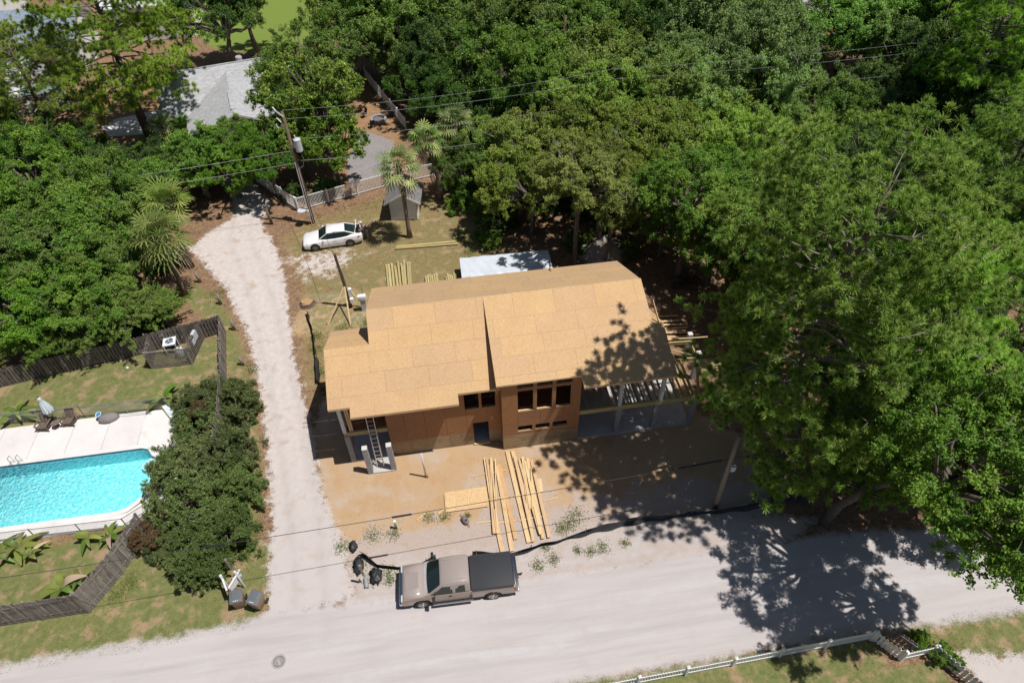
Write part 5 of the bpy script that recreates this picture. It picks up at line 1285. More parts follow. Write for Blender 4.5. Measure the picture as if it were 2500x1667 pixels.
def tarp_stack():
    t = thing('tarped_stack', (5.1, 40.9, 0), R(-1.5), 'long stack wrapped in a pale silver tarp behind the roof', 'covered stack')
    MB().box(-3.38, 3.38, -1.12, 1.12, .1, 1.22).build('load', 'lumber', t)
    for x in (-2.8, -1, 1, 2.8): MB().box(x-.06, x+.06, -1.1, 1.1, 0, .1).build('bearer', 'lumber', t)
    nx_, ny_ = 90, 26; V = []; F = []
    for i in range(nx_+1):
        for j in range(ny_+1):
            x = -3.5+7*i/nx_; v = j/ny_; 
            if v < .2: y, z = -1.2, .45+.85*(v/.2)
            elif v > .8: y, z = 1.2, 1.30-.85*((v-.8)/.2)
            else: y, z = -1.2+2.4*((v-.2)/.6), 1.30
            z += .022*math.sin(2.3*x+1.5*y)*math.sin(3.1*y)+.012*math.sin(9*x+4*y)+.01*math.sin(15*y-6*x); y += .025*math.sin(4*x+7*z)
            V.append((x, y, z))
    for i in range(nx_):
        for j in range(ny_): F.append((i*(ny_+1)+j, (i+1)*(ny_+1)+j, (i+1)*(ny_+1)+j+1, i*(ny_+1)+j+1))
    MB().add(V, F).build('tarp', 'tarp', t, smooth=True)
    for s in (-1, 1): MB().box(s*3.46-.01, s*3.46+.01, -1.15, 1.15, .5, 1.29).build('tarp_end', 'tarp', t)
tarp_stack()

def misc_back():
    s = thing('sand_pile', (13.3, 42.4, 0), 0, 'grey conical sand pile in the trees behind the roof corner', 'sand pile')
    secs = []
    for k in range(9):
        f = k/8; r_ = 1.9*(1-f)+.12; z = 1.75*f**1.15
        secs.append([((r_+.16*math.sin(3*a+k)+.09*math.sin(7*a+2*k))*math.cos(a)*1.1, (r_+.14*math.cos(4*a+k))*math.sin(a), z+.03*math.sin(9*a)) for a in [2*math.pi*q/30 for q in range(30)]])
    MB().loft(secs).build('heap', 'sand_pile', s, smooth=True)
    p = thing('pipe_heap', (18.4, 37.8, 0), 0, 'tangle of black hoses lying in the shade behind the house', 'hose heap')
    for k in range(16):
        a = random.uniform(-.5, .5); x, y = random.uniform(-1.3, .2), random.uniform(-.7, .7); L = random.uniform(1.2, 2.4)
        MB().tube([(x, y, .08+.02*k), (x+L*.5*math.cos(a), y+L*.5*math.sin(a)+random.uniform(-.2, .2), .15+.02*k), (x+L*math.cos(a), y+L*math.sin(a), .06+.015*k)], .028, 5).build('hose', 'pipe_black', p)
    # garden shed
    t = thing('garden_shed', (-2.3, 51.0, 0), R(-8), 'small white garden shed with worn grey shingle roof behind the palm trunk', 'shed')
    MB().prism([(-1.15, 0), (1.15, 0), (1.15, 1.95), (0, 2.62), (-1.15, 1.95)], -1.2, 1.5, 'y').build('wall', 'white_paint', t)
    for k in range(9): MB().box(-1.155, 1.155, -1.212, -1.2, .1+k*.21, .295+k*.21).build('clapboard', 'white_paint', t)
    for s_ in (-1, 1):
        m_ = MB(); n_ = 6
        m_.add([(0, -1.45, 2.72), (s_*1.55, -1.45, 1.80), (s_*1.55, 1.7, 1.80), (0, 1.7, 2.72), (0, -1.45, 2.64), (s_*1.55, -1.45, 1.72), (s_*1.55, 1.7, 1.72), (0, 1.7, 2.64)], [(0,1,2,3), (4,5,6,7), (0,1,5,4), (2,3,7,6), (1,2,6,5)]); m_.build('roof', 'shingle_old', t)
        MB().bar((s_*.02, -1.46, 2.64), (s_*1.56, -1.46, 1.73), .03, .13).build('bargeboard', 'white_paint', t)
        MB().bar((s_*1.12, -1.215, 0), (s_*1.12, -1.215, 1.9), .1, .03).build('corner_trim', 'white_paint', t)
    rb = MB(); 
    for k in range(10): rb.bar((1.2+.05*random.random(), -.2+.12*k, 0), (1.3, -.5+.12*k, 1.2+random.random()*.3), .05, .02)
    rb.build('leaning_boards', 'brick_red', t)
misc_back()
# ------------------------------------------------------------------ vegetation
def unit(v): return v/np.maximum(1e-9, np.linalg.norm(v, axis=-1, keepdims=True))
def leaf_quads(c, nrm, L, W, rng, bend=.0, along=None):
    """rhombic leaves at c (N,3) with normal nrm; returns verts, faces"""
    n = len(c); r = unit(rng.normal(size=(n, 3))) if along is None else along
    a = unit(r - nrm*(r*nrm).sum(1, keepdims=True)); b = np.cross(nrm, a)
    L = np.asarray(L).reshape(-1, 1); W = np.asarray(W).reshape(-1, 1)
    v = np.stack([c - a*L*.5, c + b*W*.5 + nrm*L*bend, c + a*L*.5, c - b*W*.5 + nrm*L*bend], 1).reshape(-1, 3)
    f = np.arange(4*n).reshape(n, 4); return v, f
def lobes(rng, k=5):
    d = unit(rng.normal(size=(k, 3))); d[:, 2] = np.abs(d[:, 2])*.6; d = unit(d); w = rng.uniform(.12, .34, k)
    return lambda u: .72 + (w*np.clip(u@d.T, 0, 1)**3).sum(1)
def crown_mesh(name, seed, Rr=4.5, nb=30, ns=6, per=560, flat=.72, leaf=(.09, .175), zmin=-.35, clump=(.09, .16), inner=.12, sep=.36, spread=.13):
    """boughs set apart on a lobed dome, each carrying a few leafy sprigs, so dark gaps stay between them"""
    rng = np.random.default_rng(seed); lf = lobes(rng, 7); B = []
    for _ in range(4000):
        d = unit(rng.normal(size=(1, 3)))[0]
        if d[2] < zmin: continue
        p = d*Rr*lf(d[None])[0]*(rng.uniform(.45, .65) if rng.random() < inner else rng.uniform(.70, .98))*np.array([1, 1, flat])
        if all(np.linalg.norm(p-q) > sep*Rr for q, _ in B): B.append((p, d))
        if len(B) >= nb: break
    V = []; F = []; T = []; off = 0; cc = []
    for bp, bd in B:
        hue = rng.uniform(-.20, .20)
        for _ in range(max(3, int(ns*rng.uniform(.7, 1.4)))):
            dd = unit((bd+rng.normal(size=3)*.55+np.array([0, 0, .15]))[None])[0]
            c = bp + rng.normal(size=3)*Rr*spread*np.array([1, 1, .55]); cc.append(c)
            rc = Rr*rng.uniform(*clump); m = int(per*(rc/(Rr*.13))**2*rng.uniform(.6, 1.15)); st = rng.uniform(.9, 1.6)
            k = 9; sh = unit(dd*.7+rng.normal(size=(k, 3))*.75+np.array([0, 0, .25]))
            w_ = rng.integers(0, k, m); s = rng.random(m)**.6
            p = c + sh[w_]*(s*rc*st)[:, None] + rng.normal(size=(m, 3))*(rc*.20*(1.15-.5*s))[:, None]
            nr = unit(dd*.30 + np.array([0, 0, .60]) + rng.normal(size=(m, 3))*.62)
            sz = rng.uniform(*leaf, m); v, f = leaf_quads(p, nr, sz, sz*rng.uniform(.5, .7, m), rng, .08)
            V.append(v); F.append(f+off); off += len(v)
            T.append(np.repeat(np.clip(rng.uniform(.32, .60) + hue + rng.normal(size=m)*.22, 0, 1), 4))
    cc = np.array(cc); rng.shuffle(cc)
    return fast_mesh(name, np.concatenate(V), np.concatenate(F), 4, 'leaf_oak', np.concatenate(T)), cc
def limbs_mesh(name, cc, z0, seed, r0=.2, n=26, mat='bark_oak', twigs=True):
    rng = random.Random(seed); mb = MB()
    for c in cc[:n]:
        c = Vector(c); b = Vector((c.x*.12, c.y*.12, z0+rng.uniform(-.4, .6))); m_ = b.lerp(c, .5)+Vector((rng.uniform(-.3, .3), rng.uniform(-.3, .3), rng.uniform(-.5, .2)))
        mb.tube([b, b.lerp(m_, .5)+Vector((0, 0, .1)), m_, c], [r0, r0*.8, r0*.55, r0*.22], 5, cap=False)
        if twigs:
            for k in range(3):
                q = c+Vector((rng.uniform(-1, 1), rng.uniform(-1, 1), rng.uniform(-.1, .9)))*.95; mb.tube([c, c.lerp(q, .5)+Vector((0, 0, .08)), q], [r0*.2, r0*.12, r0*.05], 4, cap=False)
    return mb.mesh(name, mat, smooth=True)
def trunk_mesh(name, seed, mat='bark_oak', r0=.28, r1=.16):
    rng = random.Random(seed); pts = [(0, 0, -.05)] + [(rng.uniform(-.14, .14)*i, rng.uniform(-.14, .14)*i, i/4) for i in range(1, 5)]
    return MB().tube(pts, [r0*1.35, r0*1.05, r0, (r0+r1)/2, r1], 8).mesh(name, mat, smooth=True)

OAK = []
for k in range(6):
    me, cc = crown_mesh('oak_crown', 100+k); OAK.append((me, limbs_mesh('oak_limbs', cc, -1.6, k), trunk_mesh('oak_trunk', k)))
PALE_LIMB = [limbs_mesh('pale_limbs', crown_mesh('tmp', 100+k, per=3)[1]*np.array([1.08, 1.08, 1.12]), -1.6, k, .10, 9, 'bark_pale') for k in range(2)]
MAG = []
for k in range(2):
    me, cc = crown_mesh('magnolia_crown', 300+k, nb=30, ns=5, per=260, leaf=(.16, .27), flat=1.05, clump=(.10, .17)); MAG.append((me, limbs_mesh('magnolia_limbs', cc, -2.5, k), trunk_mesh('magnolia_trunk', 9+k)))
BUSH = []
for k in range(4):
    me, cc = crown_mesh('bush_crown', 400+k, Rr=2.2, nb=30, ns=5, per=300, leaf=(.07, .115), flat=.9, zmin=-.1, clump=(.11, .18), sep=.30); BUSH.append((me, limbs_mesh('bush_stems', cc, -.1, k, .05, 20, twigs=False)))
def cedar_mesh(name, seed):
    rng = np.random.default_rng(seed); V = []; F = []; T = []; off = 0; cc = []
    for k in range(60):
        a = rng.uniform(0, 2*math.pi); h = rng.uniform(-.6, 1.5); r = 3.4*(1-max(0, h)/2.1)*rng.uniform(.55, 1.0)
        tip = np.array([r*math.cos(a), r*math.sin(a), h]); cc.append(tip*.85)
        for j in range(9):
            o = tip*rng.uniform(.55, 1.0)+rng.normal(size=3)*np.array([.25, .25, .15]); dv = unit((np.array([math.cos(a), math.sin(a), .25])+rng.normal(size=3)*.5)[None])[0]
            m = 70; s = rng.random(m)**.7*.75; side = rng.normal(size=(m, 3))*.11*(1-s[:, None]*.8)
            p = o + dv*s[:, None] + side; al = unit(dv + rng.normal(size=(m, 3))*.55); nr = unit(np.array([0, 0, 1.]) + rng.normal(size=(m, 3))*.6)
            v, f = leaf_quads(p, nr, rng.uniform(.13, .24, m), rng.uniform(.025, .05, m), rng, 0, al); V.append(v); F.append(f+off); off += len(v)
            T.append(np.repeat(np.clip(rng.uniform(.2, .75)+rng.normal(size=m)*.15, 0, 1), 4))
    return fast_mesh(name, np.concatenate(V), np.concatenate(F), 4, 'leaf_cedar', np.concatenate(T)), np.array(cc)
CED = []
for k in range(2):
    me, cc = cedar_mesh('cedar_crown', 500+k); CED.append((me, limbs_mesh('cedar_limbs', cc, -1.2, k, .09, 30), trunk_mesh('cedar_trunk', 20+k, r0=.18, r1=.1)))

def slot(o, mat):
    o.material_slots[0].link = 'OBJECT'; o.material_slots[0].material = M[mat]
NT = [0]
def tree(kind_sets, x, y, zc, r, label, group, cat='tree', mat=None, flat=1.0, name='oak_tree', pale=False, moss=None, base_r=4.5):
    k = NT[0]; NT[0] += 1; cm, lm, tm = kind_sets[k % len(kind_sets)]
    rr = random.Random(k*13+5)
    t = thing(name, (x, y, 0), rr.uniform(0, 6.28), label, cat, group); s = r/base_r*1.12
    c = link('crown', cm, t); c.location = (0, 0, zc); c.scale = (s*rr.uniform(.92, 1.08), s*rr.uniform(.92, 1.08), s*flat*rr.uniform(.9, 1.1))
    if mat: slot(c, mat)
    l_ = link('limbs', lm, t); l_.location = (0, 0, zc); l_.scale = c.scale
    tr = link('trunk', tm, t); tr.scale = (max(.55, s), max(.55, s), max(.6, zc-.6*r))
    if pale:
        p = link('dead_limbs', PALE_LIMB[k % 2], t); p.location = (0, 0, zc); p.scale = c.scale
    if moss is not None:
        m_ = link('moss', moss, t); m_.location = (0, 0, zc); m_.scale = c.scale
    return t
def moss_mesh():
    rng = np.random.default_rng(77); V = []; F = []; off = 0; T = []
    for k in range(34):
        a = rng.uniform(0, 6.28); r = rng.uniform(2.2, 4.6); z0 = rng.uniform(-1.8, .6); c = np.array([r*math.cos(a), r*math.sin(a), z0]); L = rng.uniform(1.0, 2.6)
        for j in range(16):
            p = c+rng.normal(size=3)*np.array([.16, .16, .12]); l_ = L*rng.uniform(.4, 1); w_ = rng.uniform(.02, .05); q = p+np.array([rng.normal()*.06, rng.normal()*.06, -l_]); s = np.array([math.cos(a+1.5), math.sin(a+1.5), 0])*w_
            V += [p-s, p+s, q]; F.append((off, off+1, off+2)); off += 3
    return fast_mesh('moss', np.array(V), np.array(F), 3, 'moss_grey')
MOSS = moss_mesh()

TR = [('o',-31.8,53.1,6.0,3.6),('o',-29.4,44.3,5.0,3.5),('o',-26.3,48.2,5.5,3.7),('o',-24.4,48.6,4.6,3.1),('o',-26.2,43.0,4.5,3.8),('o',-23.6,42.6,3.8,2.6),('o',-28.8,39.1,4.0,3.1),('o',-26.0,39.6,3.4,3.0),
('d',-33.2,59.5,4.0,3.6),('d',-28.6,57.8,2.6,2.5),('d',-23.3,57.8,2.5,2.6),('o',-19.9,56.4,3.5,2.9),('o',-17.2,56.0,3.0,2.5),('o',-13.7,55.6,4.0,2.6),('o',-16.1,58.3,4.0,2.6),('d',-19.5,60.3,2.4,2.0),('d',-20.6,82.5,6.4,4.3),('d',-18.6,86.4,7.4,3.4),
('o',-10.9,72.0,5.2,3.8),('o',-12.2,69.2,4.6,2.6),('m',-8.7,60.2,6.4,3.5),('m',-8.3,56.9,4.6,3.0),('m',-11.2,58.4,3.6,2.4),('s',-6.2,78.6,6.0,4.5),('s',-2.0,75.8,5.0,4.4),('s',1.7,77.0,6.0,4.9),('s',-2.1,79.7,7.0,4.5),('d',5.4,78.6,6.0,5.0),('o',6.7,66.9,5.0,4.5),('d',2.0,71.1,4.0,3.9),('d',1.2,67.6,3.0,3.0),('d',4.1,64.5,3.5,3.4),
('o',10.5,72.5,7.0,5.1),('o',10.5,62.1,6.0,4.3),('o',15.5,73.8,7.0,4.8),('o',17.2,65.9,7.0,4.4),('o',22.0,74.8,7.0,4.9),('d',22.5,66.9,7.0,4.5),('b',17.8,60.2,7.0,4.6),('b',14.8,62.1,6.0,3.5),('b',19.2,55.2,6.5,4.0),('b',15.3,54.4,6.5,3.6),('v',13.4,49.3,6.0,3.7),('v',10.0,51.0,5.0,3.5),('v',17.0,49.9,6.0,3.7),('v',20.2,53.2,5.5,3.2),('v',8.0,45.9,4.5,2.9),('o',6.9,51.5,3.5,3.2),('v',10.6,41.2,8.0,2.7),('v',12.8,42.6,7.2,2.3),('v',16.5,45.3,5.0,2.9),('v',13.1,40.6,5.2,1.7),
('p',26.6,69.3,7.0,4.6),('p',28.7,65.4,7.5,5.3),('p',30.0,60.2,7.5,4.6),('p',34.8,64.5,7.0,4.5),('p',25.7,58.9,6.5,4.6),('p',30.3,56.8,5.5,4.2),('p',36.0,61.2,5.0,3.6),('p',23.0,56.3,6.0,3.3),('b',24.5,52.6,5.0,3.2),('b',25.4,48.2,5.0,3.1),('b',21.0,48.5,4.5,3.1),('o',22.8,43.8,4.5,3.2),('o',26.2,45.8,4.0,2.7),('o',18.3,38.6,7.4,3.0),('o',17.6,41.2,4.0,2.3),('o',20.2,37.3,4.0,2.6),('o',21.4,35.6,7.4,2.9),('o',25.3,41.2,4.0,2.9),('o',31.2,51.7,4.0,3.6),('o',35.4,52.4,4.0,3.3),('o',37.8,50.7,3.5,2.9),('o',21.3,34.2,2.6,1.7),('o',20.6,29.7,2.0,1.4),('o',21.6,31.2,7.8,2.7),('o',23.0,27.6,8.0,2.9),
('o',3.4,53.0,2.5,2.6),('b',6.6,57.4,3.0,2.7),('d',5.8,60.9,2.5,2.8),('f',44.5,65.7,7.0,4.6),('f',46.9,64.6,6.0,4.2),('d',50.4,66.7,7.0,4.7),('d',53.2,63.9,7.0,5.0),('d',48.6,57.9,5.0,4.7),('d',48.5,51.9,5.0,4.4),('d',49.7,47.9,5.0,4.2),('d',42.8,55.0,4.0,3.5),('d',42.7,50.7,3.0,3.3),('d',42.3,39.6,6.0,3.4),('d',40.7,34.5,6.0,3.5),('o',36.1,29.3,6.0,2.9),('o',33.2,24.0,6.0,2.7),('d',33,37,4,3.2),('d',29,33,4,3),('d',28.5,27.5,3.5,2.8),('d',31,43,4.5,3.2),('d',36,44,4.5,3.4),('o',27.0,36.5,4,2.6),
('r',27.3,16.6,6.0,3.4),('r',24.6,20.2,3.8,2.6),('r',28.6,20.8,5.0,3.0),('r',22.9,18.6,3.4,1.9),('r',21.2,20.4,3.0,1.6),
('d',57,70,7,4.8),('d',60,62,7,4.6),('d',30,76,7,4.8),('d',37,74,7,4.8),('d',9,82,7,4.8),('d',18,82,7,4.8),('d',27,84,7,4.8),('d',66,74,7,5),('d',44,80,7,4.8),('d',56,56,6,4.5),('o',-36,47,5,3.6),('o',-34,41,4.5,3.4),('d',-38,57,5,4),('d',-41,64,5,4),('o',-46,78,5,4)]
def where(kind, x, y):
    if kind == 'r': return 'bright green oak in the thicket below the great pine on the right', 'oaks below the great pine'
    if kind == 'm': return 'glossy green magnolia beside the transformer pole', 'magnolias by the pole'
    if kind == 's': return 'oak draped with grey moss in the woods behind the far white fence', 'mossy oaks'
    if kind == 'v': return 'olive green live oak with bare grey twigs behind the house', 'olive oaks behind the house'
    if kind == 'b': return 'bright green oak in the middle of the woods behind the house', 'bright oaks in the middle woods'
    if kind == 'p': return 'pale grey-green oak at the upper right edge of the woods', 'pale oaks at the upper right'
    if kind == 'f': return 'feathery light green tree by the far street at the upper right', 'feathery trees by the far street'
    if x < -20 and y < 55: return 'leafy green oak in the grove left of the shell driveway', 'oaks left of the driveway'
    if x < -12 and y < 64: return 'green oak crowding the end of the gravel drive near the left palms', 'oaks at the end of the drive'
    if x < -15: return 'dark tall tree beside the bright green meadow', 'dark trees by the meadow'
    if x < -8: return 'spreading oak beside the grey-roofed house', 'oaks beside the grey-roofed house'
    if x < 8 and y < 66: return 'low green tree among the palms behind the shed', 'low trees behind the shed'
    if x > 15 and y < 44 and x < 28: return 'dark oak shading the ground right of the house', 'oaks right of the house'
    if x > 27 and y < 48: return 'dark tree behind the great pine on the right', 'trees behind the great pine'
    if x > 38: return 'dark shaded tree near the far street on the right', 'dark trees at the far right'
    if kind == 'd': return 'dark green oak deep in the shaded back of the woods', 'dark oaks in the back woods'
    return 'green live oak in the dense woods behind the house', 'green oaks in the woods'
KM = dict(o='leaf_oak', d='leaf_dark', m='leaf_magnolia', s='leaf_oak', b='leaf_bright', v='leaf_olive', p='leaf_pale', f='leaf_fern', r='leaf_oak')
for (k, x, y, zc, r) in TR:
    lb, gp = where(k, x, y)
    if k == 'm': tree(MAG, x, y, zc, r, lb, gp, mat='leaf_magnolia', name='magnolia_tree')
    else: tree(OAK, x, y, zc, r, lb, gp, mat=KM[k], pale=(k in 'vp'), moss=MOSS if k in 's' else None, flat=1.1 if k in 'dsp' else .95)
for i, (x, y, zc, r, lb) in enumerate(((-27.9, 37.0, 2.4, 2.6, 'feathery juniper at the left end of the shadowbox fence'), (-22.4, 38.6, 2.6, 3.0, 'feathery yellow-green juniper behind the lattice enclosure'), (-25.2, 38.2, 2.2, 2.5, 'feathery juniper behind the plank gate'), (-20.3, 39.6, 1.8, 2.0, 'low juniper beside the driveway palms'))):
    tree(CED, x, y, zc, r, lb, 'junipers behind the fence', mat='leaf_cedar', name='juniper_tree', base_r=3.6)

# ---- pines
def pine_mesh(name, seed, H, z_lo, Rmax, nb=60, droop=.1, tufts=14, lean=(0, 0), needles=84, nl=(.20, .33), nw=.012, trunk=.30):
    rng = np.random.default_rng(seed); mb = MB(); V = []; F = []; T = []; off = 0
    lx, ly = lean
    def axis_at(z): f = z/H; return np.array([lx*f*f*H+.12*math.sin(f*5+seed), ly*f*f*H+.1*math.sin(f*4), z])
    tr = MB().tube([tuple(axis_at(H*i/10)) for i in range(11)], [trunk*(1-.88*i/10)+.02 for i in range(11)], 9)
    C = []
    for k in range(nb):
        f = (k+rng.random())/nb; z = z_lo+(H-z_lo)*f; a = k*2.4+rng.normal()*.45
        prof = (.55+.45*math.sin(math.pi*min(1, f*1.5))) if f < .55 else math.sqrt(max(.02, 1-((f-.55)/.47)**2))
        L = Rmax*prof*rng.uniform(.5, 1.06); b = axis_at(z); dr = np.array([math.cos(a), math.sin(a), 0]); sdv = np.array([-math.sin(a), math.cos(a), 0]); up = .05+.55*f-droop
        pts = [b + dr*L*s + np.array([0, 0, L*(up*s + .12*s*s*f - .18*s*s*(1-f))]) + rng.normal(size=3)*.10*s*L*.4 for s in (0, .3, .6, .82, 1)]
        r0 = .085*(1-f)+.03
        mb.tube([tuple(p) for p in pts], [r0, r0*.75, r0*.5, r0*.3, .012], 5, cap=False)
        # pads of brushy tufts on side twigs over the outer half of the branch
        npad = max(1, int(round(tufts/5*(.4+.8*L/Rmax))))
        for j in range(npad):
            s = 1.0 if j == 0 else rng.uniform(.42, .95); i0 = min(3, int(s*4)); fr = min(1, s*4-i0); base = pts[i0] + (pts[i0+1]-pts[i0])*fr
            sg = 0 if j == 0 else rng.choice((-1, 1)); tip = base + sdv*sg*rng.uniform(.4, .24*L+.45) + dr*rng.uniform(0, .4) + np.array([0, 0, rng.uniform(.05, .3)])
            if j: mb.tube([tuple(base), tuple((base+tip)/2+np.array([0, 0, -.05])), tuple(tip)], [.028, .018, .01], 4, cap=False)
            for q in range(rng.integers(5, 9)):
                c = tip + rng.normal(size=3)*np.array([.48, .48, .13]); C.append((c, tip - dr*.8))
    m = needles
    for c, base in C:
        ax = unit((unit((c-base)[None])[0]*.45+np.array([0, 0, .9]))[None])[0]
        d = unit(rng.normal(size=(m, 3))*.66 + ax*.60); L = (rng.uniform(*nl, m)*rng.uniform(.8, 1.15))[:, None]; o = c + rng.normal(size=(m, 3))*.035
        sd = unit(np.cross(d, np.array([.15, -.08, 1.]) + rng.normal(size=(m, 3))*.3))*nw
        tip = o+d*L; tip[:, 2] -= L[:, 0]*.10
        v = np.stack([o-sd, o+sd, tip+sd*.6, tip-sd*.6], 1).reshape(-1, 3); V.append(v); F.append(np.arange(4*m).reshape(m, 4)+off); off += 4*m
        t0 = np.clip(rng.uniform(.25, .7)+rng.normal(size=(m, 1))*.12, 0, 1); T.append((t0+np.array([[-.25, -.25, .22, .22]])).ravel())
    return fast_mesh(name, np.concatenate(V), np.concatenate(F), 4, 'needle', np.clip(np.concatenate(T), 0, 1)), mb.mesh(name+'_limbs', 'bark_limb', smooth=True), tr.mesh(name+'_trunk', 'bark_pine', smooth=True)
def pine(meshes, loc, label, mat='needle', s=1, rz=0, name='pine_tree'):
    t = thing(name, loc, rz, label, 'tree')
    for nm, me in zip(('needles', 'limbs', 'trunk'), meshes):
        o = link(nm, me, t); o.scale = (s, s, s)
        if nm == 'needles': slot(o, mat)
P1 = pine_mesh('pine', 1, 20, 7.4, 6.0, 92, tufts=27)
P2 = pine_mesh('pine', 2, 16.5, 7.0, 4.7, 54, tufts=22, lean=(.02, .0))
P3 = pine_mesh('pine', 3, 9.0, 2.6, 2.7, 30, tufts=16)
P4 = pine_mesh('pine', 4, 16.5, 5.5, 8.2, 88, droop=.2, tufts=32, lean=(.012, 0), trunk=.46)
pine(P1, (17.6, 20.5, 0), 'great pine with a broad crown on the right, its trunk beside the lot', rz=R(40))
pine(P2, (22.0, 20.6, 0), 'tall pine just right of the great pine above the roadside oak', rz=R(10))
pine(P3, (17.6, 18.7, 0), 'small dense pine beside the grey pole at the lot corner', rz=R(80))
pine(P4, (-27.6, 68.75, 0), 'tall open pine with a leaning trunk in the upper left', 'needle_old', rz=R(15))
pine(P2, (47.5, 50.5, 0), 'dark pine at the upper right corner', rz=R(120))
pine(P1, (36.5, 33.0, 0), 'shaded pine behind the great pine near the right edge', s=.7, rz=R(200))
pine(P4, (-33.5, 63.5, 0), 'sparse pine leaning over the green-roofed house', 'needle_old', s=.72, rz=R(140))

# the big oak that leans out over the road
def leaning_oak():
    t = thing('oak_tree', (19.55, 16.75, 0), 0, 'big oak leaning out over the road at the lower right', 'tree')
    for nm, k, dx, dy, z, s in (('crown', 1, 1.2, -3.6, 10.6, .88), ('crown', 4, 4.5, -.4, 8.4, .66), ('crown', 2, 3.0, -5.9, 8.6, .52), ('crown', 3, 1.9, -1.0, 6.2, .5), ('crown', 5, .95, -.35, 4.3, .36)):
        c = link(nm, OAK[k][0], t); c.location = (dx, dy, z); c.scale = (s, s, s); c.rotation_euler = (0, 0, k); slot(c, 'leaf_oak')
        l_ = link('limbs', OAK[k][1], t); l_.location = (dx, dy, z); l_.scale = (s, s, s); l_.rotation_euler = (0, 0, k)
    MB().tube([(0, 0, -.1), (.25, -.1, 2), (.7, -.9, 5), (1.3, -2.4, 8), (1.7, -3.4, 9.8)], [.28, .23, .20, .17, .12], 10).build('trunk', 'bark_oak', t, smooth=True)
    MB().tube([(.6, -.7, 4.4), (2.2, -1.0, 6.4), (4.4, -1.3, 8.2)], [.2, .16, .08], 8).build('limbs', 'bark_pale', t, smooth=True)
leaning_oak()

# ---- palms
def fan_palm(name, seed, nf=30, Lp=.95, Lb=.95, dead=8, droop=.55, mat='palm_leaf', up=1.2):
    rng = np.random.default_rng(seed); V = []; F = []; T = []; VD = []; FD = []; st = MB()
    def frond(el, az, dead_):
        d = np.array([math.cos(az)*math.cos(el), math.sin(az)*math.cos(el), math.sin(el)]); lp = Lp*rng.uniform(.8, 1.15)
        side = np.array([-math.sin(az), math.cos(az), 0]); upv = np.cross(side, d)*-1; upv = upv if upv[2] > 0 else -upv
        p1 = d*lp*.5 + np.array([0, 0, .04]); p2 = d*lp - np.array([0, 0, .10*lp])
        if not dead_: st.tube([(0, 0, 0), tuple(p1), tuple(p2)], [.03, .02, .014], 4, cap=False)
        dd = unit((p2-p1)[None])[0]; n = 13; tint = rng.uniform(.15, .85); lb = Lb*rng.uniform(.85, 1.15)
        vv, ff, tt = (VD, FD, None) if dead_ else (V, F, T)
        for i in range(n):
            th = (i/(n-1)-.5)*R(230); sd = unit((dd*math.cos(th)+side*math.sin(th)+upv*(.12*abs(math.sin(th))))[None])[0]
            l_ = lb*(.72+.28*math.cos(th*.7))*rng.uniform(.88, 1.05); dr = droop*(1.6 if dead_ else 1)*rng.uniform(.7, 1.3)
            a = p2; b = p2+sd*l_*.45+np.array([0, 0, -.04*dr]); c = p2+sd*l_*.8+np.array([0, 0, -.20*dr*l_]); e = p2+sd*l_*(.98-.15*dr)+np.array([0, 0, -.62*dr*l_])
            w_ = unit(np.cross(sd, upv)[None])[0]; o = len(vv)
            vv.extend([a-w_*.006, a+w_*.006, b-w_*.048, b+w_*.048, c-w_*.034, c+w_*.034, e-w_*.004, e+w_*.004])
            ff.extend([(o, o+1, o+3, o+2), (o+2, o+3, o+5, o+4), (o+4, o+5, o+7, o+6)])
            if tt is not None: tt.extend([min(1, max(0, tint+rng.normal()*.12))]*4 + [min(1, tint+.1)]*2 + [min(1, tint+.3)]*2)
    for k in range(nf):
        f = k/nf; frond(up - 1.75*f + rng.normal()*.1, k*2.4+rng.normal()*.2, False)
    for k in range(dead): frond(-.9+rng.normal()*.2, k*2.4*1.3+rng.normal()*.3, True)
    me = fast_mesh(name, np.array(V), np.array(F), 4, mat, np.array(T)); md = fast_mesh(name+'_dead', np.array(VD), np.array(FD), 4, 'palm_dead', np.full(len(VD), .5)) if VD else None
    return me, md, st.mesh(name+'_stalks', mat, smooth=True)
FP = [fan_palm('fan_fronds', 3, nf=24, Lp=1.05, dead=5), fan_palm('fan_fronds', 5, nf=22, Lp=1.05, dead=7), fan_palm('fan_fronds', 8, nf=28, Lp=1.2, Lb=1.15, dead=4, droop=.42), fan_palm('fan_fronds', 9, nf=22, Lp=.9, Lb=1.0, dead=0, droop=.15, mat='palm_bright', up=1.3)]
def palm(v, loc, h, label, s=1., lean=(0, 0), mat=None, r0=.17, group=None):
    t = thing('palm_tree', loc, random.uniform(0, 6), label, 'palm', group); me, md, ms = FP[v]
    ca, sa = math.cos(-t.rotation_euler.z), math.sin(-t.rotation_euler.z); lx, ly = lean[0]*ca-lean[1]*sa, lean[0]*sa+lean[1]*ca
    pts = [(lx*f*f, ly*f*f, h*f) for f in (0, .15, .4, .7, 1)]
    mb = MB().tube(pts, [r0*1.5, r0*1.1, r0, r0, r0*1.1], 10); mb.build('trunk', 'bark_palm', t, smooth=True)
    bt = MB()
    for k in range(36):
        a = k*2.4; z = h-.9+.026*k; bt.bar((lx+r0*.8*math.cos(a), ly+r0*.8*math.sin(a), z), (lx+(r0+.16)*math.cos(a), ly+(r0+.16)*math.sin(a), z+.22), .06, .03)
    bt.build('boots', 'bark_palm', t)
    for nm, m_ in (('fronds', me), ('dead_fronds', md), ('stalks', ms)):
        if m_ is None: continue
        o = link(nm, m_, t); o.location = (lx, ly, h-(.12 if nm == 'dead_fronds' else 0)); o.scale = (s, s, s)
        if mat and nm != 'dead_fronds': slot(o, mat)
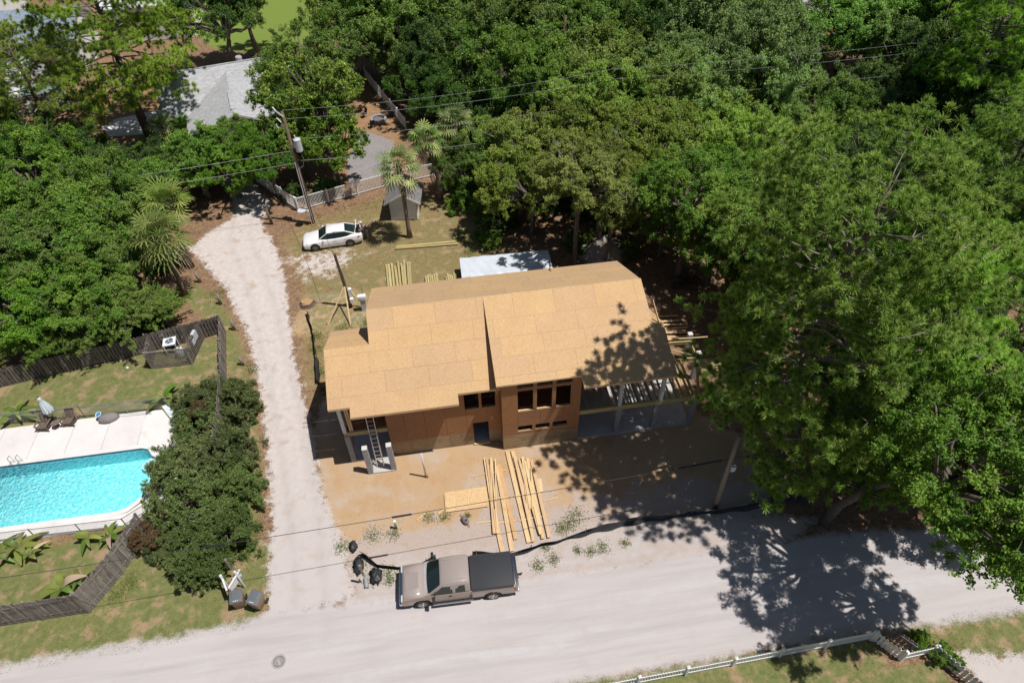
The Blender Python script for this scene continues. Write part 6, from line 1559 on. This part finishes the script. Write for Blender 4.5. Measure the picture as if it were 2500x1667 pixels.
palm(0, (-2.16, 47.29, 0), 6.7, 'tall fan palm with a bare trunk in front of the white shed', 1.05)
palm(1, (.87, 52.42, 0), 6.0, 'fan palm leaning beside the white shed', .98, (-.7, 0))
palm(0, (3.01, 58.14, 0), 4.2, 'fan palm farthest back of the three near the shed', 1.05)
palm(2, (-19.56, 42.75, 0), 5.7, 'large fan palm with drooping fronds left of the driveway', 1.12, (.05, .1), mat='palm_bright')
palm(3, (-19.85, 46.4, 0), 6.2, 'bright stiff fan palm behind the large drooping palm', 1.15, (.4, 0), r0=.2)
palm(1, (45.3, 59.7, 0), 5, 'fan palm beside the sandy clearing at the upper right', 1.1)
palm(2, (40.8, 51.9, 0), 4.6, 'fan palm in front of the clearing behind the great pine', 1.0)
palm(0, (42.2, 76.5, 0), 5, 'yellowing fan palm at the top edge by the far roof', 1.2, mat='palm_dead')
palm(1, (45.6, 75.2, 0), 4.6, 'dry fan palm right of the yellowing one at the top edge', 1.1, mat='palm_dead')
palm(3, (-25.2, 66.2, 0), 2.2, 'short fan palm at the foot of the leaning pine', .95, mat='palm_leaf')
palm(3, (-23.6, 67.0, 0), 1.6, 'dark low fan palm before the grey-roofed house', .9, mat='leaf_dark')
palm(1, (-40.2, 86.5, 0), 2.4, 'low palm beside the green-roofed house', .9, mat='leaf_dark')

# ---- hedge and shrubs
def shrub(i, loc, r, label, mat, h=1.0, cat='shrub', group=None, name='shrub'):
    t = thing(name, loc, random.uniform(0, 6), label, cat, group); me, ls = BUSH[i % len(BUSH)]; s = r/2.2*1.08
    for nm, m_ in (('foliage', me), ('stems', ls)):
        o = link(nm, m_, t); o.location = (0, 0, .3*s); o.scale = (s, s, s*h)
        if nm == 'foliage': slot(o, mat)
    return t
for i, (x, y, r, h, m_, lb) in enumerate(((-16.2, 31.4, 1.5, 1.0, 'leaf_hedge', 'dark evergreen shrub at the top end of the hedge by the lounger'), (-14.3, 30.2, 1.55, 1.1, 'leaf_hedge', 'evergreen shrub bulging over the driveway fence'), (-15.9, 28.2, 1.7, 1.05, 'leaf_hedge', 'evergreen shrub over the pool corner steps'), (-14.6, 26.4, 1.75, 1.15, 'leaf_hedge', 'broad evergreen shrub in the middle of the driveway hedge'),
        (-15.9, 25.2, 1.8, 1.15, 'leaf_hedge', 'evergreen shrub overhanging the pool deck'), (-13.6, 23.9, 1.7, 1.2, 'leaf_hedge', 'evergreen shrub nearest the driveway in the hedge'), (-15.3, 22.6, 1.9, 1.2, 'leaf_hedge', 'tall evergreen shrub near the lower end of the hedge'), (-13.5, 21.3, 1.55, 1.2, 'leaf_hedge', 'grey-green shrub at the lower driveway end of the hedge'),
        (-15.0, 20.0, 1.5, 1.2, 'leaf_hedge', 'grey-green shrub at the lowest tip of the hedge above the signs'), (-16.6, 21.2, 1.2, .95, 'leaf_hedge', 'low shrub where the hedge meets the plank fence'))):
    shrub(i, (x, y, 0), r, lb, m_, h, 'hedge shrub', 'driveway hedge', 'hedge_shrub')
shrub(1, (-17.7, 21.4, .9), .75, 'reddish vine tangle on top of the plank fence near the banana plants', 'red_leaf', .7, 'vine', None, 'vine')
shrub(2, (-16.0, 29.4, 1.7), .55, 'patch of rusty leaves in the upper hedge', 'red_leaf', .5, 'vine', None, 'vine')
shrub(0, (21.05, 9.75, .1), .42, 'bright green vine climbing the picket fence corner', 'vine_leaf', 1.3, 'vine', None, 'vine')
shrub(3, (21.75, 9.05, .25), .5, 'bright green vine spilling over the shade-toned leaning pickets', 'vine_leaf', 1.1, 'vine', None, 'vine')
shrub(3, (22.05, 8.55, .35), .34, 'small tail of green vine along the shade-toned leaning pickets', 'vine_leaf', 1., 'vine', None, 'vine')
for i, (x, y, r, m_, lb) in enumerate(((3.7, 50.2, 1.7, 'leaf_oak', 'round bush at the edge of the back lot near the palms'), (5.3, 47.4, 1.6, 'leaf_dark', 'dark bush above the bright weeds behind the tarp'), (2.8, 54.6, 1.4, 'leaf_bright', 'light bush between the palm trunks'), (4.4, 45.0, .9, 'vine_leaf', 'bright green weedy clump behind the long timbers'), (-12.6, 55.2, 1.0, 'leaf_dark', 'dark shrub behind the white fence corner'), (-9.3, 55.6, 1.1, 'leaf_dark', 'dark shrub inside the white fence under the magnolia'), (51.0, 82.4, 2.2, 'flower_orange', 'orange flowering bush by the far street'),
        (11.6, 43.2, 1.0, 'leaf_oak', 'low bush at the left foot of the sand pile'), (15.2, 41.7, .9, 'vine_leaf', 'green weeds at the right foot of the sand pile'), (20.3, 27.6, .9, 'leaf_oak', 'small bush right of the loose plywood sheet'), (19.8, 25.0, .9, 'leaf_oak', 'small bush at the foot of the great pine'), (-21.2, 61.0, 1.6, 'leaf_dark', 'dark bush at the foot of the leaning pine'), (-27.5, 63.8, 1.8, 'leaf_dark', 'dark bush left of the leaning pine'), (-31.4, 66.0, 1.7, 'leaf_bright', 'yellow-green bush below the slatted fence'))):
    shrub(i, (x, y, 0), r, lb, m_, 1.0, 'bush', None, 'bush')
us = random.Random(4)
for k in range(46):
    while True:
        x, y = us.uniform(2, 46), us.uniform(40, 72)
        if y > 44+abs(x-10)*.0 and not (34 < x < 56 and 59 < y < 70) and not (x < 9 and y < 52): break
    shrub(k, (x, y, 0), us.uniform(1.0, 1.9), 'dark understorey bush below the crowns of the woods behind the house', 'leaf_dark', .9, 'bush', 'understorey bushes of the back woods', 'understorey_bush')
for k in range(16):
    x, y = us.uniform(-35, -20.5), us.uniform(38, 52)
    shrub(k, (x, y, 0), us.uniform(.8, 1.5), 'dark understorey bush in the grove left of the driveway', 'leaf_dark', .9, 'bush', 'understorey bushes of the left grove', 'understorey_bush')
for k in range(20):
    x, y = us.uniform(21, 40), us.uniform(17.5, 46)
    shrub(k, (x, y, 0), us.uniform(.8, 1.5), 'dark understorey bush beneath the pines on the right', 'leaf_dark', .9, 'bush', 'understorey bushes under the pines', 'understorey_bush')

# ---- banana plants
def banana(loc, n, L, label, seed):
    rng = np.random.default_rng(seed); t = thing('banana_plant', loc, rng.uniform(0, 6), label, 'banana plant')
    MB().tube([(0, 0, 0), (.02, 0, .5)], [.10, .06], 8).build('stem', 'vine_leaf' if False else 'bark_palm', t, smooth=True)
    for k in range(n):
        az = k*2.4+rng.normal()*.3; el = rng.uniform(.5, 1.25); l_ = L*rng.uniform(.7, 1.1); w_ = .15*L/1.2*rng.uniform(.8, 1.2); V = []; F = []; T = []; ti = rng.uniform(.2, .9)
        d = np.array([math.cos(az), math.sin(az), 0]); s = np.array([-math.sin(az), math.cos(az), 0]); m = 9
        for i in range(m):
            f = i/(m-1); p = np.array([0, 0, .4]) + d*l_*f*math.cos(el)*(1+.35*f) + np.array([0, 0, l_*(f*math.sin(el) - .75*f*f)]); ww = w_*math.sin(math.pi*min(.98, .06+.94*f**.75))**.6 if f > .12 else .02
            V += [p+s*ww+np.array([0, 0, .25*ww]), p, p-s*ww+np.array([0, 0, .25*ww])]; T += [ti, min(1, ti+.3), ti]
        for i in range(m-1): F += [(3*i, 3*i+1, 3*i+4, 3*i+3), (3*i+1, 3*i+2, 3*i+5, 3*i+4)]
        o = link('leaf', fast_mesh('leaf', np.array(V), np.array(F), 4, 'banana_leaf' if rng.random() > .18 else 'palm_dead', np.array(T), True), t)
for i, (x, y, n, L, lb) in enumerate(((-18.95, 32.0, 7, 1.7, 'banana plant at the top of the hedge by the chain-link fence'), (-28.2, 32.3, 7, 1.5, 'banana plant by the chain-link fence left of the parasol'), (-24.8, 22.2, 9, 1.5, 'banana plant at the left below the pool edge'), (-25.9, 22.0, 8, 1.4, 'banana plant at the left picture edge below the pool'), (-24.0, 21.6, 6, 1.1, 'smaller banana plant right of the clump below the pool'), (-21.2, 22.2, 7, 1.1, 'banana plant in the middle below the pool'), (-19.95, 22.1, 6, 1.1, 'banana plant with a yellow leaf nearest the hedge below the pool'), (-21.7, 19.4, 8, 1.6, 'banana plant leaning over the plank fence'), (-20.9, 19.6, 6, 1.2, 'banana plant right beside the bend of the plank fence'))):
    banana((x, y, 0), n, L, lb, 40+i)

# ---- grass, weeds and fallen leaves
def inside(px, py, poly): return sdist(px, py, poly) < -.05
def grass_mesh(name, P, hmin, hmax, wdt, seed, mat='grass_blade', tl=None):
    rng = np.random.default_rng(seed); n = len(P); c = np.concatenate([P, np.zeros((n, 1))], 1); a = rng.uniform(0, 6.28, n); h = rng.uniform(hmin, hmax, n)[:, None]
    s = np.stack([np.cos(a), np.sin(a), np.zeros(n)], 1)*wdt; ln = np.stack([rng.normal(size=n), rng.normal(size=n), np.full(n, 1.3)], 1); ln = unit(ln)
    v = np.stack([c-s, c+s, c+ln*h], 1).reshape(-1, 3); t = np.clip(.5+rng.normal(size=n)*.28, 0, 1) if tl is None else tl
    return fast_mesh(name, v, np.arange(3*n).reshape(n, 3), 3, mat, np.repeat(t, 3))
def scatter(poly, n, rng):
    xs = [p[0] for p in poly]; ys = [p[1] for p in poly]; P = np.stack([rng.uniform(max(-36, min(xs)), min(32, max(xs)), n), rng.uniform(max(4, min(ys)), min(60, max(ys)), n)], 1)
    return P[inside(P[:, 0], P[:, 1], poly)]
def vegetation_ground():
    rng = np.random.default_rng(5)
    def patchy(P, k, thr):
        v = np.sin(P[:, 0]*k+1.3)*np.cos(P[:, 1]*k*1.17+.4)+.6*np.sin(P[:, 0]*k*2.3+P[:, 1]*k*1.9)+rng.normal(size=len(P))*.35
        return P[v > thr]
    for poly, n, lb, k, thr, hm in ((YARD, 26000, 'lawn grass behind the pool', 1.1, -.2, .07), (FRONT, 42000, 'verge grass along the road at the lower left', .9, -.25, .08), (SIDE, 22000, 'rough grass between hedge and driveway', 1.0, .05, .10), (BACKLOT, 26000, 'patchy grass behind the house', .8, .45, .09), (SOUTH, 30000, 'lawn grass beyond the white picket fence', .9, -.5, .08), (SOUTHV, 6000, 'thin grass beside the picket gate', 1.1, .1, .07)):
        P = patchy(scatter(poly, n, rng), k, thr)
        if poly is FRONT: P = P[P[:, 0] > -27]
        o = link('grass', grass_mesh('grass', P, .03, hm, .012, 3)); tag(o, lb, 'grass', kind='stuff')
    W = [(-5.5,20.0,.55),(-2.3,20.6,.4),(-1.4,20.5,.35),(-4.3,19.9,.45),(-6.2,18.4,.5),(-5.5,17.6,.6),(-4.7,17.7,.5),(5.4,18.9,.6),(6.0,19.4,.6),(4.2,17.0,.4),(3.3,16.75,.4),(7.0,17.2,.45),(6.3,17.1,.35),(8.3,17.3,.3),(5.6,17.3,.25),(5.0,18.7,.4),(-.1,20.4,.2),(3.9,17.75,.3),(-7.2,19.6,.5),(-4.6,17.2,.4),(-9.4,35.2,.6),(-9.0,33.0,.6),(-9.3,36.7,.6),(-8.6,31.2,.5),(3.0,45.9,.9),(2.2,46.6,.8),(2.6,44.4,.8),(-12.2,21.5,.7),(-12.4,19.9,.8),(-18.4,19.3,.6),(-19.0,18.7,.6),(-13.6,34.0,.6),(-17.3,42.5,.9),(13.0,43.8,1.0),(12,41.3,.6),(-7.5,37.2,.7),(-5.8,37.3,.6)]
    P = np.concatenate([np.array([x, y])+rng.normal(size=(int(650*r), 2))*r*.5 for x, y, r in W])
    o = link('weeds', grass_mesh('weeds', P, .05, .17, .018, 9)); tag(o, 'scattered green weed patches on the sand and verges', 'weeds', kind='stuff')
    # fallen leaves on the back lot and under the trees
    n = 9000; c = np.stack([rng.uniform(-11, 3, n), rng.uniform(44, 55, n), rng.uniform(.01, .03, n)], 1)
    d_ = sdist(c[:, 0], c[:, 1], BACKLOT); w_ = np.clip((c[:, 1]-(51.5+.33*(c[:, 0]+8)))/3+.75, .05, 1); c = c[(d_ < 0) & (rng.random(n) < w_)]
    v, f = leaf_quads(c, unit(np.array([0, 0, 1.])+rng.normal(size=c.shape)*.35), rng.uniform(.08, .15, len(c)), rng.uniform(.04, .08, len(c)), rng)
    M['fallen_leaf'] = None; mat_leaf('fallen_leaf', (.22, .11, .045), (.36, .22, .08), (.5, .36, .16), .1, .8, .1)
    o = link('fallen_leaves', fast_mesh('fallen_leaves', v, f, 4, 'fallen_leaf', np.repeat(rng.random(len(c)), 4))); tag(o, 'fallen tan leaves scattered below the white fence', 'leaves', kind='stuff')
    n = 5000; c = np.stack([rng.uniform(-9, 17, n), rng.uniform(17, 24.4, n), np.full(n, .012)], 1); c = c[(sdist(c[:, 0], c[:, 1], SAND) < 0)]
    v, f = leaf_quads(c, unit(np.array([0, 0, 1.])+rng.normal(size=c.shape)*.5), rng.uniform(.02, .07, len(c)), rng.uniform(.01, .03, len(c)), rng)
    o = link('ground_debris', fast_mesh('ground_debris', v, f, 4, 'fallen_leaf', np.repeat(rng.random(len(c))*.5, 4))); tag(o, 'small twigs and chips scattered on the sandy lot', 'debris', kind='stuff')
vegetation_ground()

# ---- single out trees and boards that differ only by their place
def ordinals():
    names = ['leftmost', 'second from left', 'third from left', 'fourth from left', 'fifth from left', 'sixth from left', 'seventh from left', 'eighth from left', 'ninth from left', 'tenth from left', 'eleventh from left', 'twelfth from left']
    G = {}
    for o in col.objects:
        if o.parent is None and 'group' in o and o.get('category') in ('tree', 'board', 'sheet') and 'bearer' not in o['label']: G.setdefault(o['label'], []).append(o)
    for lb, L in G.items():
        if 1 < len(L) <= 12 and len(lb.split()) <= 13:
            L.sort(key=lambda o: (o.location.x-.1*o.location.y)/(o.location.y*.69+24))
            for k, o in enumerate(L): o['label'] = lb + ', ' + (names[k] if k < len(L)-1 else 'rightmost')
ordinals()
# ------------------------------------------------------------------ neighbouring houses
WLD = [True]
def gable(t, name, x0, x1, y0, y1, ze, zr_, axis, mat, ov=.35, th=.12):
    """gable roof over a rectangle; ridge along axis"""
    if axis == 'y':
        c = (x0+x1)/2
        for s, xe in ((-1, x0-ov), (1, x1+ov)):
            m_ = (zr_-ze)/abs(c-(x0 if s < 0 else x1)); zo = ze-m_*ov
            MB().add([(c, y0-ov, zr_), (xe, y0-ov, zo), (xe, y1+ov, zo), (c, y1+ov, zr_), (c, y0-ov, zr_-th), (xe, y0-ov, zo-th), (xe, y1+ov, zo-th), (c, y1+ov, zr_-th)], [(0,1,2,3), (7,6,5,4), (0,4,5,1), (1,5,6,2), (2,6,7,3)]).build(name, mat, t, world=WLD[0])
    else:
        c = (y0+y1)/2
        for s, ye in ((-1, y0-ov), (1, y1+ov)):
            m_ = (zr_-ze)/abs(c-(y0 if s < 0 else y1)); zo = ze-m_*ov
            MB().add([(x0-ov, c, zr_), (x0-ov, ye, zo), (x1+ov, ye, zo), (x1+ov, c, zr_), (x0-ov, c, zr_-th), (x0-ov, ye, zo-th), (x1+ov, ye, zo-th), (x1+ov, c, zr_-th)], [(0,1,2,3), (7,6,5,4), (0,4,5,1), (1,5,6,2), (2,6,7,3)]).build(name, mat, t, world=WLD[0])
def walls(t, x0, x1, y0, y1, h, mat, gab=None, zr_=0):
    MB().box(x0, x1, y0, y1, 0, h).build('wall', mat, t, world=WLD[0])
    if gab == 'y': MB().prism([(x0, h), (x1, h), ((x0+x1)/2, zr_-.15)], y0+.01, y1-.01, 'y').build('gable', mat, t, world=WLD[0])
    if gab == 'x': MB().prism([(y0, h), (y1, h), ((y0+y1)/2, zr_-.15)], x0+.01, x1-.01, 'x').build('gable', mat, t, world=WLD[0])
def win(t, x, y, z, w_, h, axis='y'):
    f = (MB().box(x-w_/2-.08, x+w_/2+.08, y-.04, y+.02, z-h/2-.08, z+h/2+.08) if axis == 'y' else MB().box(x-.02, x+.04, y-w_/2-.08, y+w_/2+.08, z-h/2-.08, z+h/2+.08)).build('window', 'white_paint', t, world=WLD[0])
    (MB().box(x-w_/2, x+w_/2, y-.055, y-.041, z-h/2, z+h/2) if axis == 'y' else MB().box(x+.041, x+.055, y-w_/2, y+w_/2, z-h/2, z+h/2)).build('pane', 'glass_dark', f, world=WLD[0])
def neighbours():
    WLD[0] = False
    t = thing('house', (-17.4, 63.6, 0), R(12.3), 'house with light grey shingle roof and round vent behind the magnolia', 'house')
    walls(t, -6.4, 6.2, 6.0, 15.2, 2.5, 'siding_grey', 'x', 4.75); gable(t, 'roof', -6.4, 6.2, 6.0, 15.2, 2.5, 4.75, 'x', 'shingle_grey', .5)
    walls(t, -4.3, 4.3, .5, 7, 2.4, 'siding_grey', 'y', 4.3); gable(t, 'roof', -4.3, 4.3, .5, 9.6, 2.4, 4.3, 'y', 'shingle_grey', .5)
    MB().lathe([(.26, 4.0), (.34, 4.5), (.34, 4.66), (.28, 4.74)], (1.6, 12.0, 0), 18).build('roof_vent', 'shingle_grey', t)
    MB().box(-.22, .22, .9, 5.2, 4.28, 4.345).build('ridge_vent', 'shingle_grey', t); MB().box(-6.6, 6.4, 10.5, 10.7, 4.72, 4.79).build('ridge_cap', 'shingle_grey', t)
    for s in (-1, 1): MB().bar((0, -.02, 4.2), (s*4.8, -.02, 2.1), .05, .2).build('bargeboard', 'white_paint', t)
    win(t, -2.2, .49, 1.5, 1.0, 1.2); win(t, 2.2, .49, 1.5, 1.0, 1.2); MB().box(-.5, .45, .45, .5, 0, 2.0).build('door', 'white_paint', t)
    WLD[0] = True
    t = thing('house', (-45, 78, 0), 0, 'house with green shingle roof at the left edge behind the pine', 'house')
    walls(t, -53, -41.6, 76.0, 84, 2.5, 'white_grey', 'x', 4.4); gable(t, 'roof', -53, -41.6, 76.0, 86.6, 2.5, 4.4, 'x', 'shingle_green', .4)
    for x, y in ((-42.6, 80.3), (-44.9, 77.6)): MB().tube([(x, y, 2.9), (x, y, 4.5)], .06, 8).build('vent_pipe', 'white_paint', t, world=True)
    MB().box(-41.0, -38.4, 76.4, 78.6, 0, 2.2).build('annex', 'white_grey', t, world=True); MB().prism([(-41.1, 76.1), (-38.2, 76.1), (-38.2, 78.9), (-41.1, 78.9)], 2.2, 2.32).build('annex_roof', 'shingle_green', t, world=True)
    win(t, -44.5, 75.99, 1.4, 1.0, 1.1)
    t = thing('house', (-43, 89, 0), 0, 'white clapboard house mostly hidden by the tall open pine', 'house')
    walls(t, -49, -38.6, 86.6, 94, 4.2, 'white_paint', 'x', 6.2); gable(t, 'roof', -49, -38.6, 86.6, 94, 4.2, 6.2, 'x', 'shingle_blue', .4)
    for k in range(20): MB().box(-49.02, -38.58, 86.56, 86.6, .1+k*.205, .28+k*.205).build('clapboard', 'white_paint', t, world=True)
    for x in (-46.8, -43.8, -40.8): win(t, x, 86.55, 2.4, 1.0, 1.3)
    t = thing('house', (-32, 99, 0), 0, 'white two-storey house behind the top of the pine', 'house')
    walls(t, -37.2, -27.6, 94.6, 103, 4.4, 'white_paint', 'x', 6.4); gable(t, 'roof', -37.2, -27.6, 94.6, 103, 4.4, 6.4, 'x', 'white_grey', .4)
    for k in range(21): MB().box(-37.22, -27.58, 94.56, 94.6, .1+k*.205, .28+k*.205).build('clapboard', 'white_paint', t, world=True)
    for x in (-35.2, -32.4, -29.5): win(t, x, 94.55, 2.5, 1.1, 1.4)
    t = thing('house', (-57, 104, 0), 0, 'bluish roofed building at the top left corner', 'house')
    walls(t, -66, -51.5, 97.5, 108, 4, 'white_paint', 'x', 7); gable(t, 'roof', -66, -51.5, 97.5, 108, 4, 7.0, 'x', 'shingle_blue', .4)
    t = thing('house', (45, 80, 0), 0, 'grey-roofed house behind the dry palms at the top right', 'house')
    walls(t, 36, 52, 80.5, 89, 2.8, 'siding_grey', 'x', 5.2); gable(t, 'roof', 36, 52, 80.5, 89, 2.8, 5.2, 'x', 'shingle_grey', .6)
    win(t, 43, 80.49, 1.5, 1.4, 1.2); win(t, 47, 80.49, 1.5, 1.4, 1.2)
    # far street on the right and concrete drive on the left
    o = MB().prism([(38, 78.5), (47, 81.8), (60, 76.0), (74, 69.5), (90, 60), (92, 63), (76, 73.5), (62, 79.8), (50, 84.0)], .004, .012).build('street', 'concrete'); o['kind'] = 'structure'
    o = MB().prism([(-33.4, 72.2), (-32.2, 73.6), (-29, 74.6), (-23.4, 76), (-23.4, 70.8), (-27.8, 69.5), (-32, 69.8)], .003, .03).build('path', 'deck_white'); o['kind'] = 'structure'
    o = MB().prism([(-7.4, 56.3), (-3.3, 57.4), (-3.0, 63.5), (-6.4, 66.5), (-7.6, 61)], .003, .02).build('path', 'path_grey'); o['kind'] = 'structure'; o.name = 'path'
    # slatted fence in the left back yard
    fence('slat_fence', 'leaning pale slatted fence below the pine in the upper left yard', [(-34.6, 71.2), (-36.5, 79.5)], 1.75, bw=.14, step=.155, mat='weathered', rails=(.2, .8), post=.1, shadow=.02, lean=.25)
    # picnic set
    t = thing('picnic_table', (-38.3, 76.4, 0), R(60), 'white picnic table in the shade by the slatted fence', 'table')
    for k in range(5): MB().box(-.9, .9, -.4+k*.17, -.25+k*.17, .72, .76).build('plank', 'white_paint', t)
    for s in (-1, 1):
        for k in range(2): MB().box(-.9, .9, s*.75-.15+k*.16, s*.75-.01+k*.16, .42, .46).build('bench_plank', 'white_paint', t)
        for x in (-.65, .65): MB().bar((x, s*.75, 0), (x, s*.2, .72), .09, .04, (1, 0, 0)).build('leg', 'white_paint', t)
    t = thing('garden_chair', (-37.3, 78.6, 0), R(20), 'white slatted garden chair left of the leaning pine', 'chair')
    for k in range(5): MB().box(-.28, .28, -.3+k*.12, -.2+k*.12, .40, .425).build('slat', 'white_paint', t)
    for k in range(5): MB().bar((-.24+k*.12, .30, .40), (-.24+k*.12, .48, 1.05), .09, .02, (0, 1, 0)).build('back_slat', 'white_paint', t)
    for x in (-.27, .27):
        for y in (-.28, .3): MB().bar((x, y, 0), (x, y, .42), .05, .05).build('leg', 'white_paint', t)
    # fire pit and chairs behind the magnolia
    t = thing('fire_pit', (-4.45, 68.05, 0), 0, 'round stone fire pit in the shade behind the magnolia', 'fire pit')
    for k in range(16):
        a = 2*math.pi*k/16; MB().prism([(.62*math.cos(a-.17), .62*math.sin(a-.17)), (.85*math.cos(a-.17), .85*math.sin(a-.17)), (.85*math.cos(a+.17), .85*math.sin(a+.17)), (.62*math.cos(a+.17), .62*math.sin(a+.17))], 0, .33).build('stone', 'cmu', t)
    MB().lathe([(.6, 0), (.6, .1)], (0, 0, 0), 16).build('ash_bed', 'iron_dark', t)
    for x, y, rz, lb in ((-5.98, 69.1, R(-60), 'dark folding chair left of the fire pit'), (-3.1, 68.7, R(60), 'dark folding chair right of the fire pit'), (-5.2, 66.7, R(-150), 'dark folding chair in front of the fire pit')):
        t = thing('garden_chair', (x, y, 0), rz, lb, 'chair', 'fire pit chairs')
        MB().box(-.25, .25, -.25, .25, .40, .44).build('seat', 'plastic_black', t); MB().bar((0, .25, .42), (0, .42, .95), .5, .03, (0, 1, 0)).build('backrest', 'plastic_black', t)
        for dx in (-.22, .22):
            for dy in (-.22, .22): MB().bar((dx, dy, 0), (dx, dy, .4), .03, .03).build('leg', 'plastic_black', t)
neighbours()
